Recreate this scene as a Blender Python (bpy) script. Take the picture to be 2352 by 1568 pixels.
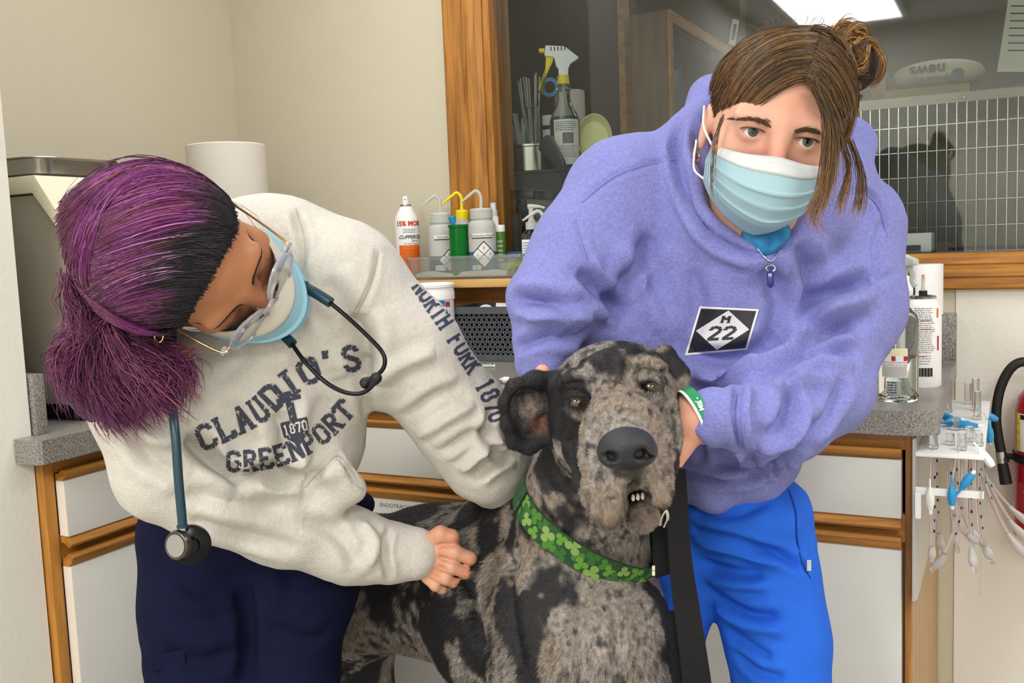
import bpy, bmesh, math, random
import numpy as np
from mathutils import Vector, Matrix
from mathutils.bvhtree import BVHTree
random.seed(7)
for o in list(bpy.data.objects): bpy.data.objects.remove(o)
S = bpy.context.scene
COL = S.collection
# ------------------------------------------------------------------ camera
FW, FH, FOC = 2352.0, 1568.0, 2250.0
_a, _t, _r = math.radians(27.0), math.radians(5.8), math.radians(2.25)
CP = np.array([2.002, -2.227, 1.195])
CD = np.array([-math.sin(_a)*math.cos(_t), math.cos(_a)*math.cos(_t), -math.sin(_t)])
_R0 = np.array([math.cos(_a), math.sin(_a), 0.0]); _U0 = np.cross(_R0, CD)
CR = math.cos(_r)*_R0 - math.sin(_r)*_U0
CU = math.sin(_r)*_R0 + math.cos(_r)*_U0
cam = bpy.data.cameras.new('camera'); camo = bpy.data.objects.new('camera', cam); COL.objects.link(camo)
cam.sensor_width = 36.0; cam.lens = 36.0*FOC/FW; cam.clip_start = 0.05; cam.clip_end = 50
camo.matrix_world = Matrix(((CR[0], CU[0], -CD[0], CP[0]), (CR[1], CU[1], -CD[1], CP[1]), (CR[2], CU[2], -CD[2], CP[2]), (0, 0, 0, 1)))
S.camera = camo
# ------------------------------------------------------------------ view, world, lights
S.view_settings.view_transform = 'Standard'; S.view_settings.look = 'None'
S.view_settings.gamma = 1.0; S.view_settings.use_curve_mapping = False
S.view_settings.exposure = 0.25
w = bpy.data.worlds.new('world'); S.world = w; w.use_nodes = True
w.node_tree.nodes['Background'].inputs[0].default_value = (0.9, 0.92, 1.0, 1)
w.node_tree.nodes['Background'].inputs[1].default_value = 0.25
def area_light(name, loc, sx, sy, power, col=(0.98, 0.985, 1.0), rot=(0, 0, 0)):
    l = bpy.data.lights.new(name, 'AREA'); l.shape = 'RECTANGLE'; l.size = sx; l.size_y = sy
    l.energy = power; l.color = col
    o = bpy.data.objects.new(name, l); COL.objects.link(o); o.location = loc; o.rotation_euler = rot
    return o
CEIL = 2.45
LAMPS = [(0.85, -0.95), (2.75, -0.95), (1.15, -3.45), (2.85, -3.45)]
for _i, (_x, _y) in enumerate(LAMPS):
    area_light('troffer_light', (_x, _y, CEIL-0.035), 0.56, 1.16, (8.5, 12.5, 38, 38)[_i])
area_light('back_room_light', (1.9, 1.5, 2.38), 0.25, 1.1, 5.0)
# ------------------------------------------------------------------ pixel helpers (photo frame 2352 x 1568)
def ray(x, y): return CD + CR*((x-FW/2)/FOC) - CU*((y-FH/2)/FOC)
def at(x, y, ax, v):
    q = ray(x, y); return CP + q*((v-CP[ax])/q[ax])
def P(x, y, z): return CP + ray(x, y)*z
def proj(p):
    q = np.asarray(p) - CP; z = q @ CD
    return FW/2 + FOC*(q @ CR)/z, FH/2 - FOC*(q @ CU)/z, z
# ------------------------------------------------------------------ scene objects
def tag(o, label=None, cat=None, group=None, kind=None):
    if label: o['label'] = label
    if cat: o['category'] = cat
    if group: o['group'] = group
    if kind: o['kind'] = kind
    return o
def thing(name, label, cat, loc=(0, 0, 0), group=None):
    o = bpy.data.objects.new(name, None); COL.objects.link(o); o.location = [float(v) for v in loc]
    o.empty_display_size = 0.05
    return tag(o, label, cat, group)
def wloc(o):
    v = np.zeros(3)
    while o is not None: v += np.array(o.location); o = o.parent
    return v
class MB:
    def __init__(self): self.v = []; self.f = []
    def add(self, vs, fs):
        n = len(self.v); self.v += [tuple(float(c) for c in p) for p in vs]; self.f += [tuple(i+n for i in f) for f in fs]; return self
    def box(self, x0, y0, z0, x1, y1, z1):
        vs = [(x, y, z) for z in (z0, z1) for y in (y0, y1) for x in (x0, x1)]
        return self.add(vs, [(0, 2, 3, 1), (4, 5, 7, 6), (0, 1, 5, 4), (2, 6, 7, 3), (0, 4, 6, 2), (1, 3, 7, 5)])
    def obox(self, c, ax, ay, az, hx, hy, hz):
        c, ax, ay, az = (np.asarray(q, float) for q in (c, ax, ay, az))
        vs = [c+ax*hx*x+ay*hy*y+az*hz*z for z in (-1, 1) for y in (-1, 1) for x in (-1, 1)]
        return self.add(vs, [(0, 2, 3, 1), (4, 5, 7, 6), (0, 1, 5, 4), (2, 6, 7, 3), (0, 4, 6, 2), (1, 3, 7, 5)])
    def lathe(self, c, prof, seg=28, axis=(0, 0, 1), caps=True, sx=1.0, sy=1.0, xdir=None):
        a = np.asarray(axis, float); a = a/np.linalg.norm(a)
        if xdir is None: xdir = np.array([1., 0, 0]) if abs(a[0]) < 0.9 else np.array([0, 1., 0])
        u = xdir - a*(a @ xdir); u /= np.linalg.norm(u); v = np.cross(a, u); c = np.asarray(c, float)
        vs = []; fs = []
        for r, z in prof:
            for k in range(seg):
                t = 2*math.pi*k/seg; vs.append(c+a*z+u*(r*sx*math.cos(t))+v*(r*sy*math.sin(t)))
        for i in range(len(prof)-1):
            for k in range(seg):
                k2 = (k+1) % seg; fs.append((i*seg+k, i*seg+k2, (i+1)*seg+k2, (i+1)*seg+k))
        if caps:
            fs.append(tuple(reversed(range(seg)))); fs.append(tuple((len(prof)-1)*seg+k for k in range(seg)))
        return self.add(vs, fs)
    def tube(self, pts, r, seg=10, caps=True, flat=None, up=None):
        pts = [np.asarray(p, float) for p in pts]; n = len(pts)
        rr = r if hasattr(r, '__len__') else [r]*n
        vs = []; fs = []; u = None
        for i in range(n):
            t = pts[min(i+1, n-1)]-pts[max(i-1, 0)]; t = t/(np.linalg.norm(t)+1e-12)
            if u is None:
                ref = np.asarray(up, float) if up is not None else (np.array([0, 0, 1.]) if abs(t[2]) < 0.9 else np.array([1., 0, 0]))
                u = ref - t*(t @ ref)
            else: u = u - t*(t @ u)
            u = u/(np.linalg.norm(u)+1e-12); v = np.cross(t, u)
            for k in range(seg):
                q = 2*math.pi*k/seg
                vs.append(pts[i]+(u*math.cos(q)*(flat if flat else 1)+v*math.sin(q))*rr[i])
        for i in range(n-1):
            for k in range(seg):
                k2 = (k+1) % seg; fs.append((i*seg+k, i*seg+k2, (i+1)*seg+k2, (i+1)*seg+k))
        if caps:
            fs.append(tuple(reversed(range(seg)))); fs.append(tuple((n-1)*seg+k for k in range(seg)))
        return self.add(vs, fs)
    def prism(self, poly, off):       # poly: list of 3d points (planar), off: 3d extrusion vector
        poly = [np.asarray(p, float) for p in poly]; off = np.asarray(off, float); n = len(poly)
        vs = poly+[p+off for p in poly]
        fs = [tuple(reversed(range(n))), tuple(range(n, 2*n))]+[(i, (i+1) % n, n+(i+1) % n, n+i) for i in range(n)]
        return self.add(vs, fs)
    def grid(self, fn, nu, nv, closed_u=False):
        vs = [fn(i/(nu if closed_u else nu-1), j/(nv-1)) for j in range(nv) for i in range(nu)]
        fs = []
        for j in range(nv-1):
            for i in range(nu if closed_u else nu-1):
                i2 = (i+1) % nu; fs.append((j*nu+i, j*nu+i2, (j+1)*nu+i2, (j+1)*nu+i))
        return self.add(vs, fs)
    def build(self, name, mat, parent=None, bevel=0, smooth=None, base=None, solid=0, subsurf=0, recalc=True):
        me = bpy.data.meshes.new(name)
        off = wloc(parent) if parent is not None else (np.asarray(base, float) if base is not None else np.zeros(3))
        me.from_pydata([(p[0]-off[0], p[1]-off[1], p[2]-off[2]) for p in self.v], [], self.f); 
        bm = bmesh.new(); bm.from_mesh(me)
        if recalc: bmesh.ops.recalc_face_normals(bm, faces=bm.faces)
        if bevel: bmesh.ops.bevel(bm, geom=[e for e in bm.edges if len(e.link_faces) == 2 and e.calc_face_angle(0) > 0.6], offset=bevel, segments=2, profile=0.6, affect='EDGES', clamp_overlap=True)
        bm.to_mesh(me); bm.free()
        o = bpy.data.objects.new(name, me); COL.objects.link(o)
        me.materials.append(mat)
        if parent is not None: o.parent = parent
        else: o.location = [float(q) for q in off]
        if smooth is None: smooth = True
        if smooth:
            me.shade_smooth()
            try: me.set_sharp_from_angle(angle=math.radians(38))
            except Exception: pass
        if solid:
            m = o.modifiers.new('solid', 'SOLIDIFY'); m.thickness = solid; m.offset = 0
        if subsurf:
            m = o.modifiers.new('sub', 'SUBSURF'); m.levels = subsurf; m.render_levels = subsurf
        return o
def mesh_obj(name, V, Fq, mat, parent=None, smooth=True, base=None, cols=None):
    """fast path from numpy arrays (V n,3 ; Fq m,k)"""
    V = np.asarray(V, np.float64); Fq = np.asarray(Fq, np.int32)
    off = wloc(parent) if parent is not None else (np.asarray(base, float) if base is not None else np.zeros(3))
    me = bpy.data.meshes.new(name); n, k = Fq.shape
    me.vertices.add(len(V)); me.vertices.foreach_set('co', (V-off).astype(np.float32).ravel())
    me.loops.add(n*k); me.loops.foreach_set('vertex_index', Fq.ravel())
    me.polygons.add(n); me.polygons.foreach_set('loop_start', np.arange(0, n*k, k, dtype=np.int32))
    me.polygons.foreach_set('loop_total', np.full(n, k, np.int32))
    me.update(calc_edges=True)
    if cols is not None:
        a = me.color_attributes.new('Col', 'FLOAT_COLOR', 'POINT')
        c4 = np.ones((len(V), 4), np.float32); c4[:, :3] = cols; a.data.foreach_set('color', c4.ravel())
    me.materials.append(mat)
    if smooth: me.shade_smooth()
    o = bpy.data.objects.new(name, me); COL.objects.link(o)
    if parent is not None: o.parent = parent
    else: o.location = [float(q) for q in off]
    return o
def copy_tree(o, parent=None, loc=None):
    c = o.copy(); COL.objects.link(c); c.parent = parent
    if loc is not None: c.location = [float(v) for v in loc]
    for ch in list(o.children): copy_tree(ch, c)
    return c
def spline(pts, n=8):
    p = [np.asarray(q, float) for q in pts]
    p = [2*p[0]-p[1]]+p+[2*p[-1]-p[-2]]; out = []
    for i in range(1, len(p)-2):
        for k in range(n):
            t = k/n
            out.append(0.5*((2*p[i])+(-p[i-1]+p[i+1])*t+(2*p[i-1]-5*p[i]+4*p[i+1]-p[i+2])*t*t+(-p[i-1]+3*p[i]-3*p[i+1]+p[i+2])*t**3))
    out.append(p[-2]); return out
# ------------------------------------------------------------------ materials
def lin(c):
    if isinstance(c, str): c = tuple(int(c[i:i+2], 16) for i in (0, 2, 4))
    return tuple(((v/255)/12.92 if v/255 <= 0.04045 else ((v/255+0.055)/1.055)**2.4) for v in c[:3])
def nlink(nt, a, b): nt.links.new(a, b)
def mat(name, col, rough=0.5, metal=0.0, bump=None, var=None, trans=0.0, ior=1.45, sheen=0.0, coat=0.0, emit=0.0, spec=0.5, alpha=1.0, sss=0.0, attr=False, stretch=(1, 1, 1)):
    m = bpy.data.materials.new(name); m.use_nodes = True; nt = m.node_tree; b = nt.nodes['Principled BSDF']
    c = lin(col) if col is not None else (0.5, 0.5, 0.5)
    b.inputs['Base Color'].default_value = (*c, 1); b.inputs['Roughness'].default_value = rough; b.inputs['Metallic'].default_value = metal
    b.inputs['IOR'].default_value = ior; b.inputs['Transmission Weight'].default_value = trans; b.inputs['Alpha'].default_value = alpha
    b.inputs['Specular IOR Level'].default_value = spec; b.inputs['Sheen Weight'].default_value = sheen; b.inputs['Coat Weight'].default_value = coat
    if sheen: b.inputs['Sheen Roughness'].default_value = 0.6
    if sss:
        b.inputs['Subsurface Weight'].default_value = sss; b.inputs['Subsurface Radius'].default_value = (0.012, 0.005, 0.003); b.inputs['Subsurface Scale'].default_value = 0.6
    if emit:
        b.inputs['Emission Color'].default_value = (*c, 1); b.inputs['Emission Strength'].default_value = emit
    src = None
    if attr:
        a = nt.nodes.new('ShaderNodeVertexColor'); a.layer_name = 'Col'; src = a.outputs['Color']; nlink(nt, src, b.inputs['Base Color'])
    if var or bump:
        tc = nt.nodes.new('ShaderNodeTexCoord'); mp = nt.nodes.new('ShaderNodeMapping'); mp.inputs['Scale'].default_value = stretch
        nlink(nt, tc.outputs['Object'], mp.inputs['Vector'])
    if var:
        sc, amt = var[0], var[1]
        nz = nt.nodes.new('ShaderNodeTexNoise'); nz.inputs['Scale'].default_value = sc; nz.inputs['Detail'].default_value = 6
        nlink(nt, mp.outputs[0], nz.inputs['Vector'])
        mx = nt.nodes.new('ShaderNodeMix'); mx.data_type = 'RGBA'
        c2 = lin(var[2]) if len(var) > 2 else tuple(max(0, v*(1-amt)) for v in c)
        mx.inputs[6].default_value = (*c, 1); mx.inputs[7].default_value = (*c2, 1)
        if src is not None: nlink(nt, src, mx.inputs[6])
        rm = nt.nodes.new('ShaderNodeMapRange'); rm.inputs[1].default_value = 0.35; rm.inputs[2].default_value = 0.65
        nlink(nt, nz.outputs['Fac'], rm.inputs[0])
        if len(var) > 2:
            ml = nt.nodes.new('ShaderNodeMath'); ml.operation = 'MULTIPLY'; ml.inputs[1].default_value = amt
            nlink(nt, rm.outputs[0], ml.inputs[0]); nlink(nt, ml.outputs[0], mx.inputs[0])
        else: nlink(nt, rm.outputs[0], mx.inputs[0])
        nlink(nt, mx.outputs[2], b.inputs['Base Color'])
    if bump:
        nb = nt.nodes.new('ShaderNodeTexNoise'); nb.inputs['Scale'].default_value = bump[0]; nb.inputs['Detail'].default_value = 4
        nlink(nt, mp.outputs[0], nb.inputs['Vector'])
        bp = nt.nodes.new('ShaderNodeBump'); bp.inputs['Strength'].default_value = bump[1]; bp.inputs['Distance'].default_value = 0.002
        nlink(nt, nb.outputs['Fac'], bp.inputs['Height']); nlink(nt, bp.outputs[0], b.inputs['Normal'])
    return m
def wood(name, c1, c2, axis, rough=0.42, scale=1.0):
    m = bpy.data.materials.new(name); m.use_nodes = True; nt = m.node_tree; b = nt.nodes['Principled BSDF']; b.inputs['Roughness'].default_value = rough
    tc = nt.nodes.new('ShaderNodeTexCoord'); mp = nt.nodes.new('ShaderNodeMapping')
    s = [28*scale]*3; s[axis] = 2.2*scale; mp.inputs['Scale'].default_value = s
    nlink(nt, tc.outputs['Object'], mp.inputs['Vector'])
    n1 = nt.nodes.new('ShaderNodeTexNoise'); n1.inputs['Scale'].default_value = 1.6; n1.inputs['Detail'].default_value = 8; n1.inputs['Distortion'].default_value = 0.6
    nlink(nt, mp.outputs[0], n1.inputs['Vector'])
    n2 = nt.nodes.new('ShaderNodeTexNoise'); n2.inputs['Scale'].default_value = 7.0; n2.inputs['Detail'].default_value = 3
    nlink(nt, mp.outputs[0], n2.inputs['Vector'])
    cr = nt.nodes.new('ShaderNodeValToRGB'); e = cr.color_ramp.elements
    e[0].position = 0.30; e[0].color = (*lin(c2), 1); e[1].position = 0.62; e[1].color = (*lin(c1), 1)
    ad = nt.nodes.new('ShaderNodeMath'); ad.operation = 'MULTIPLY_ADD'; ad.inputs[1].default_value = 0.35; 
    nlink(nt, n2.outputs['Fac'], ad.inputs[0]); nlink(nt, n1.outputs['Fac'], ad.inputs[2])
    sb = nt.nodes.new('ShaderNodeMath'); sb.operation = 'SUBTRACT'; sb.inputs[1].default_value = 0.17
    nlink(nt, ad.outputs[0], sb.inputs[0]); nlink(nt, sb.outputs[0], cr.inputs['Fac']); nlink(nt, cr.outputs['Color'], b.inputs['Base Color'])
    bp = nt.nodes.new('ShaderNodeBump'); bp.inputs['Strength'].default_value = 0.15; bp.inputs['Distance'].default_value = 0.001
    nlink(nt, n1.outputs['Fac'], bp.inputs['Height']); nlink(nt, bp.outputs[0], b.inputs['Normal'])
    return m
def speckle(name, c1, c2, c3, scale=260, rough=0.35):
    m = bpy.data.materials.new(name); m.use_nodes = True; nt = m.node_tree; b = nt.nodes['Principled BSDF']; b.inputs['Roughness'].default_value = rough
    tc = nt.nodes.new('ShaderNodeTexCoord'); n1 = nt.nodes.new('ShaderNodeTexNoise'); n1.inputs['Scale'].default_value = scale; n1.inputs['Detail'].default_value = 2
    nlink(nt, tc.outputs['Object'], n1.inputs['Vector'])
    cr = nt.nodes.new('ShaderNodeValToRGB'); e = cr.color_ramp.elements
    e[0].position = 0.36; e[0].color = (*lin(c1), 1); e[1].position = 0.66; e[1].color = (*lin(c3), 1)
    q = e.new(0.5); q.color = (*lin(c2), 1)
    nlink(nt, n1.outputs['Fac'], cr.inputs['Fac']); nlink(nt, cr.outputs['Color'], b.inputs['Base Color'])
    return m
# ------------------------------------------------------------------ lettering
def text2d(s, size=1.0, bold=0.0, shear=0.0, spacing=1.0, maxedge=None):
    cu = bpy.data.curves.new('lettering', 'FONT'); cu.body = s; cu.size = size; cu.offset = bold; cu.shear = shear
    cu.space_character = spacing; cu.align_x = 'CENTER'; cu.align_y = 'CENTER'; cu.resolution_u = 3
    o = bpy.data.objects.new('lettering', cu); COL.objects.link(o)
    dg = bpy.context.evaluated_depsgraph_get(); me = bpy.data.meshes.new_from_object(o.evaluated_get(dg))
    bm = bmesh.new(); bm.from_mesh(me); bmesh.ops.triangulate(bm, faces=bm.faces)
    if maxedge:
        for _ in range(5):
            es = [e for e in bm.edges if e.calc_length() > maxedge]
            if not es: break
            bmesh.ops.subdivide_edges(bm, edges=es, cuts=1, use_grid_fill=False); bmesh.ops.triangulate(bm, faces=bm.faces)
    V = [tuple(v.co) for v in bm.verts]; Fc = [tuple(v.index for v in f.verts) for f in bm.faces]
    bm.free(); bpy.data.objects.remove(o); bpy.data.curves.remove(cu); bpy.data.meshes.remove(me)
    return V, Fc
def text_flat(mb, s, c, ux, uy, size, **k):
    V, Fc = text2d(s, size, **k); c = np.asarray(c, float); ux = np.asarray(ux, float); uy = np.asarray(uy, float)
    mb.add([c+ux*v[0]+uy*v[1] for v in V], Fc)
def text_cyl(mb, s, c, r, z, ang, size, **k):
    """wrap lettering on an upright cylinder centred at c, facing angle ang"""
    V, Fc = text2d(s, size, maxedge=max(size*0.4, 0.004), **k)
    mb.add([(c[0]+r*math.cos(ang+v[0]/r), c[1]+r*math.sin(ang+v[0]/r), z+v[1]) for v in V], Fc)
def patch_cyl(mb, c, r, ang, w0, z0, z1, n=14, slant=0.0):
    vs = []; fs = []
    for i in range(n+1):
        a = ang-w0/r/2+w0/r*i/n
        vs += [(c[0]+r*math.cos(a), c[1]+r*math.sin(a), z0), (c[0]+r*math.cos(a), c[1]+r*math.sin(a), z1+slant*i/n)]
    for i in range(n): fs.append((2*i, 2*i+2, 2*i+3, 2*i+1))
    mb.add(vs, fs)
def lines_cyl(mb, c, r, ang, w0, z0, z1, n, rnd, h=0.0012):
    """rows of illegible small print"""
    for i in range(n):
        z = z0+(z1-z0)*(i+0.5)/n; a0 = -w0/2; end = w0/2*(0.55+0.45*rnd.random())
        while a0 < end:
            L = min(end-a0, 0.002+rnd.random()*0.006)
            patch_cyl(mb, c, r, ang+(a0+L/2)/r, L, z-h/2, z+h/2, n=2); a0 += L+0.0012
def face_ang(c): return math.atan2(CP[1]-c[1], CP[0]-c[0])
# ================================================================== materials
M = {}
M['wall'] = mat('wall_paint', 'd0c8b2', 0.85, bump=(90, 0.25), var=(3, 0.03))
M['wall_pale'] = mat('wall_paint_pale', 'ece8dd', 0.85, bump=(90, 0.35), var=(3, 0.03))
M['ceiling'] = mat('ceiling_tile', 'deded8', 0.9, bump=(60, 0.4))
M['floor'] = mat('floor_vinyl', 'b0aca4', 0.45, var=(6, 0.12))
M['oak_x'] = wood('oak_x', 'bb8036', '85521c', 0); M['oak_y'] = wood('oak_y', 'bb8036', '85521c', 1); M['oak_z'] = wood('oak_z', 'bb8036', '85521c', 2)
M['oakdull_z'] = wood('oak_panel', 'c09a6c', 'a88256', 2, 0.5)
M['shelfwood'] = wood('shelf_wood', 'd9ac6a', 'c08d48', 0, 0.4)
M['laminate'] = speckle('counter_laminate', '5c5855', '87827c', 'a5a099', 420)
M['white_lam'] = mat('white_laminate', 'd9d7cf', 0.42, var=(5, 0.02))
M['white_edge'] = mat('laminate_edge', 'eadfd0', 0.5)
M['white'] = mat('white_plastic', 'e6e5e0', 0.4)
M['bright'] = mat('bright_white', 'f0f0ee', 0.45)
M['steel'] = mat('steel', 'b9b6ae', 0.25, metal=1.0)
M['dark'] = mat('dark_plastic', '232326', 0.5)
M['black'] = mat('black_rubber', '111113', 0.55)
M['greyplastic'] = mat('grey_plastic', '53555a', 0.55)
M['cream'] = mat('cream_plastic', 'dcd6bb', 0.5, var=(8, 0.02))
M['machine_grey'] = mat('machine_grey', '8e8778', 0.55, bump=(200, 0.1))
M['paper'] = mat('paper_towel', 'e4ddd2', 0.95, bump=(120, 0.3))
M['frost'] = mat('frosted_plastic', 'e9ece8', 0.16, trans=0.85, ior=1.3)
M['milky'] = mat('milky_plastic', 'dfe1dc', 0.4, trans=0.35, ior=1.3)
M['clear'] = mat('clear_plastic', 'f4f7f5', 0.04, trans=1.0, ior=1.25)
M['glass'] = mat('glass', 'e8efec', 0.02, trans=1.0, ior=1.45)
M['ink'] = mat('black_ink', '1c1c1e', 0.7)
M['greyink'] = mat('grey_ink', '77777c', 0.7)
M['redink'] = mat('red_ink', 'b3243c', 0.7)
M['label'] = mat('white_label', 'eceae4', 0.6)
M['labely'] = mat('pale_yellow_label', 'e6e2ae', 0.6)
M['orange'] = mat('orange_print', 'e06a10', 0.45)
M['orangetext'] = mat('orange_lettering', 'd04a12', 0.5)
M['green'] = mat('green_translucent', '0f7a2c', 0.25, trans=0.25, ior=1.3)
M['blueplastic'] = mat('blue_plastic', '2f93cc', 0.35)
M['yellow'] = mat('yellow_plastic', 'eed50c', 0.35)
M['lime'] = mat('lime_plastic', '9db51c', 0.35)
M['bluewater'] = mat('blue_liquid', '5f9fd8', 0.08, trans=0.75, ior=1.33)
M['greywater'] = mat('grey_liquid', '59656c', 0.1, trans=0.5, ior=1.33)
M['water'] = mat('water', 'eef4f4', 0.02, trans=1.0, ior=1.25)
M['redpaint'] = mat('red_enamel', 'a8122a', 0.25, coat=0.4)
# ================================================================== the room
def struct(name, mb, m, **k):
    o = mb.build(name, m, **k); o['kind'] = 'structure'; return o
X1, Y0 = 4.2, -4.4
m = MB(); m.box(-0.1, Y0, -0.06, X1, 2.9, 0.0); struct('floor', m, M['floor'], smooth=False)
m = MB(); m.box(-0.1, Y0, CEIL, X1, 0.06, CEIL+0.06); struct('ceiling', m, M['ceiling'], smooth=False)
m = MB(); m.box(-0.1, -1.35, 0, 0.0, 0.1, CEIL); struct('wall_left', m, M['wall'], smooth=False)
m = MB(); m.box(-0.1, Y0, 0, 0.60, -1.193, CEIL); struct('wall_left_return', m, M['wall_pale'], smooth=False)
WX0, WX1, WZ0, WZ1 = 0.832, 3.3, 1.128, 2.2     # window opening
m = MB()
m.box(-0.1, 0, 0, WX0, 0.1, CEIL); m.box(WX0, 0, 0, WX1, 0.1, WZ0); m.box(WX0, 0, WZ1, WX1, 0.1, CEIL); m.box(WX1, 0, 0, X1, 0.1, CEIL)
struct('wall_back', m, M['wall'], smooth=False)
m = MB(); m.box(1.905, -0.004, 0, WX1+0.6, 0.0, 1.06); struct('wall_back_panel', m, M['wall_pale'], smooth=False)
m = MB(); m.box(X1, Y0, 0, X1+0.1, 0.1, CEIL); struct('wall_right', m, M['wall_pale'], smooth=False)
m = MB(); m.box(-0.1, Y0-0.1, 0, X1+0.1, Y0, CEIL); struct('wall_front', m, M['wall_pale'], smooth=False)
# ceiling troffers
for i, (x, y) in enumerate(LAMPS):
    t = thing('ceiling_light', 'recessed fluorescent ceiling panel, '+('left one above the counter corner', 'right one above the sink side', 'behind the camera on the left', 'behind the camera on the right')[i], 'ceiling light', (x, y, CEIL-0.03), 'recessed ceiling lights')
    f = MB(); hx, hy = 0.31, 0.61
    for a in ((-hx, -hy, -hx+.025, hy), (hx-.025, -hy, hx, hy), (-hx+.025, -hy, hx-.025, -hy+.025), (-hx+.025, hy-.025, hx-.025, hy)): f.box(x+a[0], y+a[1], CEIL-0.03, x+a[2], y+a[3], CEIL-0.001)
    f.build('frame', M['white'], t)
    f = MB(); f.box(x-.285, y-.585, CEIL-.012, x+.285, y+.585, CEIL-.002); f.build('diffuser', mat('lamp_diffuser', 'ffffff', 0.6, emit=1.5), t)
# window_1: oak casing boards, jambs and pane
def struct_root(name, loc):
    o = bpy.data.objects.new(name, None); COL.objects.link(o); o.location = loc; o['kind'] = 'structure'; return o
win = struct_root('window_1', (WX0, 0, WZ0))
def board(name, x0, x1, z0, z1, vertical, flip=1):
    """casing board with moulded profile, face toward the room"""
    prof = [(0, 0), (0, -.013), (.008, -.019), (.020, -.019), (.024, -.015), (.030, -.015), (.034, -.021), (.046, -.021), (.050, -.017), (.066, -.017), (.070, -.022), (.080, -.022), (1, -.018), (1, 0)]
    mb = MB(); wdt = (x1-x0) if vertical else (z1-z0); pr = [(min(a, wdt) if a < 1 else wdt, b) for a, b in prof if a < wdt or a == 1]
    if vertical:
        mb.prism([(x0+a if flip > 0 else x1-a, b, z0) for a, b in pr], (0, 0, z1-z0)); return mb.build(name, M['oak_z'], win, smooth=False)
    mb.prism([(x0, b, z1-a if flip > 0 else z0+a) for a, b in pr], (x1-x0, 0, 0)); return mb.build(name, M['oak_x'], win, smooth=False)
board('casing_board', 0.711, 0.826, 1.06, 2.28, True); board('casing_board', 3.31, 3.42, 1.06, 2.28, True, -1)
board('casing_board', 0.826, 3.31, 1.061, 1.135, False); board('casing_board', 0.826, 3.31, 2.19, 2.28, False, -1)
m = MB(); m.box(WX0-.006, -0.012, WZ0+.007, WX0+.012, 0.1, WZ1); m.build('jamb', M['oak_z'], win)
m = MB(); m.box(WX0+.012, -0.0, WZ0-.0, WX1, 0.1, WZ0+.008); m.build('window_sill', M['oak_x'], win)
m = MB(); m.box(WX0+.006, 0.028, WZ0+.004, WX1+.0, 0.034, WZ1); m.build('pane', M['glass'], win, smooth=False)
# ================================================================== countertop (L shaped, one worktop)
CZ, CT = 0.915, 0.038
ct = thing('countertop', 'L-shaped grey speckled laminate countertop with rounded end', 'countertop', (0.3, -0.3, CZ-CT))
arc = [(1.907-0.045+0.045*math.sin(q), -0.645+0.045-0.045*math.cos(q)) for q in np.linspace(0, math.pi/2, 7)]
arc2 = [(0.659-0.006, -1.226), (0.659, -1.219)]
poly = [(0.001, -0.001), (0.001, -1.19), (0.602, -1.191), (0.602, -1.226)]+arc2+[(0.659, -0.645)]+arc+[(1.907, -0.001)]
def poly_slab(poly, z0, z1, hole=None):
    bm = bmesh.new(); vs = [bm.verts.new((p[0], p[1], z1)) for p in poly]
    es = [bm.edges.new((vs[i], vs[(i+1) % len(vs)])) for i in range(len(vs))]
    if hole:
        hv = [bm.verts.new((p[0], p[1], z1)) for p in hole]; es += [bm.edges.new((hv[i], hv[(i+1) % len(hv)])) for i in range(len(hv))]
    bmesh.ops.triangle_fill(bm, use_beauty=True, use_dissolve=False, edges=es)
    r = bmesh.ops.extrude_face_region(bm, geom=list(bm.faces)); bmesh.ops.translate(bm, vec=(0, 0, z0-z1), verts=[g for g in r['geom'] if isinstance(g, bmesh.types.BMVert)])
    bm.verts.index_update(); V = [tuple(v.co) for v in bm.verts]; Fc = [tuple(v.index for v in f.verts) for f in bm.faces]; bm.free()
    mb = MB(); mb.add(V, Fc); return mb
sink_hole = [(1.22, -0.565), (1.765, -0.565), (1.78, -0.55), (1.78, -0.15), (1.22, -0.15)]
poly_slab(poly, CZ-CT, CZ, sink_hole).build('slab', M['laminate'], ct, smooth=False)
m = MB(); m.box(0.021, -0.020, CZ, 1.907, -0.001, CZ+.098); m.build('backsplash', M['laminate'], ct, bevel=.002)
m = MB(); m.box(0.001, -1.165, CZ, 0.020, -0.001, CZ+.098); m.build('backsplash', M['laminate'], ct, bevel=.002)
m = MB(); m.box(0.021, -1.189, CZ, 0.610, -1.168, CZ+.098); m.build('backsplash', M['laminate'], ct, bevel=.002)
# sink
sk = thing('sink', 'stainless steel sink let into the counter beside the clear spray bottle', 'sink', (1.48, -0.34, CZ-.15))
def ring(x0, y0, x1, y1, r, z):
    out = []
    for cx, cy, a0 in ((x1-r, y1-r, 0), (x0+r, y1-r, 90), (x0+r, y0+r, 180), (x1-r, y0+r, 270)):
        for k in range(6): q = math.radians(a0+90*k/5); out.append((cx+r*math.cos(q), cy+r*math.sin(q), z))
    return out
rings = [ring(1.205, -.585, 1.80, -.135, .05, CZ+.0005), ring(1.208, -.582, 1.797, -.138, .05, CZ+.004), ring(1.235, -.553, 1.768, -.165, .045, CZ+.003), ring(1.245, -.543, 1.758, -.175, .04, CZ-.01), ring(1.26, -.53, 1.74, -.19, .04, CZ-.15)]
m = MB(); vs = [p for r_ in rings for p in r_]; fs = []
for i in range(4):
    for k in range(24): fs.append((i*24+k, i*24+(k+1) % 24, (i+1)*24+(k+1) % 24, (i+1)*24+k))
fs.append(tuple(4*24+k for k in range(24))); m.add(vs, fs); m.build('basin', M['steel'], sk)
m = MB(); m.lathe((1.48, -.34, CZ-.149), [(.045, 0), (.045, .003), (.03, .003), (.028, .001)], 20); m.build('drain', M['steel'], sk)
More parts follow.
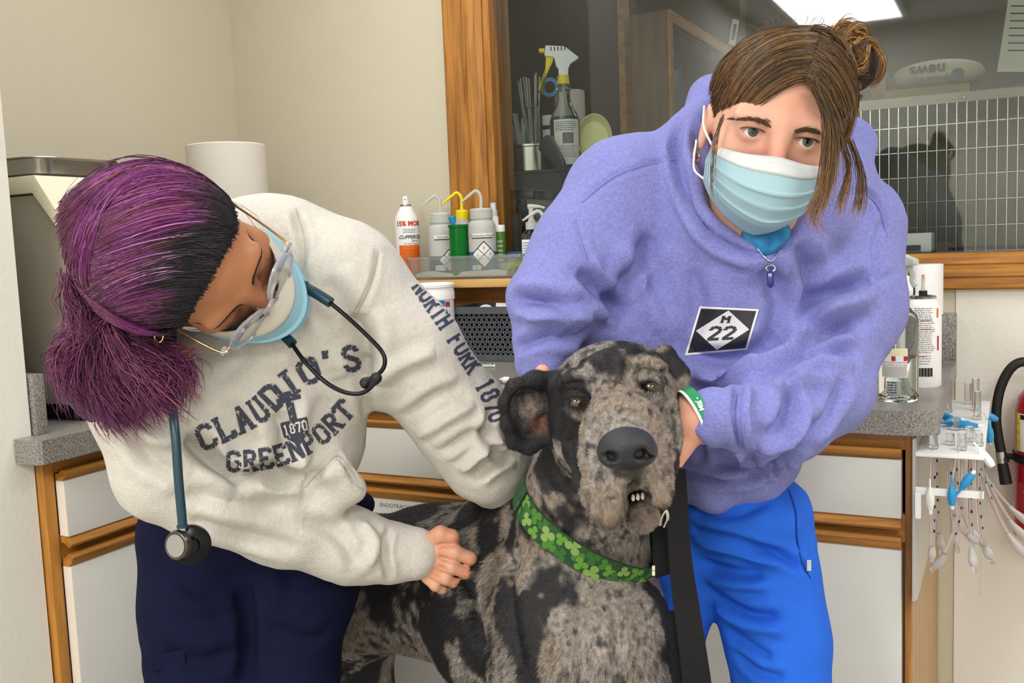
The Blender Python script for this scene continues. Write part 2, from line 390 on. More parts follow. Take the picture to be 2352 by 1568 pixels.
# ================================================================== cabinets
def pull(name, par, run, a0, a1, face, z0, z1, up, matl):
    """oak finger pull strip, curved lip; run 'x' along the back wall, 'y' along the left wall"""
    d = 0.026; h = z1-z0
    pr = [(0, 0), (.016, 0), (.0235, h*.35), (d, h*.7), (d-.003, h*.95), (d-.008, h), (d-.013, h*.86), (.008, h*.62), (0, h*.6)] 
    if not up: pr = [(a, h-b) for a, b in pr]
    mb = MB()
    if run == 'x': mb.prism([(a0, face-a, z0+b) for a, b in pr], (a1-a0, 0, 0))
    else: mb.prism([(face+a, a0, z0+b) for a, b in pr], (0, a1-a0, 0))
    return mb.build(name, matl, par, smooth=True)
def cabinet(label, run, a0, a1, left_stile=.02, right_stile=.02, splits=1, side=None):
    """a base unit between a0 and a1: frame, toe kick, drawers over doors"""
    fx = 0.615 if run == 'y' else -0.615
    loc = (0.3, (a0+a1)/2, 0) if run == 'y' else ((a0+a1)/2, -0.3, 0)
    t = thing('base_cabinet', label, 'cabinet', loc, 'white and oak base cabinets')
    oak = M['oak_y'] if run == 'y' else M['oak_x']
    def bx(mb, u0, u1, d0, d1, z0, z1):    # d measured out from the wall
        if run == 'y': mb.box(d0, u0, z0, d1, u1, z1)
        else: mb.box(u0, -d1, z0, u1, -d0, z1)
    b = MB(); bx(b, a0+.003, a1-.003, 0.004, 0.594, 0.10, 0.74 if side is not None else CZ-CT-.001); b.build('body', M['oakdull_z'], t)
    b = MB(); bx(b, a0+.003, a1-.003, 0.004, 0.54, 0.0, 0.10); b.build('toe_kick', M['dark'], t)
    b = MB(); bx(b, a0, a0+left_stile, 0.594, 0.6155, .1, CZ-CT-.001); b.build('stile', M['oak_z'], t, bevel=.0015)
    b = MB(); bx(b, a1-right_stile, a1, 0.594, 0.6155, .1, CZ-CT-.001); b.build('stile', M['oak_z'], t, bevel=.0015)
    i0, i1 = a0+left_stile, a1-right_stile
    b = MB(); bx(b, i0, i1, .594, .612, .848, CZ-CT-.001); b.build('rail', oak, t)
    b = MB(); bx(b, i0, i1, .594, .612, .700, .745); b.build('rail', oak, t)
    b = MB(); bx(b, i0, i1, .594, .612, .10, .13); b.build('rail', oak, t)
    wd = (i1-i0)/splits; face = fx+.0 
    for k in range(splits):
        p0, p1 = i0+wd*k+.004, i0+wd*(k+1)-.004
        d = MB(); bx(d, p0, p1, .6125, .634, .743, .836); dr = drw = d.build('drawer', M['white_lam'], t, bevel=.0012)
        pull('pull_strip', dr, run, p0, p1, .6125 if run == 'y' else -.6125, .8362, .8545, True, oak)
        pull('pull_strip', dr, run, p0, p1, .6125 if run == 'y' else -.6125, .7245, .7428, False, oak)
        d = MB(); bx(d, p0, p1, .6125, .634, .115, .692); dr = d.build('door', M['white_lam'], t, bevel=.0012)
        pull('pull_strip', dr, run, p0, p1, .6125 if run == 'y' else -.6125, .6922, .7145, True, oak)
        for q0, q1, pn in ((.743, .836, drw), (.115, .692, dr)):
            e = MB(); bx(e, p0-.0008, p0, .614, .6335, q0+.001, q1-.001); e.build('edge_band', M['white_edge'], pn)
    if side is not None:
        e = MB(); e.box(side-.003, -.612, .1, side+.006, -.004, CZ-CT-.001); e.build('side_panel', M['oakdull_z'], t)
    return t
cabinet('oak and white base cabinet against the left wall stub, under the sterilizer', 'y', -1.190, -0.66, .02, .03)
ccab = cabinet('white base cabinet in the corner behind the dog\'s back', 'x', 0.66, 1.15, .03, .014)
cabinet('white base cabinet under the sink, right of the dog, with tube rack on its side', 'x', 1.151, 1.870, .014, .009, 2, side=1.868)
m = MB(); text_flat(m, 'ENDOTRACHEAL', at(915, 1163, 1, -.6343)+np.array([0, -.0003, 0]), (1, 0, 0), (0, 0, 1), .0115); m.build('door_lettering', M['greyink'], ccab, smooth=False)
rnd = random.Random(3)
# ================================================================== left counter: sterilizer, trays, paper roll
ac = thing('sterilizer', 'cream and grey tabletop sterilizer on the left counter behind the purple hair', 'sterilizer', (0.35, -0.87, CZ))
ya, yb = -1.089, -0.70
m = MB(); prof = [(0.10, .03), (.575, .03), (.577, .325), (.52, .392), (.10, .392)]
m.prism([(x, ya, CZ+z) for x, z in prof], (0, yb-ya, 0)); m.build('body', M['machine_grey'], ac, bevel=.006)
m = MB(); prof = [(0.095, .394), (.521, .394), (.579, .328), (.5795, .336), (.590, .345), (.53, .424), (.095, .424)]
m.prism([(x, ya-.004, CZ+z) for x, z in prof], (0, yb-ya+.008, 0)); m.build('top_cover', M['cream'], ac, bevel=.004)
for yy in (ya+.02, yb-.06):
    m = MB(); m.box(.46, yy, CZ, .572, yy+.05, CZ+.031); m.build('foot', M['black'], ac)
m = MB(); m.box(.578, ya+.03, CZ+.04, .586, yb-.03, CZ+.32); m.build('door', M['cream'], ac, bevel=.004)
n = np.array([.08, 0, .061]); n /= np.linalg.norm(n); sl = np.array([.06, 0, -.079]); sl /= np.linalg.norm(sl)
c0 = np.array([.56, -1.005, CZ+.385])+n*.0015
m = MB(); m.prism([c0+sl*a+np.array([0, b, 0]) for a, b in ((-.016, -.033), (-.016, .06), (.02, .06), (.02, -.006))], n*.001); m.build('badge', mat('badge_navy', '2c3844', 0.4), ac, smooth=False)
m = MB(); text_flat(m, 'M', c0+n*.0015+np.array([0, .012, 0]), (0, 1, 0), -sl, .02); m.build('badge_letter', M['label'], ac, smooth=False)
def tray(lab, x0, x1, y0, y1, z):
    t = thing('steel_tray', lab, 'tray', ((x0+x1)/2, (y0+y1)/2, z), 'steel trays on the sterilizer')
    def rg(d, zz, r):
        return ring(x0-d, y0-d, x1+d, y1+d, r, zz)
    rs = [rg(-.012, z+.001, .03), rg(0, z+.005, .035), rg(.004, z+.028, .038), rg(.0055, z+.031, .04), rg(.016, z+.0325, .046), rg(.0165, z+.0315, .046), rg(.0055, z+.0295, .04)]
    m = MB(); fs = []
    for i in range(len(rs)-1):
        for k in range(24): fs.append((i*24+k, i*24+(k+1) % 24, (i+1)*24+(k+1) % 24, (i+1)*24+k))
    fs.append(tuple(range(23, -1, -1))); m.add([p for r_ in rs for p in r_], fs); m.build('pan', M['steel'], t)
tray('shallow stainless tray nearest the wall stub on top of the sterilizer', .20, .515, -1.075, -.905, CZ+.4245)
tray('shallow stainless tray beside the paper towel roll on top of the sterilizer', .20, .515, -.868, -.716, CZ+.4245)
def roll(lab, c, r, h, z):
    t = thing('paper_towel_roll', lab, 'paper roll', (c[0], c[1], z))
    m = MB(); pr = [(.02, 0), (r-.003, 0), (r, .003), (r, h-.003), (r-.004, h), (.022, h), (.02, h-.004)]
    m.lathe((c[0], c[1], z), pr, 48, caps=False); m.build('towel', M['paper'], t)
    m = MB(); m.lathe((c[0], c[1], z), [(.0195, .002), (.0195, h-.002), (.018, h-.002), (.018, .002), (.0195, .002)], 24, caps=False); m.build('core', mat('cardboard', 'a08a68', 0.9), t)
roll('tall white paper towel roll standing in the corner of the left counter', (.27, -.345), .096, .545, CZ)
# switch plate on wall stub
sp = thing('switch_plate', 'white wall plate cut by the left edge of the frame', 'wall plate', (.6, -1.29, 1.36))
m = MB(); m.box(.6002, -1.345, 1.362, .606, -1.212, 1.48); m.build('plate', M['bright'], sp, bevel=.002)
m = MB(); m.box(.606, -1.30, 1.40, .612, -1.26, 1.44); m.build('toggle', M['bright'], sp, bevel=.002)
# ================================================================== shelf over the back counter and what stands on it
SZ = 1.109
sh = thing('riser_shelf', 'light wooden riser shelf along the back counter', 'shelf', (0.84, -.09, CZ))
m = MB(); m.box(.56, -.165, SZ-.020, 1.16, -.022, SZ); m.build('shelf_board', M['shelfwood'], sh, bevel=.003)
for xx in (.565, 1.13):
    m = MB(); m.box(xx, -.15, CZ, xx+.02, -.025, SZ-.0205); m.build('support', M['oak_z'], sh)
m = MB(); m.box(.5855, -.060, CZ+.0985, 1.1295, -.045, SZ-.0205); m.build('back_strip', M['oak_x'], sh)
def X(px, yy, z=SZ): return at(px, 600, 1, yy)[0]
# aerosol clipper spray
def can_profile(r, h): return [(r-.002, 0), (r, .003), (r, h-.035), (r-.004, h-.022), (r-.012, h-.008), (r-.016, h), (r-.019, h+.003)]
c = (X(938, -.10), -.10); r = .031; a = face_ang(c)
t = thing('aerosol_can', 'white and orange clipper spray can at the left end of the riser shelf', 'spray can', (*c, SZ))
m = MB(); m.lathe((*c, SZ), can_profile(r, .185), 32); m.build('can_body', M['bright'], t)
m = MB(); m.lathe((*c, SZ+.186), [(.014, 0), (.015, .002), (.014, .005)], 20); m.build('rim', M['steel'], t)
m = MB(); m.lathe((*c, SZ+.191), [(.0085, 0), (.0085, .010), (.007, .019), (.0065, .021)], 16); m.build('nozzle', M['bright'], t)
m = MB(); nz = (c[0]+.0072*math.cos(a-.1), c[1]+.0072*math.sin(a-.1), SZ+.203); m.lathe(nz, [(.0016, 0), (.0016, .0012)], 10, axis=(math.cos(a-.1), math.sin(a-.1), 0)); m.build('nozzle_hole', M['ink'], t)
m = MB(); patch_cyl(m, c, r+.0004, a+.25, .062, SZ+.002, SZ+.088); m.build('orange_band', M['orange'], t)
m = MB(); text_cyl(m, '15% MORE', c, r+.0007, SZ+.142, a+.30, .0165, bold=.0007); m.build('lettering', M['orangetext'], t, smooth=False)
m = MB(); text_cyl(m, 'CLIPPERCIDE', c, r+.0007, SZ+.108, a+.42, .0125, bold=.0002, shear=.3); text_cyl(m, 'Spray', c, r+.0007, SZ+.099, a+.62, .008, shear=.3); text_cyl(m, 'For Hair Clippers', c, r+.0007, SZ+.0915, a+.35, .0055); lines_cyl(m, c, r+.0007, a+.3, .04, SZ+.118, SZ+.130, 3, rnd, .0011); m.build('lettering', M['ink'], t, smooth=False)
m = MB(); lines_cyl(m, c, r+.0008, a+.3, .045, SZ+.052, SZ+.078, 5, rnd, .001); m.build('small_print', mat('rust_ink', '8a3c10', 0.7), t, smooth=False); t.children[-1]['kind'] = 'stuff'
# plastic tub
bx0, bx1 = X(948, -.13), X(1183, -.13)
t = thing('plastic_tub', 'shallow clear plastic tub holding the wash bottles on the riser shelf', 'tub', ((bx0+bx1)/2, -.09, SZ))
def tubring(d, z, r=.015): return ring(bx0-d, -.142-d*.3, bx1+d, -.045+d*.3, r, z)
rs = [tubring(-.004, SZ+.0005), tubring(0, SZ+.003), tubring(.011, SZ+.050), tubring(.020, SZ+.051), tubring(.020, SZ+.057), tubring(.010, SZ+.057), tubring(-.001, SZ+.0045)]
m = MB(); fs = []
for i in range(len(rs)-1):
    for k in range(24): fs.append((i*24+k, i*24+(k+1) % 24, (i+1)*24+(k+1) % 24, (i+1)*24+k))
fs.append(tuple(range(23, -1, -1))); fs.append(tuple((len(rs)-1)*24+k for k in range(24)))
m.add([p for r_ in rs for p in r_], fs); m.build('tub_shell', M['frost'], t)
TZ = SZ+.0052
# cloth in tub
m = MB(); m.grid(lambda u, v: (bx0+.01+(bx1-bx0-.03)*u, -.1395+.006*v, TZ+.0015+v*(.008+.007*math.sin(u*9)+.011*max(0, math.sin(u*5.0-1.2))**3)), 40, 5)
tag(m.build('folded_cloth', mat('white_cloth', 'e8e6df', .9, bump=(150, .3)), base=((bx0+bx1)/2, -.137, TZ), solid=.002), 'crumpled white cloth along the front of the plastic tub', 'cloth')
def wash_bottle(lab, px, yy, r, hb, cap, spout, liquid=None, lz=.0, spx=(-1, 0), grp='plastic wash bottles on the riser shelf', z=None, capr=.8, bodym=None, sz=1.0):
    z = TZ if z is None else z
    c = (X(px, yy), yy); t = thing('wash_bottle', lab, 'bottle', (*c, z), grp); 
    m = MB(); m.lathe((*c, z), [(r*.9, 0), (r, .004), (r, hb-.018), (r*.96, hb-.010), (r*.84, hb-.003), (r*.74, hb), (r*.74, hb+.006)], 32); m.build('bottle_body', bodym or M['milky'], t)
    if liquid:
        m = MB(); m.lathe((*c, z), [(r*.88, .002), (r*1.012, .006), (r*1.012, lz)], 32); m.build('liquid', liquid, t)
    m = MB(); k = []
    for i in range(5): k += [(r*capr, .005+i*.0042), (r*capr*1.03, .0065+i*.0042), (r*capr, .0085+i*.0042)]
    m.lathe((*c, z+hb), [(r*capr, .002)]+k+[(r*capr*.95, .028*sz), (r*.3, .0295*sz)], 28); cp = m.build('cap', cap, t)
    q = CR*spx[0]; q = q/np.linalg.norm(q); top = hb+.028*sz
    pts = spline([(c[0], c[1], z+top), (c[0]-q[0]*.0, c[1], z+top+.030*sz), (c[0]+q[0]*.010, c[1]+q[1]*.01, z+top+.043*sz), (c[0]+q[0]*.022, c[1]+q[1]*.022, z+top+.037*sz), (c[0]+q[0]*.048, c[1]+q[1]*.048, z+top+.017*sz)], 6)
    m = MB(); m.tube(pts, [.0042]*(len(pts)-6)+[.004, .0038, .0036, .003, .0026, .0022], 10); m.build('spout', spout, t)
    return t, c, r, z
def plate_lines(t, c, r, z, txt, ang, zt, w0):
    m = MB(); patch_cyl(m, c, r*1.014+.0004, ang, w0, z+zt-.004, z+zt+.006); m.build('name_strip', M['label'], t)
    m = MB(); text_cyl(m, txt, c, r*1.014+.0008, z+zt+.001, ang, .0075); patch_cyl(m, c, r*1.014+.0008, ang, w0, z+zt-.0055, z+zt-.0035); m.build('lettering', M['ink'], t, smooth=False)
def diamond(t, c, r, z, ang, zc, s, nums):
    rr = r*1.014+.0004
    def dm(mb, k, rr):
        n = 10; vs = []; fs = []
        for i in range(n+1):
            u = -1+2*i/n; h = (1-abs(u))*k; vs += [(c[0]+rr*math.cos(ang+u*k*s/rr), c[1]+rr*math.sin(ang+u*k*s/rr), z+zc-h*s), (c[0]+rr*math.cos(ang+u*k*s/rr), c[1]+rr*math.sin(ang+u*k*s/rr), z+zc+h*s)]
        for i in range(n): fs.append((2*i, 2*i+2, 2*i+3, 2*i+1))
        mb.add(vs, fs)
    m = MB(); dm(m, 1.0, rr); m.build('hazard_border', M['ink'], t); m = MB(); dm(m, .9, rr+.0004); m.build('hazard_diamond', M['label'], t)
    m = MB()
    for sg in (-1, 1):
        pl = []
        for k in range(9):
            u = (-.5+k/8)*s*.98; pl.append((c[0]+(rr+.0008)*math.cos(ang+u/rr), c[1]+(rr+.0008)*math.sin(ang+u/rr), z+zc+u*sg))
        m.tube(pl, .0007, 4)
    for (dx, dz, ch) in nums: text_cyl(m, ch, c, rr+.0008, z+zc+dz*s, ang+dx*s/rr, .010)
    m.build('hazard_lines', M['ink'], t, smooth=False)
t, c, r, z = wash_bottle('grey-filled wash bottle at the left of the tub', 1016, -.083, .033, .132, M['milky'], M['milky'], M['greywater'], .052)
plate_lines(t, c, r, z, 'Chlorhexi', face_ang(c)+.1, .098, .045); diamond(t, c, r, z, face_ang(c)+.55, .042, .028, [(-.42, 0, '2'), (0, .45, '0')])
m = MB(); patch_cyl(m, c, r*1.014+.0004, face_ang(c)-.15, .026, z+.018, z+.030); m.build('small_label', M['label'], t)
m = MB(); text_cyl(m, 'COUNTER', c, r*1.014+.0008, z+.024, face_ang(c)-.15, .005); m.build('lettering', M['ink'], t, smooth=False)
wash_bottle('wash bottle with yellow cap and yellow bent spout, behind the green cup', 1066, -.065, .022, .137, M['yellow'], M['yellow'], None, 0, capr=.72)
t, c, r, z = wash_bottle('blue-filled wash bottle with hazard diamond, right of the green cup', 1110, -.094, .0345, .137, M['milky'], M['milky'], M['bluewater'], .060)
plate_lines(t, c, r, z, 'Chlorhexidine Solution', face_ang(c), .098, .058); diamond(t, c, r, z, face_ang(c)+.08, .053, .033, [(0, .48, '0'), (-.48, 0, '1'), (.48, 0, '0')])
m = MB(); patch_cyl(m, c, r*1.014+.0004, face_ang(c)-.5, .024, z+.017, z+.028); m.build('small_label', M['label'], t)
m = MB(); text_cyl(m, '1/20/2', c, r*1.014+.0008, z+.0225, face_ang(c)-.5, .006); m.build('lettering', M['ink'], t, smooth=False)
# green cup with blue golf-tee shaped stopper
c = (X(1056, -.117), -.117)
t = thing('green_cup', 'green translucent cup standing in the tub', 'cup', (*c, TZ))
m = MB(); m.lathe((*c, TZ), [(.0215, 0), (.0222, .003), (.0235, .122), (.0262, .122), (.0262, .128), (.0235, .128), (.0215, .126), (.020, .004)], 28); m.build('cup_body', M['green'], t)
q = np.array([c[0]-.010, c[1], TZ+.115])
m = MB(); m.lathe(q, [(.0025, -.1), (.0025, 0), (.0045, .012), (.0085, .028), (.010, .031), (.0095, .034), (.006, .032)], 16, axis=(-.22, 0, 1)); tag(m.build('blue_funnel', M['blueplastic'], base=q), 'small blue funnel sticking out of the green cup', 'funnel')
# slim white-capped bottles
def slim(lab, px, yy, r, h, bodym, capm, caph, extra=None):
    c = (X(px, yy), yy); t = thing('slim_bottle', lab, 'bottle', (*c, SZ), 'slim bottles behind the tub')
    m = MB(); m.lathe((*c, SZ), [(r*.95, 0), (r, .003), (r, h-.004), (r*.9, h)], 24); m.build('bottle_body', bodym, t)
    m = MB(); m.lathe((*c, SZ+h), [(r*.97, 0), (r*.97, caph-.002), (r*.9, caph)], 20); m.build('cap', capm, t)
    return t, c
t, c = slim('slim white pump bottle with clear cap, behind the blue wash bottle', 1138, -.040, .0125, .125, M['bright'], M['bright'], .026)
m = MB(); m.lathe((*c, SZ+.151), [(.0085, 0), (.008, .014), (.006, .017), (.006, .034)], 16); m.build('pump', M['bright'], t)
m = MB(); m.lathe((*c, SZ+.1515), [(.0105, 0), (.0105, .042), (.010, .043)], 16); m.build('overcap', M['clear'], t)
t, c = slim('green-labelled white bottle right of the blue wash bottle', 1149, -.052, .0155, .112, mat('green_label', '4d7a1e', .5), M['bright'], .017)
m = MB()
for k in range(6): lines_cyl(m, c, .0158, face_ang(c)+.15, .016, SZ+.03+k*.011, SZ+.036+k*.011, 2, rnd, .0016)
m.build('lettering', M['label'], t, smooth=False)
# blue box behind
xb = X(1176, -.035); m = MB(); m.box(xb-.028, -.042, SZ, xb+.032, -.024, SZ+.062); o = m.build('blue_box', mat('blue_board', '1d4a74', .6), base=(xb, -.033, SZ), bevel=.001); tag(o, 'dark blue cardboard box standing behind the tub beside the pump bottle', 'box')
# lime clip and small clear cup in the tub
xl = X(1172, -.125); m = MB(); m.prism([(xl+a, -.130, TZ+.018+b) for a, b in ((-.024, 0), (-.014, -.003), (-.004, .014), (.024, .016), (.024, .003), (0, .0), (-.004, -.006), (-.024, -.006))], (0, .022, 0))
tag(m.build('lime_clip', M['lime'], base=(xl, -.12, TZ), bevel=.0008), 'lime green plastic clip lying in the right end of the tub', 'clip')
xl = X(1160, -.10); m = MB(); m.lathe((xl+.006, -.098, TZ), [(.017, 0), (.019, .003), (.021, .032), (.0195, .032), (.0175, .004)], 20); tag(m.build('small_cup', M['frost'], base=(xl, -.098, TZ)), 'small clear cup under the lime clip in the tub', 'cup')
# pump bottle + wash bottle right of tub
c = (X(1224, -.08), -.08); t = thing('pump_bottle', 'clear hand sanitizer pump bottle with white label beside the tub', 'bottle', (*c, SZ))
m = MB(); m.lathe((*c, SZ), [(.0245, 0), (.0265, .004), (.0265, .095), (.0225, .106), (.0125, .114), (.0115, .122)], 28, sx=1, sy=.75, xdir=CR); m.build('bottle_body', M['clear'], t)
m = MB(); m.lathe((*c, SZ+.114), [(.0145, 0), (.0145, .018), (.0085, .019), (.0085, .024), (.006, .025), (.006, .052), (.0068, .053)], 20); m.build('pump', M['milky'], t)
m = MB(); m.tube([(c[0]-CR[0]*.008, c[1]-CR[1]*.008, SZ+.168), (c[0], c[1], SZ+.169), (c[0]+CR[0]*.02, c[1]+CR[1]*.02, SZ+.168), (c[0]+CR[0]*.033, c[1]+CR[1]*.033, SZ+.164)], [.006, .006, .0035, .0028], 8); m.build('pump_head', M['milky'], t)
m = MB(); cc = c; 
fw = -CD*np.array([1, 1, 0]); fw /= np.linalg.norm(fw); rt = np.array([CR[0], CR[1], 0]); rt /= np.linalg.norm(rt)
b0 = np.array([c[0], c[1], 0])+fw*.0212-rt*.006
m.prism([b0+rt*a+np.array([0, 0, z]) for a, z in ((-.019, SZ+.012), (.016, SZ+.012), (.016, SZ+.09), (-.019, SZ+.09))], fw*.0006); m.build('label_sheet', M['label'], t)
m = MB()
for k in range(11):
    wdt = .012+.018*rnd.random(); zz = SZ+.018+k*.0063; p0 = b0+fw*.001-rt*.017
    m.prism([p0+np.array([0, 0, zz]), p0+rt*wdt+np.array([0, 0, zz]), p0+rt*wdt+np.array([0, 0, zz+.003]), p0+np.array([0, 0, zz+.003])], fw*.0003)
m.build('small_print', mat('pale_blue_ink', '93a4c4', .7), t, smooth=False)['kind'] = 'stuff'
wash_bottle('empty milky wash bottle in front of the sanitizer pump, spout pointing left', 1250, -.10, .0275, .098, M['milky'], M['milky'], None, 0, z=SZ, capr=.5, sz=.82)
# ================================================================== canister, basket and small things on the back counter
c = (X(990, -.225), -.225); r = .050; a = face_ang(c)
t = thing('wipes_canister', 'white and blue disinfecting wipes tub with ribbed lid in front of the riser shelf', 'canister', (*c, CZ))
m = MB(); m.lathe((*c, CZ), [(r-.003, 0), (r, .003), (r, .150)], 40); m.build('tub_body', M['bright'], t)
m = MB(); m.lathe((*c, CZ+.150), [(r+.001, 0), (r+.0025, .001), (r+.0025, .020), (r+.001, .022), (r+.001, .028), (r+.0035, .030), (r+.0035, .036), (r, .0395), (r-.004, .040), (r-.004, .037), (.02, .037)], 40); m.build('lid', M['bright'], t)
m = MB(); patch_cyl(m, c, r+.0004, a-.5, .11, CZ+.082, CZ+.149, 20, slant=0); m.build('blue_panel', mat('label_blue', '1a74d0', .4), t)
m = MB()
for i in range(10):
    q0 = a-1.6+.21*i; patch_cyl(m, c, r+.0006, q0+.1, .011, CZ+.082-.005*abs(i-5), CZ+.088-.003*i, 2)
for k in range(7): patch_cyl(m, c, r+.0004, a+.1-.16*k, .004, CZ+.045+.003*k, CZ+.082, 2)
m.build('light_rays', mat('label_sky', 'a8d4ee', .4), t)
m = MB(); patch_cyl(m, c, r+.0004, a-.35, .05, CZ+.02, CZ+.046); m.build('yellow_burst', mat('label_lemon', 'f2e6a0', .4), t)
m = MB(); 
for k in range(9): patch_cyl(m, c, r+.0008, a+.72, .012, CZ+.02+k*.012, CZ+.027+k*.012, 3)
m.build('side_print', mat('label_midblue', '6fa8d4', .5), t, smooth=False)['kind'] = 'stuff'
m = MB(); patch_cyl(m, c, r+.001, a+.75, .014, CZ+.134, CZ+.146, 4); m.build('red_mark', M['redink'], t)
# basket
bxa, bxb = .808, 1.075
t = thing('storage_basket', 'dark grey plastic basket with triangular lattice sides under the riser shelf', 'basket', ((bxa+bxb)/2, -.13, CZ))
m = MB(); m.box(bxa+.006, -.19, CZ, bxb-.006, -.066, CZ+.004); m.build('basket_floor', M['greyplastic'], t)
def latt(p0, ux, L, H):
    mb = MB(); p0 = np.asarray(p0, float); ux = np.asarray(ux, float); uz = np.array([0, 0, 1.]); nn = np.cross(ux, uz); s = .0135
    for dirv in ((1, 0), (.5, .866), (-.5, .866)):
        dv = ux*dirv[0]+uz*dirv[1]; nv = np.cross(nn, dv)
        for k in range(-60, 60):
            o = p0+ux*(L/2)+uz*(H/2)+nv*(k*s*.866)
            ts = []
            for (aa, lim, pos) in ((dirv[0], (0, L), (o-p0) @ ux), (dirv[1], (0, H), (o-p0)[2])):
                if abs(aa) < 1e-6:
                    if not (lim[0] <= pos <= lim[1]): ts = None
                    if ts is None: break
                    continue
                t0, t1 = (lim[0]-pos)/aa, (lim[1]-pos)/aa; ts.append((min(t0, t1), max(t0, t1)))
            if not ts: continue
            t0 = max(q[0] for q in ts); t1 = min(q[1] for q in ts)
            if t1-t0 < .004: continue
            mb.obox(o+dv*((t0+t1)/2), dv, nv, nn, (t1-t0)/2, .0024, .0012)
    return mb
for (p0, ux, L) in (((bxa+.004, -.193, CZ+.014), (1, 0, 0), bxb-bxa-.008), ((bxa+.004, -.190, CZ+.014), (0, 1, 0), .124), ((bxb-.004, -.190, CZ+.014), (0, 1, 0), .124)):
    latt(p0, ux, L, .100).build('lattice_panel', M['greyplastic'], t, smooth=False)['kind'] = 'stuff'
m = MB(); m.box(bxa+.004, -.0675, CZ+.004, bxb-.004, -.066, CZ+.125); m.build('back_panel', M['greyplastic'], t)
for nm, z0, z1, d in (('bottom_band', CZ+.001, CZ+.016, 0), ('rim', CZ+.113, CZ+.130, .004)):
    m = MB(); 
    rs = [ring(bxa-d, -.196-d, bxb+d, -.064+d, .008, z0), ring(bxa-d, -.196-d, bxb+d, -.064+d, .008, z1), ring(bxa-d+.004, -.192-d, bxb+d-.004, -.068+d, .006, z1), ring(bxa-d+.004, -.192-d, bxb+d-.004, -.068+d, .006, z0)]
    fs = []
    for i in range(4):
        for k in range(24): fs.append((i*24+k, i*24+(k+1) % 24, ((i+1) % 4)*24+(k+1) % 24, ((i+1) % 4)*24+k))
    m.add([p for r_ in rs for p in r_], fs); m.build(nm, M['greyplastic'], t)
# things in the basket
c = np.array([X(1112, -.14), -.14, CZ+.105]); ax = np.array([.15, -.55, .8]); ax /= np.linalg.norm(ax)
t = thing('capped_bottle', 'white capped bottle poking out of the grey basket', 'bottle', c)
m = MB(); m.lathe(c-ax*.05, [(.016, 0), (.018, .002), (.018, .05), (.015, .058)], 20, axis=ax); m.build('bottle_body', M['milky'], t)
m = MB(); m.lathe(c+ax*.008, [(.0175, 0), (.0175, .012), (.016, .0135), (.006, .0135)], 20, axis=ax); m.build('cap', M['bright'], t)
q = np.array([X(1148, -.15), -.15, CZ+.128]); m = MB(); m.lathe(q-CR*.014, [(.003, 0), (.0075, .0005), (.008, .003), (.0078, .027), (.003, .028)], 20, axis=CR); tag(m.build('gauze_roll', mat('gauze', 'd6cfbe', .95, bump=(300, .5)), base=q), 'small rolled gauze bandage on top of the grey basket', 'bandage')
q = np.array([X(1155, -.185), -.175, CZ+.131]); m = MB(); m.obox(q, CR, (0, 1, 0), (0, 0, 1), .020, .012, .0015); tag(m.build('white_packet', M['bright'], base=q, bevel=.001), 'flat white packet on the rim of the grey basket', 'packet')
# syringe lying on the counter
q = at(1115, 840, 2, CZ+.004); t = thing('syringe', 'small clear syringe lying on the counter in front of the basket', 'syringe', q)
m = MB(); m.lathe(q-CR*.016, [(.0035, 0), (.0035, .026), (.006, .0262), (.006, .028)], 12, axis=CR); m.build('barrel', M['milky'], t)
m = MB(); m.lathe(q+CR*.012, [(.002, 0), (.002, .008), (.005, .0082), (.005, .0095)], 12, axis=CR); m.build('plunger', M['bright'], t)
q = at(1165, 873, 2, CZ+.007); t = thing('vial', 'small glass vial with red printed label lying behind the dog\'s ear', 'vial', q)
ax = CR*.8+np.array([0, -.3, 0]); m = MB(); m.lathe(q-ax*.012, [(.006, 0), (.007, .002), (.007, .018), (.004, .022), (.004, .025)], 16, axis=ax); m.build('vial_body', M['label'], t)
m = MB(); m.lathe(q+ax*.008, [(.0071, 0), (.0071, .005)], 16, axis=ax, caps=False); m.build('red_stripe', M['redink'], t)
m = MB(); m.lathe(q-ax*.020, [(.005, 0), (.005, .007)], 14, axis=ax); m.build('cap', M['steel'], t)
q = at(1090, 873, 2, CZ+.004); m = MB(); m.lathe(q-CR*.007, [(.002, 0), (.004, .002), (.004, .012), (.0015, .016)], 10, axis=CR); tag(m.build('needle_cap', mat('teal_clear', 'a8ccd0', .2, trans=.6), base=q), 'tiny pale blue needle cap on the counter beside the white sleeve', 'cap')
# ================================================================== right end of the counter
def spray_head(t, c, z, matl, s=1.0, ang=0.0):
    fw2 = np.array([math.cos(ang), math.sin(ang), 0]); sd = np.array([-fw2[1], fw2[0], 0])
    m = MB(); k = []
    for i in range(5): k += [(.0165*s, (.002+i*.0045)*s), (.0172*s, (.0035+i*.0045)*s)]
    m.lathe((c[0], c[1], z), k+[(.0165*s, .025*s), (.0125*s, .028*s), (.0115*s, .036*s)], 24); m.build('collar', matl, t)
    b = np.array([c[0], c[1], z])
    m = MB(); m.prism([b+fw2*a*s+np.array([0, 0, h*s])-sd*.008*s for a, h in ((-.009, .034), (.010, .034), (.011, .050), (.016, .066), (.034, .068), (.034, .078), (.012, .086), (-.006, .086), (-.014, .078), (-.012, .055))], sd*.016*s); m.build('spray_head', matl, t, bevel=.0035*s)
    m = MB(); pt = [b+fw2*a*s+np.array([0, 0, h*s]) for a, h in ((.020, .066), (.027, .056), (.026, .044), (.031, .034))]; m.tube(spline(pt, 4), .0034*s, 8, flat=1.6); m.build('trigger', matl, t)
c = tuple(at(2064, 917, 2, CZ)[:2]); r = .0305; a = face_ang(c)
t = thing('spray_bottle', 'clear water spray bottle with warning label at the counter end', 'bottle', (*c, CZ), 'spray bottles')
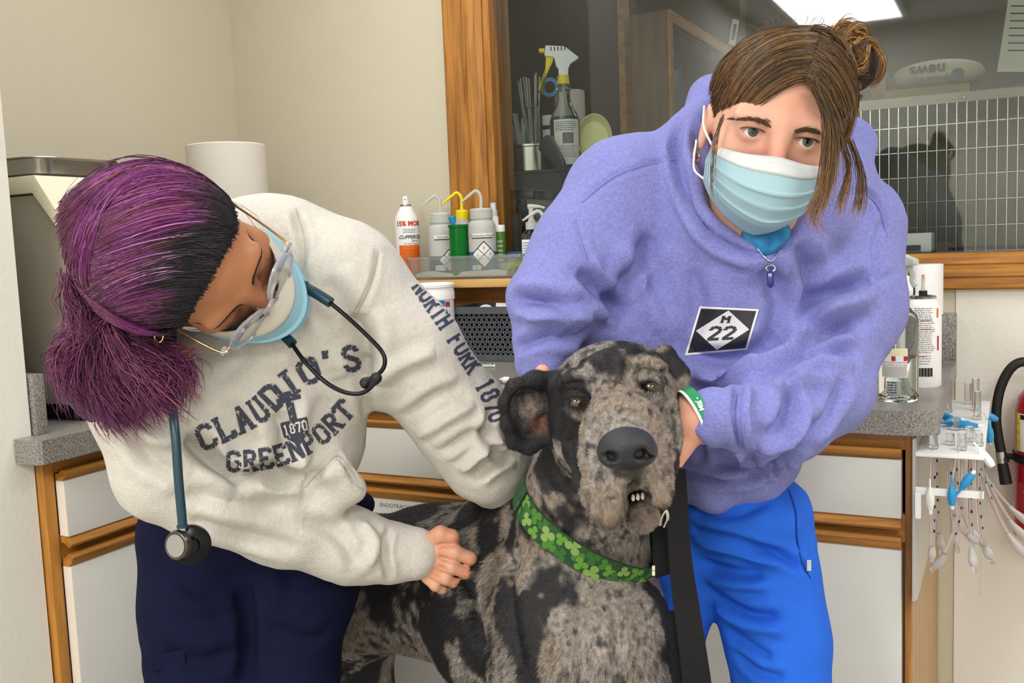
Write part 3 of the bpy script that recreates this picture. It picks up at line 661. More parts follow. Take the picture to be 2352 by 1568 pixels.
m = MB(); m.lathe((*c, CZ), [(.012, .004), (r-.006, .002), (r-.001, .0), (r, .006), (r, .128), (r-.003, .138), (r-.010, .146), (.0165, .151), (.0155, .156)], 40); m.build('bottle_body', M['clear'], t)
m = MB(); m.lathe((*c, CZ+.004), [(r-.004, 0), (r-.0012, .003), (r-.0012, .066)], 36); m.build('water', M['water'], t)
m = MB(); m.tube([(c[0], c[1], CZ+.152), (c[0], c[1], CZ+.07), (c[0]+.012, c[1], CZ+.008)], .003, 8); m.build('dip_tube', M['milky'], t)
spray_head(t, c, CZ+.1515, M['milky'], .98, a+.9)
m = MB(); patch_cyl(m, c, r+.0005, a-.25, .043, CZ+.040, CZ+.087); m.build('label_sheet', M['label'], t)
m = MB(); patch_cyl(m, c, r+.0009, a-.25, .041, CZ+.077, CZ+.0855); m.build('label_band', M['labely'], t)
m = MB(); patch_cyl(m, c, r+.0009, a-.25, .041, CZ+.0415, CZ+.058); m.build('label_grey', mat('label_grey', 'b9b6b2', .6), t)
m = MB()
for k in (-.018, .0, .018): patch_cyl(m, c, r+.001, a-.25+k/r, .0065, CZ+.067, CZ+.0745, 3)
m.build('warning_marks', M['redink'], t)['kind'] = 'stuff'
m = MB(); text_cyl(m, 'Provides Personal include known', c, r+.001, CZ+.0645, a-.25, .0034); text_cyl(m, 'contact with skin. Do not ingest', c, r+.001, CZ+.0605, a-.25, .0034); m.build('lettering', M['ink'], t, smooth=False)
# vial seen through: small vial standing behind bottle
c = tuple(at(2122, 891, 2, CZ)[:2]); c = (c[0]-.004, c[1]+.03); r = .0305; a = face_ang(c)
t = thing('aerosol_can', 'white aerosol can with black nozzle straw and dense small print, behind the clear spray bottle', 'spray can', (*c, CZ))
m = MB(); m.lathe((*c, CZ), [(r-.001, 0), (r, .002), (r, .140), (r-.006, .150), (r-.010, .154)], 36); m.build('can_body', M['bright'], t)
m = MB(); m.lathe((*c, CZ+.153), [(r-.012, 0), (r-.009, .001), (r-.008, .004), (r-.011, .006), (r-.016, .0045)], 30); m.build('rim', M['steel'], t)
m = MB(); m.lathe((*c, CZ+.157), [(.007, 0), (.007, .010), (.0055, .0105)], 16); m.build('nozzle', M['black'], t)
m = MB(); m.lathe((*c, CZ+.1675), [(.0042, 0), (.003, .004), (.0024, .026)], 12); m.build('straw_holder', M['milky'], t)
m = MB(); q = np.array([c[0], c[1], CZ+.190]); m.obox(q, (1, 0, 0), (0, 1, 0), (0, 0, 1), .0022, .0022, .005); m.build('orange_tip', M['orange'], t)
m = MB(); lines_cyl(m, c, r+.0004, a+.1, .036, CZ+.060, CZ+.140, 22, rnd, .0013); lines_cyl(m, c, r+.0004, a+.05, .030, CZ+.040, CZ+.058, 4, rnd, .0012); m.build('small_print', M['greyink'], t, smooth=False)['kind'] = 'stuff'
m = MB(); lines_cyl(m, c, r+.0006, a+.2, .02, CZ+.095, CZ+.125, 2, rnd, .0013); lines_cyl(m, c, r+.0006, a-.1, .02, CZ+.052, CZ+.058, 1, rnd, .0014); m.build('red_print', M['redink'], t, smooth=False)['kind'] = 'stuff'
m = MB()
for k in range(15): patch_cyl(m, c, r+.0006, a-.28+.055*k, .0007+.0007*(k % 3), CZ+.020, CZ+.035, 1)
m.build('barcode', M['ink'], t, smooth=False)['kind'] = 'stuff'
m = MB(); patch_cyl(m, c, r+.0004, a+.85, .004, CZ+.122, CZ+.138, 2); m.build('orange_mark', M['orange'], t); m = MB(); patch_cyl(m, c, r+.0004, a+.9, .004, CZ+.065, CZ+.09, 2); m.build('magenta_mark', M['redink'], t)
# dark bottle with label + white cylinder behind
c = (1.856, -.115); r = .030; a = face_ang(c)
t = thing('tinted_bottle', 'dark tinted bottle with pale warning label and white shoulder, against the wall', 'bottle', (*c, CZ))
m = MB(); m.lathe((*c, CZ), [(r-.002, 0), (r, .003), (r, .105), (r, .106)], 32); m.build('bottle_body', mat('dark_glass', '2b302a', .15, trans=.3), t)
m = MB(); m.lathe((*c, CZ+.105), [(r+.001, 0), (r+.001, .097), (r, .099)], 36); m.build('white_sleeve', M['bright'], t)
m = MB(); patch_cyl(m, c, r+.0006, a+.3, .05, CZ+.032, CZ+.088); m.build('label_sheet', M['label'], t)
m = MB(); patch_cyl(m, c, r+.001, a+.3, .05, CZ+.076, CZ+.087); m.build('label_band', M['labely'], t)
m = MB()
for k in (-.2, .3, .8): patch_cyl(m, c, r+.0012, a+k, .005, CZ+.063, CZ+.073, 2)
m.build('warning_marks', M['redink'], t)['kind'] = 'stuff'
c = (1.80, -.14); t = thing('tape_roll', 'white roll of tape with dark rim standing behind the clear spray bottle', 'tape', (*c, CZ+.14))
q = np.array([1.815, -.20, CZ+.155]); ax = CR
m = MB(); m.lathe((1.80, -.16, CZ), [(.03, 0), (.033, .003), (.033, .12), (.02, .135)], 28); m.build('stand', M['bright'], t)
m = MB(); m.lathe(q-ax*.012, [(.018, 0), (.032, .0), (.0325, .001), (.0325, .024), (.032, .025), (.018, .025)], 32, axis=ax); m.build('tape_ring', M['bright'], t)
m = MB(); m.lathe(q+ax*.012, [(.0325, 0), (.0335, .001), (.0335, .003), (.0325, .004)], 32, axis=ax, caps=False); m.build('rim', M['dark'], t)
# blue/white spot sticker lying object seen through the bottle
q = np.array([1.846, -.462, CZ]); t = thing('small_vial', 'small labelled vial standing behind the clear spray bottle', 'vial', q)
m = MB(); m.lathe(q, [(.010, 0), (.0115, .002), (.0115, .024), (.007, .029), (.007, .036)], 20); m.build('vial_body', M['label'], t)
m = MB(); lines_cyl(m, q, .0118, face_ang(q), .016, CZ+.004, CZ+.024, 5, rnd, .0018); m.build('small_print', mat('navy_ink', '3a4a78', .7), t, smooth=False)['kind'] = 'stuff'
# ================================================================== endotracheal tube rack on the cabinet side
RX, RZ = 1.8745, .850
t = thing('tube_rack', 'white acrylic rack fixed to the cabinet side, holding breathing tubes', 'rack', (RX, -.38, RZ-.2))
m = MB(); m.prism([(RX, -.652, .872), (RX, -.652, .62), (RX, -.60, .606), (RX, -.06, .606), (RX, -.06, .872)], (.004, 0, 0)); m.build('back_sheet', mat('clear_acrylic', 'f2efec', .12, trans=.55, ior=1.2), t)
m = MB(); m.box(RX+.004, -.640, RZ-.005, RX+.098, -.125, RZ); m.build('top_shelf', M['bright'], t, bevel=.0008)
m = MB(); m.box(RX+.004, -.640, .786, RX+.098, -.636, .797); m.build('front_bar', M['bright'], t)
m = MB(); m.box(RX+.094, -.636, .787, RX+.098, -.125, .796); m.build('side_bar', M['clear'], t)
m = MB(); m.box(RX+.092, -.642, .64, RX+.096, -.638, .845); m.build('upright', M['clear'], t)
m = MB(); m.box(RX+.004, -.655, .752, RX+.012, -.645, .79); m.build('bracket', M['bright'], t)
tubem = mat('clear_tube', 'eee6e4', .12, trans=.78, ior=1.3); cuffm = mat('cuff_plastic', 'f0eeec', .2, trans=.55, ior=1.3)
white2 = mat('ivory_valve', 'e9e6da', .45)
def et_tube(lab, x, y, end, cuff, conn_h, pilot, r=.0042):
    """breathing tube hanging through the rack: connector, marked tube, cuff, pilot balloon"""
    t = thing('breathing_tube', lab, 'tube', (x, y, RZ), 'breathing tubes hanging in the rack')
    m = MB(); m.lathe((x, y, RZ), [(.0068, 0), (.0074, .002), (.0074, .006), (.0062, .0065), (.0066, conn_h)], 16); m.build('connector', M['frost'], t)
    pts = spline([(x, y, RZ), (x, y, RZ-.06), (x+(end[0]-x)*.15, y+(end[1]-y)*.12, RZ-.12), (x+(end[0]-x)*.5, y+(end[1]-y)*.5, end[2]+(RZ-.12-end[2])*.42), end], 8)
    m = MB(); m.tube(pts, r, 10); tb = m.build('tube', tubem, t)
    m = MB(); k = len(pts)
    cp = pts[k-9:k-2]; m.tube(cp, [r*1.02]+[r*1.0+cuff*math.sin(math.pi*(i+.5)/6) for i in range(5)]+[r*1.02], 12); m.build('cuff', cuffm, t)
    m = MB()
    for i in range(6, k-12, 3):
        dv = pts[i+1]-pts[i]; dv /= np.linalg.norm(dv); o = pts[i]-CD*r*.98+CR*.0005
        sd = np.cross(dv, CD); m.obox(o, dv, sd/np.linalg.norm(sd), CD, .0024, .0009+.0007*rnd.random(), .0002)
    m.build('depth_marks', M['ink'], tb, smooth=False)['kind'] = 'stuff'
    if pilot:
        p0, col, pe = pilot; pe = np.asarray(pe, float); p0 = np.asarray(p0, float)
        m = MB(); m.tube(spline([np.array([x, y, RZ+.004]), (np.array([x, y, RZ+.012])+p0)/2+np.array([0, -.004, .012]), p0], 6), .0009, 6); m.build('pilot_line', cuffm, t)
        dv = pe-p0; L = np.linalg.norm(dv); dv = dv/L
        m = MB(); m.lathe(p0, [(.0016, -.012), (.0018, 0), (.0055, .008), (.0065, .014), (.0065, .024), (.0045, .032), (.0035, L)], 14, axis=dv); m.build('pilot_balloon', col, t)
        m = MB(); m.lathe(pe, [(.003, 0), (.003, .006), (.0015, .008)], 10, axis=dv); m.build('valve_tip', M['bright'], t)
def rp(px, py, y): return at(px, py, 1, y)
bp = M['blueplastic']
et_tube('breathing tube with ivory valve hanging at the front left of the rack', RX+.026, -.60, rp(2140, 1290, -.60), .0022, .022, (rp(2136, 1118, -.645), white2, rp(2137, 1170, -.645)))
et_tube('breathing tube whose upright blue balloon hangs on the front bar', RX+.066, -.60, rp(2137, 1312, -.57), .0030, .026, (rp(2186, 1112, -.645), bp, rp(2187, 1158, -.645)))
et_tube('breathing tube with blue balloon tilted up over the front bar', RX+.075, -.53, rp(2238, 1315, -.56), .0030, .024, (rp(2205, 1125, -.645), bp, rp(2232, 1090, -.645)))
et_tube('breathing tube with white valve sticking out past the front right corner of the rack', RX+.088, -.56, rp(2280, 1290, -.52), .0034, .02, (rp(2248, 1030, -.62), M['bright'], rp(2272, 1060, -.62)))
et_tube('breathing tube with blue balloon lying across the rack shelf', RX+.05, -.44, rp(2258, 1255, -.44), .0030, .022, (np.array([RX+.045, -.43, RZ+.010]), bp, np.array([RX+.085, -.44, RZ+.009])))
et_tube('breathing tube with blue balloon hanging off the right edge of the shelf', RX+.08, -.33, rp(2390, 1310, -.35), .004, .05, (rp(2272, 975, -.33), bp, rp(2274, 1010, -.33)))
et_tube('breathing tube whose blue balloon points at the extinguisher hose', RX+.075, -.24, rp(2400, 1275, -.25), .0042, .06, (rp(2252, 945, -.24), bp, rp(2282, 960, -.24)))
et_tube('breathing tube with tall clear connector at the back left of the rack', RX+.03, -.27, rp(2200, 1270, -.3), .003, .06, (np.array([RX+.02, -.36, RZ+.010]), bp, np.array([RX+.045, -.385, RZ+.009])))
et_tube('breathing tube in the middle row beside the cabinet', RX+.022, -.48, rp(2165, 1270, -.45), .0026, .03, (np.array([RX+.030, -.42, RZ+.008]), bp, np.array([RX+.055, -.40, RZ+.010])))
et_tube('breathing tube farthest back in the rack', RX+.06, -.17, rp(2420, 1240, -.2), .004, .04, None)
et_tube('breathing tube between the two blue balloons in the front row', RX+.048, -.565, rp(2260, 1250, -.53), .0028, .018, None)
# ================================================================== fire extinguisher
ec = np.array([2.075, -.082]); er = .060
t = thing('fire_extinguisher', 'red fire extinguisher with black hose on the wall at the right edge', 'fire extinguisher', (*ec, .575))
m = MB(); m.lathe((*ec, .575), [(er-.008, 0), (er, .006), (er, .255), (er-.006, .280), (er-.022, .300), (.018, .312), (.016, .330)], 40); m.build('cylinder', M['redpaint'], t)
m = MB(); m.lathe((*ec, .905), [(.018, 0), (.018, .02), (.012, .028)], 20); m.build('valve', M['steel'], t)
m = MB(); m.obox((ec[0]+.02, ec[1], .945), (1, 0, .2), (0, 1, 0), (-.2, 0, 1), .05, .010, .005); m.build('lever', M['black'], t, bevel=.003)
hy = -.112
m = MB(); hp = spline([(ec[0]-.01, hy+.01, .925), rp(2335, 835, hy), rp(2300, 885, hy), rp(2288, 960, hy), rp(2300, 1040, hy), rp(2308, 1062, hy)], 10); m.tube(hp, .0092, 12); m.build('hose', M['black'], t)
m = MB(); p0, p1 = rp(2301, 1055, hy), rp(2311, 1110, hy); m.tube([p0, p0*.5+p1*.5, p1], [.0095, .0105, .0115], 14); m.build('nozzle', M['black'], t)
m = MB(); p0, p1 = rp(2298, 1036, hy), rp(2302, 1062, hy); m.tube([p0, p1], .0098, 14); m.build('hose_sleeve', M['steel'], t)
m = MB(); m.lathe((*ec, .727), [(er+.0015, 0), (er+.003, .001), (er+.003, .018), (er+.0015, .019)], 40, caps=False); m.tube([rp(2290, 1045, hy+.004), np.array([ec[0]-er, hy+.02, .735])], .006, 8); m.build('strap', M['black'], t)
a = math.atan2(CP[1]-ec[1], CP[0]-ec[0])
m = MB(); patch_cyl(m, ec, er+.0005, a-.5, .075, .752, .826); m.build('label_sheet', M['label'], t)
m = MB(); patch_cyl(m, ec, er+.0009, a-1.02, .011, .752, .826, 4); m.build('yellow_band', mat('label_yellow', 'e8d83a', .5), t)
m = MB(); patch_cyl(m, ec, er+.0009, a-.66, .012, .785, .812, 4); m.build('blue_panel', mat('label_paleblue', '6fb0ec', .5), t)
m = MB(); patch_cyl(m, ec, er+.001, a-.82, .014, .815, .824, 4)
for k, ch in enumerate('ABC'): text_cyl(m, ch, ec, er+.0012, .806-.018*k, a-1.02, .008)
m.build('lettering', M['ink'], t, smooth=False)
m = MB(); patch_cyl(m, ec, er+.0008, a-.62, .014, .672, .676, 3); m.build('white_mark', M['label'], t)
# ================================================================== the room behind the window
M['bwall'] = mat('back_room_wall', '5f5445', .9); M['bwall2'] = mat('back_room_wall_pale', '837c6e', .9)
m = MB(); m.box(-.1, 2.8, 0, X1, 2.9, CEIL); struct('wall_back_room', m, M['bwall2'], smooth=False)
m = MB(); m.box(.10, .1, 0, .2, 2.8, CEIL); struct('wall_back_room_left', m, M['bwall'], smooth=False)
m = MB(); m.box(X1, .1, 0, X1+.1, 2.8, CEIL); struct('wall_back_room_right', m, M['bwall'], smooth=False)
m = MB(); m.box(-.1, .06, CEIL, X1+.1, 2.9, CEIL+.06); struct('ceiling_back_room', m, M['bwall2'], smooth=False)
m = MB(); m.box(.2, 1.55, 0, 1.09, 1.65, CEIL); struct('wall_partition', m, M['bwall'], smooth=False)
t = thing('tube_lamp', 'fluorescent tube fixture on the ceiling of the room behind the window', 'ceiling light', (1.9, 1.5, 2.4))
m = MB(); m.box(1.8, .95, 2.41, 2.0, 2.05, 2.449); m.build('housing', M['white'], t)
for k in (1.85, 1.95):
    m = MB(); m.lathe((k, .98, 2.40), [(.012, 0), (.012, 1.04)], 12, axis=(0, 1, 0)); m.build('tube', mat('tube_glow', 'ffffff', .5, emit=1.2), t)
# utility cart with bin, just behind the pane
BZ = 1.378
t = thing('utility_bin', 'dark grey bin on a stand just behind the window, carrying bottles', 'bin', (.95, .28, 0))
m = MB(); 
rs = [ring(.62, .15, 1.10, .47, .05, BZ-.12), ring(.60, .13, 1.12, .49, .05, BZ-.004), ring(.59, .12, 1.13, .50, .055, BZ-.004), ring(.59, .12, 1.13, .50, .055, BZ)]
fs = [tuple(range(23, -1, -1)), tuple(72+k for k in range(24))]
for i in range(3):
    for k in range(24): fs.append((i*24+k, i*24+(k+1) % 24, (i+1)*24+(k+1) % 24, (i+1)*24+k))
m.add([p for r_ in rs for p in r_], fs); m.build('bin_top', M['greyplastic'], t)
m = MB(); m.box(.64, .15, .08, 1.08, .45, BZ-.125); m.build('drawer_stack', M['dark'], t, bevel=.01)
for k in range(4):
    m = MB(); m.box(.66, .142, .12+.27*k, 1.06, .15, .36+.27*k); m.build('drawer_front', M['greyplastic'], t, bevel=.004)
m = MB(); m.box(.66, .17, 0, 1.06, .43, .08); m.build('base', M['dark'], t)
# steel pan
pc = (.842, .21); t = thing('steel_pan', 'round stainless pan on the bin behind the window', 'pan', (*pc, BZ))
m = MB(); m.lathe((*pc, BZ), [(.060, 0), (.064, .004), (.066, .066), (.070, .068), (.070, .073), (.066, .0735), (.063, .066), (.060, .006)], 40); m.build('pan_body', M['steel'], t)
PZ = BZ+.006
# jar of swabs inside the pan + other sticks
jc = (.850, .205); t = thing('swab_jar', 'tall clear jar of white sticks standing in the steel pan', 'jar', (*jc, PZ))
m = MB(); m.lathe((*jc, PZ), [(.022, 0), (.0225, .003), (.0225, .16), (.020, .165), (.0235, .168), (.0235, .186), (.021, .187), (.021, .168)], 24); m.build('jar_body', M['clear'], t)
for k in range(9):
    a = 2.4*k; d = .012*math.sqrt((k+1)/9); q0 = np.array([jc[0]+d*math.cos(a), jc[1]+d*math.sin(a), PZ+.006]); q1 = q0+np.array([.020*math.cos(a)-.006, .010*math.sin(a), .235+.02*rnd.random()])
    m = MB(); m.tube([q0, q1], .0022, 6); tag(m.build('swab_stick', M['milky'], base=q0), 'long white stick in the tall jar behind the window', 'stick', 'sticks in the jar')
for k in range(12):
    q0 = np.array([.822+.004*math.cos(k), .20+.01*math.sin(k*2), PZ+.004]); q1 = q0+np.array([-.035+.0045*k, .02*math.sin(k), .125+.03*math.sin(k*1.7)])
    m = MB(); m.tube([q0, q1], [.003, .0038], 6); tag(m.build('plastic_pipette', M['milky'], base=q0), 'clear plastic pipette leaning in the steel pan behind the window', 'pipette', 'pipettes in the steel pan')
bc = (.885, .25); t = thing('bandage_box', 'upright white packet with black band behind the jar of sticks', 'packet', (*bc, PZ))
m = MB(); m.box(bc[0]-.020, bc[1]-.01, BZ+.074, bc[0]+.016, bc[1]+.01, BZ+.155); m.build('packet', M['label'], t); m = MB(); m.box(bc[0]-.0205, bc[1]-.0105, BZ+.117, bc[0]+.0165, bc[1]+.0105, BZ+.128); m.build('band', M['ink'], t)
m = MB(); m.lathe((*bc, BZ), [(.012, 0), (.012, .074)], 16); m.build('stand', M['milky'], t)
rc = (.905, .34); t = thing('white_roll', 'white roll with blue ring behind the spray bottle in the next room', 'roll', (*rc, BZ))
m = MB(); m.lathe((*rc, BZ), [(.040, 0), (.042, .003), (.042, .225), (.038, .228)], 32); m.build('roll_body', M['paper'], t)
m = MB(); q = np.array([rc[0]-.035, rc[1]-.05, BZ+.235]); m.lathe(q, [(.016, 0), (.026, 0), (.027, .002), (.027, .008), (.026, .01), (.016, .01), (.016, 0)], 28, axis=(.2, -1, 0), caps=False); m.build('blue_ring', bp, t)
# spray bottle
c = (.955, .185); r = .0395; a = face_ang(c)
t = thing('spray_bottle', 'clear spray bottle with yellow and white trigger head behind the window', 'bottle', (*c, BZ), 'spray bottles')
m = MB(); m.lathe((*c, BZ), [(r-.004, 0), (r, .006), (r, .128), (r-.006, .145), (r-.016, .163), (.0165, .182), (.0160, .204), (.0195, .206), (.0195, .212), (.015, .214), (.0145, .226)], 36); m.build('bottle_body', M['clear'], t)
m = MB(); m.lathe((*c, BZ+.003), [(r-.005, 0), (r-.0012, .005), (r-.0012, .125), (r-.004, .134)], 36); m.build('liquid', mat('pale_blue_liquid', '9cc0d0', .05, trans=.9, ior=1.33), t)
m = MB(); m.tube([(c[0], c[1], BZ+.225), (c[0], c[1], BZ+.01)], .0035, 8); m.build('dip_tube', M['milky'], t)
m = MB(); patch_cyl(m, c, r+.0006, a+.15, .075, BZ+.012, BZ+.128, 18); m.build('label_sheet', M['label'], t)
m = MB(); lines_cyl(m, c, r+.001, a+.1, .062, BZ+.098, BZ+.124, 5, rnd, .0022); lines_cyl(m, c, r+.001, a+.1, .062, BZ+.030, BZ+.062, 6, rnd, .0018); patch_cyl(m, c, r+.001, a+.2, .030, BZ+.066, BZ+.094, 6); m.build('small_print', M['greyink'], t, smooth=False)['kind'] = 'stuff'
hz = BZ+.226; rt = np.array([CR[0], CR[1], 0]); rt /= np.linalg.norm(rt); bk = np.array([-rt[1], rt[0], 0]); b = np.array([c[0], c[1], hz])
m = MB(); m.lathe((*c, hz-.004), [(.0165, 0), (.0165, .008), (.0155, .010), (.0155, .021), (.014, .022)], 24); m.build('collar', M['yellow'], t)
def flat(poly, th): return [b+rt*x+np.array([0, 0, z])-bk*th for x, z in poly]
m = MB(); m.prism(flat([(-.012, .018), (.013, .018), (.014, .035), (.020, .047), (.042, .060), (.041, .063), (.006, .092), (-.044, .096), (-.048, .070), (-.022, .064), (-.018, .042), (-.012, .036)], .011), bk*.022); m.build('spray_head', M['bright'], t, bevel=.003)
m = MB(); m.prism(flat([(-.044, .083), (-.030, .088), (-.022, .075), (-.026, .055), (-.050, .010), (-.064, -.022), (-.058, -.022), (-.066, -.018), (-.046, .040), (-.044, .062)], .006), bk*.012); m.build('trigger', M['yellow'], t, bevel=.0015)
m = MB(); m.lathe(b+rt*(-.047)+np.array([0, 0, .084]), [(.007, 0), (.006, .014)], 14, axis=-rt); m.build('nozzle', M['yellow'], t)
m = MB()
for k in range(5): q = b+rt*(-.030+.009*k)+np.array([0, 0, .086])-bk*.0118; m.obox(q, rt, bk, (0, 0, 1), .0013, .0006, .005)
m.build('grip_marks', M['ink'], t)['kind'] = 'stuff'
# cream dish leaning behind the bottle
q = np.array([1.022, .225, BZ+.075]); nrm = np.array([.35, -.85, .25]); nrm /= np.linalg.norm(nrm)
t = thing('plastic_dish', 'cream oval dish propped up behind the spray bottle', 'dish', q); m = MB()
m.lathe(q, [(.035, 0), (.042, .001), (.050, .012), (.052, .022), (.054, .022), (.054, .019), (.052, .009), (.043, -.003), (.0, -.003)], 40, axis=nrm, sx=.85, sy=1.22, caps=False, xdir=rt); m.build('dish_body', mat('cream_dish', 'd9d494', .45), t)
m = MB(); m.lathe(q, [(0, .0), (.035, 0)], 40, axis=nrm, sx=.85, sy=1.22, caps=False, xdir=rt); m.build('dish_floor', mat('cream_dish2', 'd9d494', .45), t)
# navy paddle handle standing against the pane
t = thing('paddle_handle', 'dark navy paddle-shaped handle on a pole in front of the spray bottle', 'handle', (.98, .075, 1.14)); nav = mat('navy_plastic', '2b2c3c', .4)
def hp(px, py): return at(px, py, 1, .085)
m = MB(); m.prism([hp(*p) for p in ((1236, 345), (1240, 322), (1255, 309), (1266, 311), (1280, 338), (1296, 370), (1299, 392), (1276, 392), (1262, 368), (1246, 352))], (0, .014, 0)); m.build('paddle', nav, t, bevel=.004)
m = MB(); m.tube([hp(1292, 385)+np.array([0, .007, 0]), hp(1294, 480)+np.array([0, .007, 0]), hp(1296, 590)+np.array([0, .007, 0])], .0062, 10); m.build('pole', nav, t)
m = MB(); q = at(1345, 380, 1, .2); m.lathe((q[0], q[1], BZ), [(.006, 0), (.006, .03), (.005, .033)], 12); tag(m.build('marker_cap', M['label'], base=(q[0], q[1], BZ)), 'small white cylinder on the bin beside the cream dish', 'cap')
# papers and boxes low behind the pane (dim)
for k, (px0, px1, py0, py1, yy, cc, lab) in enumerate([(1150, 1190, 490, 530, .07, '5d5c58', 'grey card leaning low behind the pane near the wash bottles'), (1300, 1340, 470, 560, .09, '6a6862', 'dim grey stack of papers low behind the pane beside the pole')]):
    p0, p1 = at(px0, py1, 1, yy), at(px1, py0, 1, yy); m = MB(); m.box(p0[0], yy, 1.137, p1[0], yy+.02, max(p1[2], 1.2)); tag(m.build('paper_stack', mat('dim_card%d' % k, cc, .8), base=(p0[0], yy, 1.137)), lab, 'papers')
# glass-door cabinet
cx0, cx1, cy0, cy1 = at(1450, 150, 1, .75)[0], at(1535, 150, 1, .75)[0], .75, 1.75
cz1 = at(1535, 22, 1, .75)[2]; cz0 = at(1535, 300, 1, .75)[2]
t = thing('wall_cabinet', 'brown wall cabinet with sliding glass doors in the room behind the window', 'cabinet', ((cx0+cx1)/2, 1.2, cz0)); brown = wood('brown_cabinet', '7a5c3c', '654a30', 2, .5); oak2 = wood('cabinet_oak', 'b88444', '95652c', 1, .5)
m = MB(); m.box(cx0, cy0, cz0, cx1, cy0+.02, cz1); m.build('end_panel', brown, t)
m = MB(); m.box(cx0, cy1, cz0, cx1, cy1+.02, cz1); m.build('end_panel', brown, t)
m = MB(); m.box(cx0, cy0+.02, cz0, cx0+.01, cy1, cz1); m.build('back_panel', brown, t)
for z0, z1 in ((cz1-.02, cz1), (cz0, cz0+.02), ((cz0+cz1)/2-.16, (cz0+cz1)/2-.15)):
    m = MB(); m.box(cx0+.01, cy0+.02, z0, cx1-.002, cy1, z1); m.build('shelf', oak2, t)
m = MB(); m.box(cx1-.002, cy0, cz1-.035, cx1+.010, cy1+.02, cz1); m.build('face_rail', oak2, t)
m = MB(); m.box(cx1-.002, cy0, cz0, cx1+.010, cy0+.025, cz1-.035); m.build('face_stile', oak2, t)
for k in range(2):
    m = MB(); m.box(cx1-.012+.004*k, cy0+.025+.48*k, cz0+.02, cx1-.009+.004*k, cy0+.53+.45*k, cz1-.036); m.build('sliding_door', M['glass'], t)
m = MB(); m.box(cx1-.014, cy0+.022, cz1-.045, cx1-.001, cy1, cz1-.034); m.build('track', M['steel'], t)
m = MB(); q = np.array([(cx0+cx1)/2, 1.0, (cz0+cz1)/2-.15]); m.grid(lambda u, v: (q[0]+.045*math.cos(u*6.283)*(1-.6*v)+.004*math.sin(9*u*6.28), q[1]+.13*math.sin(u*6.283)*(1-.75*v), q[2]+.2*v*(1+.1*math.sin(u*12))), 20, 6, True); tag(m.build('plastic_bag', mat('bag_blue', 'a9bac6', .25, trans=.3), base=q), 'crumpled pale plastic bag inside the brown glass-door cabinet', 'bag')
# tiny device on top of the cabinet
q = at(1685, 75, 1, 1.5); t = thing('wall_thermostat', 'small white wall gadget with dark strip above the brown cabinet', 'gadget', q)
m = MB(); m.obox(q, rt*.9+np.array([0, 0, -.25]), bk, np.array([.2, 0, 1]), .014, .006, .045); m.build('gadget_body', M['label'], t); m = MB(); m.obox(q-bk*.0065, rt*.9+np.array([0, 0, -.25]), bk, np.array([.2, 0, 1]), .006, .001, .028); m.build('display', M['dark'], t)
t = thing('shelf_post', 'pale oak post beside the brown cabinet behind the window', 'post', (cx0-.02, .72, 0)); m = MB(); m.box(cx0-.022, .70, 0, cx0-.001, .749, 2.4); m.build('post', oak2, t)
# kennel cage
gx0, gx1, gy, gz0, gz1 = 1.60, 2.60, .50, 1.0, 1.500
csteel = mat('cage_steel', '6b665c', .35, metal=.8); t = thing('kennel_cage', 'stainless steel kennel cage with barred door behind the window', 'cage', (2.1, .8, .4)); 
m = MB(); m.box(gx0, gy+.6, .4, gx1, gy+.61, gz1+.02); m.build('back_panel', csteel, t)
m = MB(); m.box(gx0-.01, gy, .4, gx0, gy+.61, gz1+.02); m.build('side_panel', csteel, t); m = MB(); m.box(gx1, gy, .4, gx1+.01, gy+.61, gz1+.02); m.build('side_panel', csteel, t)
m = MB(); m.box(gx0, gy, .4, gx1, gy+.6, .41); m.build('floor_panel', csteel, t); m = MB(); m.box(gx0, gy, gz1+.01, gx1, gy+.6, gz1+.02); m.build('top_panel', csteel, t)
m = MB(); m.box(gx0, gy-.012, gz1-.004, gx1, gy, gz1+.02); m.build('top_rail', csteel, t)
for k in range(2): m = MB(); m.lathe((at(2192+22*k, 238, 1, gy)[0], gy-.012, gz1+.006), [(.004, 0), (.004, .002), (.001, .004)], 12, axis=(0, -1, 0)); m.build('rivet', M['steel'], t)
vb = None
for k in range(44):
    x = gx0+.0226*(k+.5)
    if vb is None: m = MB(); m.tube([(x, gy-.008, .45), (x, gy-.008, gz1-.003)], .0021, 6); vb = m.build('bar', M['steel'], t); v0 = x
    else: c_ = vb.copy(); COL.objects.link(c_); c_.location.x += x-v0
hb = None
for k in range(8):
    z = gz1-.055-.0635*k
    if hb is None: m = MB(); m.tube([(gx0, gy-.004, z), (gx1, gy-.004, z)], .0019, 6); hb = m.build('bar', M['steel'], t); h0 = z
    else: c_ = hb.copy(); COL.objects.link(c_); c_.location.z += z-h0
m = MB(); m.grid(lambda u, v: (1.95+.20*math.cos(6.283*u)*(1-.5*v*v), .82+.14*math.sin(6.283*u)*(1-.5*v*v), .411+.72*v), 24, 6, True); tag(m.build('cage_blanket', mat('brown_towel', '3a2a1c', .95, bump=(80, .5)), base=(1.95, .82, .411)), 'heaped brown blanket in the dim kennel cage', 'blanket')
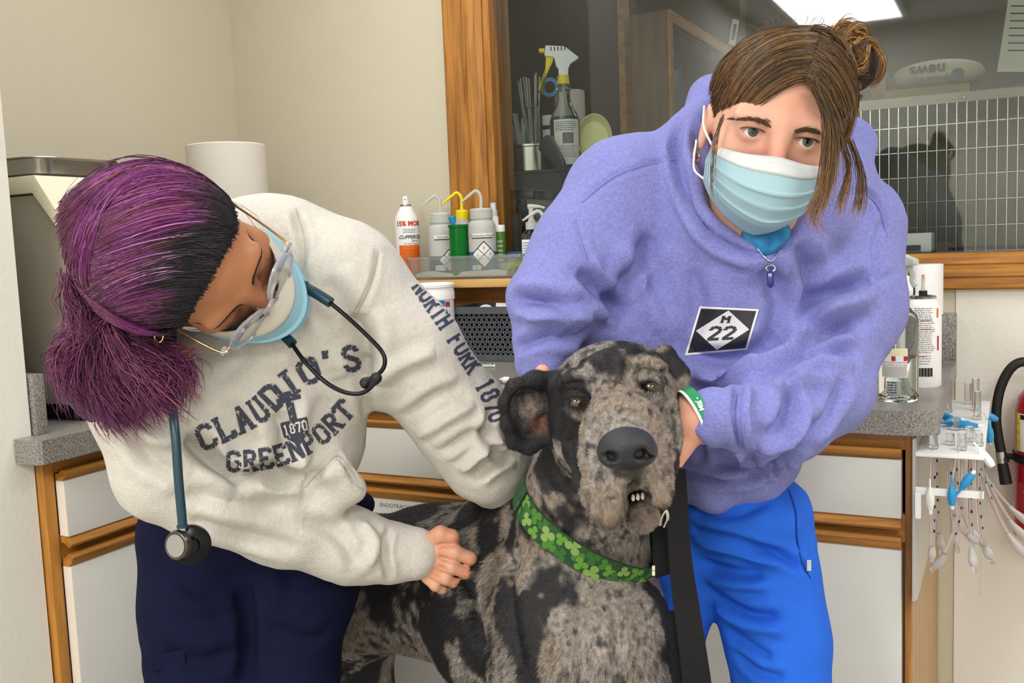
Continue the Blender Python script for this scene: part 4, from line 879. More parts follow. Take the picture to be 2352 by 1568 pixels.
# box and litter bag on the cage
q0, q1 = at(2030, 240, 1, gy+.06), at(2228, 205, 1, gy+.06)
m = MB(); m.box(q0[0], gy+.05, gz1+.0205, q1[0], gy+.35, gz1+.048); tag(m.build('flat_carton', mat('carton', '8a734e', .8), base=(q0[0], gy+.2, gz1+.02), bevel=.001), 'flat brown carton lying on top of the kennel cage', 'carton')
bz = gz1+.0485; bx0b, bx1b = at(2045, 180, 1, gy+.12)[0], at(2262, 180, 1, gy+.12)[0]
t = thing('litter_bag', 'pale paper litter bag lying upside down on the carton', 'bag', ((bx0b+bx1b)/2, gy+.17, bz))
def bagf(u, v):
    a = 6.283*u; e = math.sin(math.pi*min(max(v, .0), 1))**.35 if 0 < v < 1 else .12
    return ((bx0b+(bx1b-bx0b)*v), gy+.17+.085*math.cos(a)*e, bz+.040+.040*math.sin(a)*e*(1+.05*math.sin(7*a)))
m = MB(); m.grid(bagf, 28, 22, True); m.build('bag_body', mat('bag_paper', 'b9b39c', .7, bump=(60, .4)), t)
m = MB(); cc_ = np.array([(bx0b+bx1b)/2-.02, gy+.082, bz+.040]); ux = np.array([-1., 0, 0]); text_flat(m, 'news', cc_+np.array([.0, 0, .006]), ux, (0, 0, -1), .042, bold=.0008); text_flat(m, "yesterday's", cc_+np.array([0, 0, -.018]), ux, (0, 0, -1), .022); m.build('lettering', mat('bag_ink', '4a483f', .7), t, smooth=False)
m = MB(); m.lathe((bx1b-.062, gy+.083, bz+.028), [(.016, 0), (.016, .002)], 20, axis=(0, -1, 0)); m.build('dark_emblem', M['greyplastic'], t)
m = MB(); m.box(at(2000, 200, 1, gy+.1)[0], gy+.08, gz1+.0205, bx0b-.004, gy+.3, gz1+.10); tag(m.build('amber_jug', mat('amber', '6d4b2a', .4), base=(bx0b-.05, gy+.2, gz1+.02), bevel=.012), 'amber jug beside the litter bag on the cage, by the hair bun', 'jug')
# white appliance and dark round thing at the sill
q0, q1 = at(2050, 585, 1, .12), at(2140, 530, 1, .12)
t = thing('white_case', 'white boxy appliance standing low behind the pane by the kennel', 'appliance', ((q0[0]+q1[0])/2, .16, 1.137))
m = MB(); m.box(q0[0], .12, 1.137, q1[0], .22, q1[2]-.004); m.build('case_body', M['bright'], t, bevel=.003)
m = MB(); m.box(q0[0], .116, 1.140, q1[0]-.022, .1195, q1[2]-.030); m.build('window_panel', M['greyplastic'], t)
m = MB(); m.box(q0[0], .115, q1[2]-.008, q0[0]+.012, .1195, q1[2]-.005); m.build('slot', M['ink'], t)
q = at(2062, 520, 1, .17); m = MB(); m.lathe((q[0], q[1], q1[2]-.0038), [(.012, 0), (.018, .004), (.019, .012), (.012, .019), (.004, .021)], 20); tag(m.build('dark_knob', M['dark'], base=(q[0], q[1], q1[2]-.0038)), 'dark round knob resting on the white appliance behind the pane', 'knob')
# notice taped inside the pane
p = [at(2290, 165, 1, .0365), at(2370, 165, 1, .0365), at(2390, -40, 1, .0365), at(2322, -40, 1, .0365)]
t = thing('paper_notice', 'printed paper notice taped to the window pane at the upper right', 'notice', p[0])
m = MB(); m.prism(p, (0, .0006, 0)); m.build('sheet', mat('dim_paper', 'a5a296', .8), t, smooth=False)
m = MB()
for k in range(9):
    y0 = -20+17*k; q = at(2324-1.3*k/1*.9, y0, 1, .0362); q2 = at(2352+10*rnd.random(), y0, 1, .0362); m.tube([q, q2], .0012, 4)
m.build('text_lines', M['ink'], t, smooth=False)['kind'] = 'stuff'
# ================================================================== implicit modelling tools for bodies and cloth
def _hash(ix, iy, iz, seed):
    h = (ix*374761393+iy*668265263+iz*2147483647+seed*144269) & 0xffffffff
    h = ((h ^ (h >> 13))*1274126177) & 0xffffffff
    return ((h ^ (h >> 16)) & 0xffff)/65535.0
def vnoise(p, scale, seed=0):
    q = np.asarray(p)*scale+100.0; i = np.floor(q).astype(np.int64); f = q-i; f = f*f*(3-2*f); out = 0
    for dx in (0, 1):
        for dy in (0, 1):
            for dz in (0, 1):
                wgt = (f[:, 0] if dx else 1-f[:, 0])*(f[:, 1] if dy else 1-f[:, 1])*(f[:, 2] if dz else 1-f[:, 2])
                out = out+wgt*_hash(i[:, 0]+dx, i[:, 1]+dy, i[:, 2]+dz, seed)
    return out
def fbm(p, scale, octs=3, seed=0):
    o = 0; a = 1; t = 0
    for k in range(octs): o = o+a*vnoise(p, scale*2**k, seed+k*17); t += a; a *= .5
    return o/t
def sstep(a, b, x): t = np.clip((x-a)/(b-a), 0, 1); return t*t*(3-2*t)
class Sdf:
    def __init__(self, frame=None): self.p = []; self.fr = frame
    def _w(self, c):
        c = np.asarray(c, float)
        return c if self.fr is None else self.fr[0]+self.fr[1] @ c
    def ell(self, c, r, rot=None, k=.01, op='+'):
        """ellipsoid; rot = 3x3 columns axes"""
        rot = np.eye(3) if rot is None else np.asarray(rot, float)
        c = self._w(c); 
        if self.fr is not None: rot = self.fr[1] @ rot
        r = np.asarray(r, float); ext = np.sqrt(((rot*r)**2).sum(1))
        def f(p):
            q = (p-c) @ rot; a = np.sqrt(((q/r)**2).sum(1)); b = np.sqrt(((q/(r*r))**2).sum(1))+1e-9
            return np.where(a < .02, -r.min(), a*(a-1)/b)
        self.p.append((op, k, c-ext, c+ext, f)); return self
    def cone(self, a, b, ra, rb, k=.01, op='+', sq=None):
        a = self._w(a); b = self._w(b); ab = b-a; L2 = ab @ ab+1e-12
        def f(p):
            pa = p-a; t = np.clip(pa @ ab/L2, 0, 1); d = pa-t[:, None]*ab
            return np.sqrt((d*d).sum(1))-(ra+(rb-ra)*t)
        rm = max(ra, rb); self.p.append((op, k, np.minimum(a, b)-rm, np.maximum(a, b)+rm, f)); return self
    def chain(self, pts, rad, k=.01, op='+', kk=None):
        for i in range(len(pts)-1): self.cone(pts[i], pts[i+1], rad[i], rad[i+1], (kk if kk is not None else k) if i else k, op)
        return self
    # --- camera-aligned placement: pixel, depth (m), pixel radii
    def E(self, px, py, dep, rx, ry, rz, roll=0, yaw=0, pitch=0, k=.015, op='+'):
        s = dep/FOC; return self.ell(P(px, py, dep), (rx*s, ry*s, rz), camrot(roll, yaw, pitch), k, op)
    def K(self, pts, k=.015, op='+', kk=None):
        return self.chain([P(a, b, c) for a, b, c, r in pts], [r*c/FOC for a, b, c, r in pts], k, op, kk)
    def ev(self, p, blk=None):
        """p: (n,3) or with blk: p (nb,m,3) block culled"""
        if blk is None:
            d = np.full(len(p), 9.0)
            for op, k, lo, hi, f in self.p: d = self._op(op, k, d, f(p))
            return d
        nb, mm, _ = p.shape; lo_b = p[:, 0]; hi_b = p[:, -1]; d = np.full((nb, mm), 9.0)
        for op, k, lo, hi, f in self.p:
            g = k*1.5+blk*1.2; sel = np.nonzero(((hi_b > lo-g) & (lo_b < hi+g)).all(1))[0]
            if len(sel) == 0: continue
            v = f(p[sel].reshape(-1, 3)).reshape(len(sel), mm); d[sel] = self._op(op, k, d[sel], v)
        return d
    @staticmethod
    def _op(op, k, a, b):
        if op == '+':
            h = np.maximum(k-np.abs(a-b), 0)/k; return np.minimum(a, b)-h*h*k*.25
        b = -b; h = np.maximum(k-np.abs(a-b), 0)/k; return np.maximum(a, b)+h*h*k*.25
    def mesh(self, h, disp=None):
        lo = np.min([q[2] for q in self.p if q[0] == '+'], 0)-3*h; hi = np.max([q[3] for q in self.p if q[0] == '+'], 0)+3*h
        B = 8; bs = B*h; nb = np.ceil((hi-lo)/bs).astype(int)
        g = np.stack(np.meshgrid(*[np.arange(n) for n in nb], indexing='ij'), -1).reshape(-1, 3)
        cen = lo+(g+.5)*bs; dc = np.full(len(cen), 9.0)
        for op, k, l, u, f in self.p:
            gg = bs*2+k; s = np.nonzero(((cen > l-gg) & (cen < u+gg)).all(1))[0]
            if len(s): dc[s] = self._op(op, k, dc[s], f(cen[s]))
        keep = np.abs(dc) < bs*1.45
        g = g[keep]; ii = np.arange(B+1); off = np.stack(np.meshgrid(ii, ii, ii, indexing='ij'), -1).reshape(-1, 3)
        N = nb*B+2; vs_all = []; key_all = []; quads = []
        ch = 2500; store = []
        for s0 in range(0, len(g), ch):
            gb = g[s0:s0+ch]; pts = lo+((gb*B)[:, None, :]+off[None])*h
            v = self.ev(pts, bs)
            if disp is not None: v = v+disp(pts.reshape(-1, 3)).reshape(v.shape)
            v = v.reshape(-1, B+1, B+1, B+1); sg = v < 0
            c8 = [sg[:, a:a+B, b:b+B, c:c+B] for a in (0, 1) for b in (0, 1) for c in (0, 1)]
            sm = sum(x.astype(np.int8) for x in c8); act = (sm > 0) & (sm < 8)
            bi, i, j, k_ = np.nonzero(act)
            if len(bi) == 0: continue
            cv = np.stack([v[bi, i+a, j+b, k_+c] for a in (0, 1) for b in (0, 1) for c in (0, 1)], 1)
            acc = np.zeros((len(bi), 3)); cnt = np.zeros(len(bi))
            cor = [(a, b, c) for a in (0, 1) for b in (0, 1) for c in (0, 1)]
            for e0 in range(8):
                for ax in range(3):
                    if cor[e0][ax]: continue
                    e1 = e0+(4, 2, 1)[ax]; va, vb = cv[:, e0], cv[:, e1]; m_ = (va < 0) != (vb < 0)
                    t = np.where(m_, va/(va-vb+1e-20), 0); pt = np.tile(np.array(cor[e0], float), (len(bi), 1)); pt[:, ax] += t
                    acc[m_] += pt[m_]; cnt[m_] += 1
            cell = gb[bi]*B+np.stack([i, j, k_], 1)
            vs_all.append(lo+(cell+acc/cnt[:, None])*h); key_all.append((cell[:, 0]*N[1]+cell[:, 1])*N[2]+cell[:, 2])
            for ax, e1 in ((0, 4), (1, 2), (2, 1)):
                m_ = (cv[:, 0] < 0) != (cv[:, e1] < 0); store.append((ax, cell[m_], cv[m_, 0] < 0))
        V = np.concatenate(vs_all); key = np.concatenate(key_all); o = np.argsort(key); V = V[o]; key = key[o]
        st = np.array([N[1]*N[2], N[2], 1])
        for ax, cell, neg in store:
            b_, c_ = [(1, 2), (2, 0), (0, 1)][ax]; k0 = cell @ st
            kk = np.stack([k0, k0-st[b_], k0-st[b_]-st[c_], k0-st[c_]], 1)
            idx = np.searchsorted(key, kk); idx[idx >= len(key)] = 0; ok = (key[idx] == kk).all(1)
            q = idx[ok]; nn = neg[ok]; q[~nn] = q[~nn][:, ::-1]; quads.append(q)
        return V, np.concatenate(quads)
def camrot(roll=0, yaw=0, pitch=0):
    """columns: right, up, toward-camera axes, rotated (deg); roll ccw in the picture"""
    r, y, p_ = (math.radians(q) for q in (roll, yaw, pitch))
    B0 = np.stack([CR, CU, -CD], 1)
    Rz = np.array([[math.cos(r), -math.sin(r), 0], [math.sin(r), math.cos(r), 0], [0, 0, 1]])
    Ry = np.array([[math.cos(y), 0, math.sin(y)], [0, 1, 0], [-math.sin(y), 0, math.cos(y)]])
    Rx = np.array([[1, 0, 0], [0, math.cos(p_), -math.sin(p_)], [0, math.sin(p_), math.cos(p_)]])
    return B0 @ Rz @ Ry @ Rx
def vnormals(V, Q):
    n = np.zeros_like(V); a, b, c, d = (V[Q[:, i]] for i in range(4)); fn = np.cross(c-a, d-b)
    for i in range(4): 
        for ax in range(3): n[:, ax] += np.bincount(Q[:, i], fn[:, ax], len(V))
    return n/(np.linalg.norm(n, axis=1, keepdims=True)+1e-12)
def smooth_mesh(V, Q, it=2, lam=.5):
    e = np.concatenate([Q[:, [0, 1]], Q[:, [1, 2]], Q[:, [2, 3]], Q[:, [3, 0]]]); cnt = np.bincount(e[:, 0], minlength=len(V))+np.bincount(e[:, 1], minlength=len(V))
    for _ in range(it):
        a = np.zeros_like(V)
        for ax in range(3): a[:, ax] = np.bincount(e[:, 0], V[e[:, 1], ax], len(V))+np.bincount(e[:, 1], V[e[:, 0], ax], len(V))
        V = V+lam*(a/np.maximum(cnt, 1)[:, None]-V)
    return V
class Surf:
    """a finished surface one can ray-cast from pixels to find places on it"""
    def __init__(self, V, Q): self.V = V; self.Q = Q; self.bvh = BVHTree.FromPolygons(V.tolist(), Q.tolist())
    def hit(self, px, py):
        q = ray(px, py); q = q/np.linalg.norm(q); r = self.bvh.ray_cast(Vector(CP), Vector(q)); return None if r[0] is None else np.array(r[0])
    def hits(self, pts): return [h for h in (self.hit(*p) for p in pts) if h is not None]
def dist_poly(V, pts):
    """distance of V to polyline and signed side is not needed"""
    best = np.full(len(V), 9.0); lo = np.min(pts, 0)-.09; hi = np.max(pts, 0)+.09; s = np.nonzero(((V > lo) & (V < hi)).all(1))[0]; P_ = V[s]; bb = np.full(len(s), 9.0); bt = np.zeros(len(s))
    n = len(pts)-1
    for i in range(max(n, 1)):
        a = pts[i]; b = pts[min(i+1, n)]; ab = b-a; t = np.clip((P_-a) @ ab/(ab @ ab+1e-12), 0, 1); d = np.linalg.norm(P_-a-t[:, None]*ab, axis=1)
        m_ = d < bb; bb[m_] = d[m_]; bt[m_] = (i+t[m_])/max(n, 1)
    best[s] = bb; tt = np.zeros(len(V)); tt[s] = bt; return best, tt
def folds(V, Q, lines, samples=5):
    """press creases (neg depth) or raise ridges along pixel-traced lines found on the surface; lines: (points, width m, depth m)"""
    sf = Surf(V, Q); N = vnormals(V, Q); D = np.zeros(len(V))
    for pts, wd, dp in lines:
        pp = [np.array([p[0], p[1], 0.]) for p in pts]; pp = [q[:2] for q in spline(pp, samples)] if len(pp) > 2 else [q[:2] for q in pp]
        h = sf.hits(pp)
        if len(h) < 2: continue
        h = np.array(h); d, t = dist_poly(V, h); taper = np.clip(np.minimum(t, 1-t)*6, 0, 1)**.5*.85+.15
        g = np.exp(-(d/wd)**2); ridge = np.exp(-((d-wd*1.9)/(wd*1.1))**2)
        D += dp*taper*(g-.45*ridge)
    return V+N*D[:, None]
def strands_mesh(C, rad, sides=3):
    """C: (n,m,3) strand points, rad: (n,m) -> V, Q"""
    n, m_, _ = C.shape; T = np.gradient(C, axis=1); T /= np.linalg.norm(T, axis=2, keepdims=True)+1e-12
    ref = np.array([.31, .52, .79]); U = np.cross(T, ref); U /= np.linalg.norm(U, axis=2, keepdims=True)+1e-12; W = np.cross(T, U)
    rings = [C+(U*math.cos(6.2832*k/sides)+W*math.sin(6.2832*k/sides))*rad[:, :, None] for k in range(sides)]
    V = np.stack(rings, 2).reshape(-1, 3); i = np.arange(n)[:, None, None]; j = np.arange(m_-1)[None, :, None]; k = np.arange(sides)[None, None, :]; k2 = (k+1) % sides
    b = (i*m_+j)*sides; b2 = (i*m_+j+1)*sides
    return V, np.stack([b+k, b+k2, b2+k2, b2+k], -1).reshape(-1, 4)
L = []
def ln(pts, w_, d_): L.append((pts, w_*.001, d_*.001))
# ================================================================== the dog
rng = np.random.default_rng(5)
S_ = Sdf()
# trunk, neck, legs
S_.E(1335, 1440, 1.30, 175, 215, .15, k=.06)
S_.E(1180, 1400, 1.47, 205, 205, .20, k=.06)
S_.K([(1180, 1320, 1.45, 165), (1000, 1330, 1.58, 150), (830, 1345, 1.68, 142), (740, 1370, 1.74, 125)], k=.06)
S_.K([(1395, 950, 1.225, 105), (1350, 1130, 1.25, 122), (1330, 1290, 1.285, 160)], k=.05)
S_.K([(1225, 1190, 1.36, 70), (1160, 1220, 1.42, 90)], k=.06)
S_.K([(1255, 1420, 1.26, 105), (1240, 1620, 1.24, 82), (1240, 2000, 1.25, 58), (1240, 2560, 1.26, 48), (1235, 2660, 1.24, 60)], k=.05)
S_.K([(1450, 1440, 1.22, 78), (1442, 1600, 1.21, 74), (1440, 2000, 1.22, 56), (1440, 2640, 1.23, 46), (1436, 2740, 1.21, 58)], k=.05)
S_.K([(790, 1480, 1.74, 120), (800, 1640, 1.72, 95), (790, 1820, 1.80, 50), (800, 2130, 1.80, 36)], k=.05)
S_.K([(700, 1440, 1.82, 110), (690, 1640, 1.86, 75), (690, 2030, 1.90, 36)], k=.05)
# skull and cheeks
S_.E(1402, 890, 1.16, 136, 106, .085, roll=12, k=.03)
S_.E(1322, 1000, 1.155, 56, 100, .06, roll=8, k=.035)
S_.E(1532, 985, 1.15, 34, 95, .055, roll=4, k=.03)
# brows
S_.E(1322, 872, 1.085, 46, 22, .018, roll=28, k=.025); S_.E(1486, 840, 1.08, 48, 22, .018, roll=-8, k=.025)
S_.E(1402, 868, 1.078, 40, 60, .014, roll=12, k=.03)
# muzzle: bridge, then the hanging lips either side
S_.K([(1412, 930, 1.085, 84), (1430, 985, 1.02, 76), (1441, 1035, .975, 62)], k=.025)
S_.K([(1392, 990, 1.035, 52), (1392, 1050, 1.0, 54), (1393, 1120, .978, 46), (1396, 1168, .968, 38), (1402, 1190, .962, 26)], k=.012)
S_.K([(1478, 985, 1.035, 50), (1492, 1040, 1.0, 50), (1506, 1095, .975, 36), (1514, 1130, .966, 26), (1518, 1148, .962, 20)], k=.012)
S_.K([(1350, 1040, 1.07, 42), (1362, 1110, 1.04, 38), (1376, 1170, 1.01, 30)], k=.012)
S_.E(1532, 1060, 1.06, 26, 48, .03, k=.015)
S_.E(1443, 1088, .966, 32, 32, .022, k=.018)
# lower jaw and chin
S_.K([(1430, 1110, 1.09, 62), (1452, 1158, 1.03, 46), (1470, 1186, 1.0, 40)], k=.008)
S_.E(1476, 1184, 1.000, 36, 26, .016, k=.010)
S_.E(1425, 1150, 1.13, 60, 55, .05, k=.03)
# mouth gap
S_.E(1470, 1139, .968, 27, 13, .035, roll=8, k=.006, op='-'); S_.K([(1453, 1114, .95, 9), (1450, 1150, .95, 11), (1438, 1186, .95, 9), (1426, 1208, .95, 7)], k=.008, op='-'); S_.K([(1488, 1142, .94, 8), (1510, 1168, .94, 8)], k=.006, op='-')
# nose pad bed
S_.E(1440, 1032, .950, 56, 44, .028, roll=5, k=.010)
S_.K([(1440, 1066, .912, 3), (1444, 1088, .928, 3), (1450, 1112, .936, 3)], k=.006, op='-')
# eyes: sockets and lids
EYE = [(1327, 924, 1.078, -14), (1496, 889, 1.070, -6)]
for ex, ey, ed, er_ in EYE:
    S_.E(ex, ey, ed-.016, 32, 24, .018, roll=er_, k=.02, op='-')
    S_.E(ex, ey, ed+.004, 29, 26, .0165, roll=er_, k=.008)
    S_.E(ex, ey+2, ed-.014, 23, 11, .020, roll=er_, k=.006, op='-')
    S_.K([(ex-34, ey+18, ed-.004, 5), (ex-8, ey+32, ed-.010, 6), (ex+26, ey+22, ed-.006, 5)], k=.010)
# ears
S_.E(1214, 948, 1.165, 56, 82, .014, roll=8, yaw=-14, k=.012)
S_.K([(1268, 872, 1.150, 20), (1228, 872, 1.140, 18), (1180, 888, 1.135, 15), (1160, 925, 1.138, 13), (1166, 975, 1.142, 13), (1180, 1015, 1.15, 14), (1215, 1028, 1.155, 14), (1250, 1005, 1.155, 15)], k=.010)
S_.E(1212, 940, 1.136, 38, 45, .014, roll=10, k=.010, op='-')
S_.K([(1232, 905, 1.152, 7), (1242, 935, 1.146, 9), (1220, 955, 1.148, 8), (1205, 985, 1.152, 6)], k=.008); S_.K([(1188, 905, 1.152, 5), (1200, 950, 1.152, 6), (1225, 975, 1.152, 6)], k=.008)
S_.K([(1528, 815, 1.17, 24), (1556, 862, 1.165, 24), (1560, 915, 1.16, 20), (1556, 950, 1.155, 14)], k=.012); S_.K([(1570, 880, 1.15, 8), (1572, 920, 1.148, 8)], k=.01)
# gathered skin under the fingers
S_.K([(1052, 1245, 1.45, 12), (1078, 1268, 1.43, 15), (1085, 1310, 1.44, 14)], k=.02)
V, Q = S_.mesh(.0027)
V = smooth_mesh(V, Q, 1, .4)
L = []
# brow and forehead wrinkles, cheek and muzzle folds
ln([(1368, 830), (1378, 865), (1372, 900)], 5, -4); ln([(1402, 818), (1408, 862), (1398, 905)], 5, -4); ln([(1436, 825), (1438, 860), (1446, 890)], 5, -4)
ln([(1290, 850), (1320, 838), (1352, 850)], 5, -3); ln([(1446, 812), (1490, 806), (1525, 830)], 5, -3.5); ln([(1285, 905), (1300, 885), (1335, 880), (1362, 900)], 4, -3); ln([(1450, 868), (1480, 850), (1520, 862)], 4, -3)
ln([(1346, 960), (1338, 1020), (1346, 1080), (1358, 1130)], 6, -5); ln([(1310, 1000), (1315, 1060), (1335, 1110)], 6, -4); ln([(1290, 960), (1285, 1030), (1305, 1080)], 6, -3.5)
ln([(1510, 950), (1520, 1010), (1516, 1060)], 5, -4.5); ln([(1535, 930), (1545, 990), (1542, 1050)], 5, -4); ln([(1490, 930), (1498, 960), (1496, 985)], 4, -2.5)
ln([(1370, 1010), (1362, 1070), (1376, 1130), (1400, 1165)], 5, -2.5); ln([(1500, 1045), (1515, 1080), (1518, 1110)], 4, -2.5); ln([(1330, 1140), (1360, 1200), (1390, 1230)], 6, -4); ln([(1352, 1090), (1368, 1150), (1384, 1200)], 5, -3)
ln([(1290, 1130), (1330, 1190), (1390, 1235), (1450, 1245)], 7, -5); ln([(1250, 1090), (1290, 1170), (1350, 1230)], 8, -5); ln([(1230, 1120), (1270, 1200), (1330, 1260)], 8, -4)
ln([(1415, 1400), (1420, 1480), (1410, 1560)], 8, -5); ln([(1340, 1380), (1330, 1470), (1350, 1560)], 10, -5); ln([(1190, 1260), (1170, 1340), (1180, 1440), (1200, 1540)], 12, -7); ln([(1110, 1330), (1100, 1420), (1130, 1520)], 12, -6); ln([(1050, 1300), (1090, 1360), (1090, 1420)], 8, -6)
V = folds(V, Q, L)
dogN = vnormals(V, Q); dog = Surf(V, Q)
# ---- coat colours
def coat(p, blackf):
    """merle coat: pale grey-fawn streaked hair with black patches; blackf = extra blackness field"""
    n1 = fbm(p, 26, 3, 1); n2 = fbm(p, 90, 3, 9); n3 = vnoise(p*np.array([1, 1, .45]), 420, 4); n4 = fbm(p, 9, 2, 22)
    blk = sstep(.48, .60, n1*.66+n4*.18+n2*.20+blackf)
    fl = sstep(.55, .70, n2+blackf*.35)*.85
    light = lin('a59c93'); mid = lin('443f3a'); fawn = lin('82705e'); dark = lin('1d1c1e'); brown = lin('4a4038')
    c = np.array(light)[None]*(1-n3[:, None])+np.array(mid)[None]*n3[:, None]
    g = sstep(.45, .62, fbm(p, 14, 2, 31))[:, None]*.55; c = c*(1-g)+np.array(fawn)*g*(.45+.75*(1-n3[:, None]))
    dk = np.array(dark)*(.75+.7*n3[:, None]); c = c*(1-fl[:, None])+dk*fl[:, None]; c = c*(1-blk[:, None])+dk*blk[:, None]
    return c
PATCH = [  # (px,py, radius px, amount)
 (1500, 800, 55, .22), (1535, 840, 45, .22), (1430, 795, 70, .12), (1310, 830, 30, .08), (1385, 845, 26, .16), (1418, 850, 22, .18), (1318, 918, 30, .16), (1350, 905, 25, .16), (1305, 945, 25, .12),
 (1312, 975, 42, .32), (1308, 1040, 42, .34), (1326, 1095, 36, .30), (1290, 930, 25, .15), (1345, 1010, 30, .10), (1278, 900, 26, .2), (1275, 990, 25, .2), (1490, 880, 22, .08), (1520, 900, 22, .10), (1540, 1080, 24, .12),
 (1380, 1170, 40, -.02), (1350, 1150, 30, .08), (1275, 1100, 50, .12), (1320, 1180, 60, .14), (1400, 1225, 55, .12), (1260, 1060, 40, .15),
 (960, 1185, 90, .22), (880, 1200, 80, .25), (1060, 1190, 50, .10), (1150, 1150, 45, .15), (1120, 1240, 45, .14), (1040, 1265, 40, .12),
 (990, 1420, 75, .25), (1010, 1490, 65, .22), (1190, 1420, 60, .25), (1200, 1480, 50, .22), (1215, 1530, 45, .2), (1170, 1380, 40, .18), (1130, 1370, 30, .12), (900, 1380, 90, .14), (850, 1330, 80, .16), (1090, 1450, 35, .18), (1100, 1520, 35, .16), (860, 1540, 60, .10), (940, 1560, 50, .1),
 (1420, 900, 60, -.10), (1440, 960, 60, -.12), (1500, 960, 45, -.08), (1500, 1010, 40, -.08), (1390, 1090, 40, -.08), (1500, 1110, 30, -.08), (1380, 960, 30, -.06), (1330, 860, 30, -.06), (1480, 840, 35, -.07),
 (1300, 1400, 100, -.06), (1420, 1420, 100, -.12), (1480, 1450, 60, -.14), (1470, 1530, 60, -.12), (1300, 1250, 60, -.05), (1050, 1220, 40, -.05), (1450, 1260, 40, -.06), (1330, 1520, 90, -.08), (1100, 1300, 60, -.06)]
PH = [(h, r_*proj(h)[2]/FOC, a) for h, r_, a in ((dog.hit(x, y), r_, a) for x, y, r_, a in PATCH) if h is not None]
EARP = [dog.hit(x, y) for x, y in ((1170, 900), (1200, 880), (1240, 880), (1170, 990), (1200, 1010), (1240, 1010), (1160, 940), (1255, 980))]
def blackness(p):
    f = np.full(len(p), -.035)
    for h, r_, a in PH: f += a*np.exp(-((p-h)**2).sum(1)/(r_*r_))
    for h in EARP:
        if h is not None: f += .30*np.exp(-((p-h)**2).sum(1)/(.020**2))
    return f
LIP = [dog.hit(x, y) for x, y in ((1372, 1190), (1386, 1208), (1402, 1212), (1424, 1200), (1438, 1178), (1446, 1150), (1452, 1122), (1462, 1112), (1478, 1126), (1494, 1148), (1512, 1166), (1530, 1162))]
LIP = np.array([q for q in LIP if q is not None])
def lips(p): d_, t_ = dist_poly(p, LIP); return np.exp(-(d_/.0042)**2)
CHN = P(1474, 1192, .975)
def dress(p, c):
    m_ = lips(p)[:, None]*.8; c = c*(1-m_)+np.array(lin('2a2220'))*m_
    m_ = np.exp(-((p-CHN)**2).sum(1)/.019**2)[:, None]*.7; c = c*(1-m_)+np.array(lin('44382f'))*m_; return c
dcol = dress(V, coat(V, blackness(V)))
def paint(mask, c): 
    global dcol
    dcol = dcol*(1-mask[:, None])+np.array(lin(c))[None]*mask[:, None]
nosec = P(1440, 1032, .935); dN = np.linalg.norm((V-nosec)*np.array([1, 1, 1]), axis=1)
def nearmask(px, py, dep, rpx, soft=.35):
    c = P(px, py, dep); r_ = rpx*dep/FOC; return 1-sstep(r_*(1-soft), r_*(1+soft), np.linalg.norm(V-c, axis=1))
nm = .9*np.maximum.reduce([nearmask(1440, 1030, .925, 58, .10), nearmask(1412, 1040, .925, 40, .1), nearmask(1470, 1036, .925, 40, .1), nearmask(1440, 1008, .925, 40, .12)]); paint(nm, '26272b')
paint(nearmask(1448, 1085, .94, 26)*.7, '2b2827'); mouth = nearmask(1468, 1146, .965, 24)*1.0; paint(mouth, '1a1010')
paint(nearmask(1472, 1190, .96, 44)*.65, '4b3d35'); paint(nearmask(1402, 1190, .95, 34)*.45, '6b5a4a'); paint(nearmask(1520, 1150, .95, 26)*.45, '86705a')
for ex, ey, ed, er_ in EYE: paint(nearmask(ex, ey+2, ed-.012, 27, .4)*.9, '161517')
paint(nearmask(1212, 940, 1.15, 40, .5)*.55, '6a5c56'); paint(nearmask(1240, 975, 1.15, 22, .5)*.55, '7e4a3c')
dogroot = thing('dog', 'large black and grey merle dog held between two people, head facing the camera', 'dog', (P(1240, 2660, 1.3)[0], P(1240, 2660, 1.3)[1], 0))
coatm = mat('dog_coat', None, .62, attr=True, bump=(260, .5), spec=.35)
# separate roughness on the nose: wet leather look
V[:, 2] = np.maximum(V[:, 2], 0.0)
mesh_obj('body', V, Q, coatm, dogroot, cols=dcol)
# ---- nose pad
s = Sdf(); s.E(1440, 1032, .945, 59, 46, .030, roll=5, k=.010); s.E(1440, 1014, .938, 51, 26, .028, roll=4, k=.012); s.E(1404, 1042, .938, 28, 26, .024, k=.012); s.E(1476, 1037, .938, 28, 26, .024, k=.012)
s.E(1405, 1050, .912, 16, 12, .018, roll=-25, k=.005, op='-'); s.E(1474, 1044, .912, 16, 12, .018, roll=22, k=.005, op='-')
s.K([(1384, 1052, .925, 4), (1396, 1060, .914, 7)], k=.005, op='-'); s.K([(1496, 1045, .925, 4), (1484, 1054, .914, 7)], k=.005, op='-')
s.K([(1440, 1046, .905, 3), (1441, 1066, .908, 3), (1443, 1085, .92, 3)], k=.006, op='-'); s.E(1444, 1098, .98, 60, 26, .04, k=.006, op='-')
V2, Q2 = s.mesh(.0014); V2 = smooth_mesh(V2, Q2, 1, .4); mesh_obj('nose', V2, Q2, mat('nose_leather', '26272b', .38, bump=(700, .5), spec=.5), dogroot)
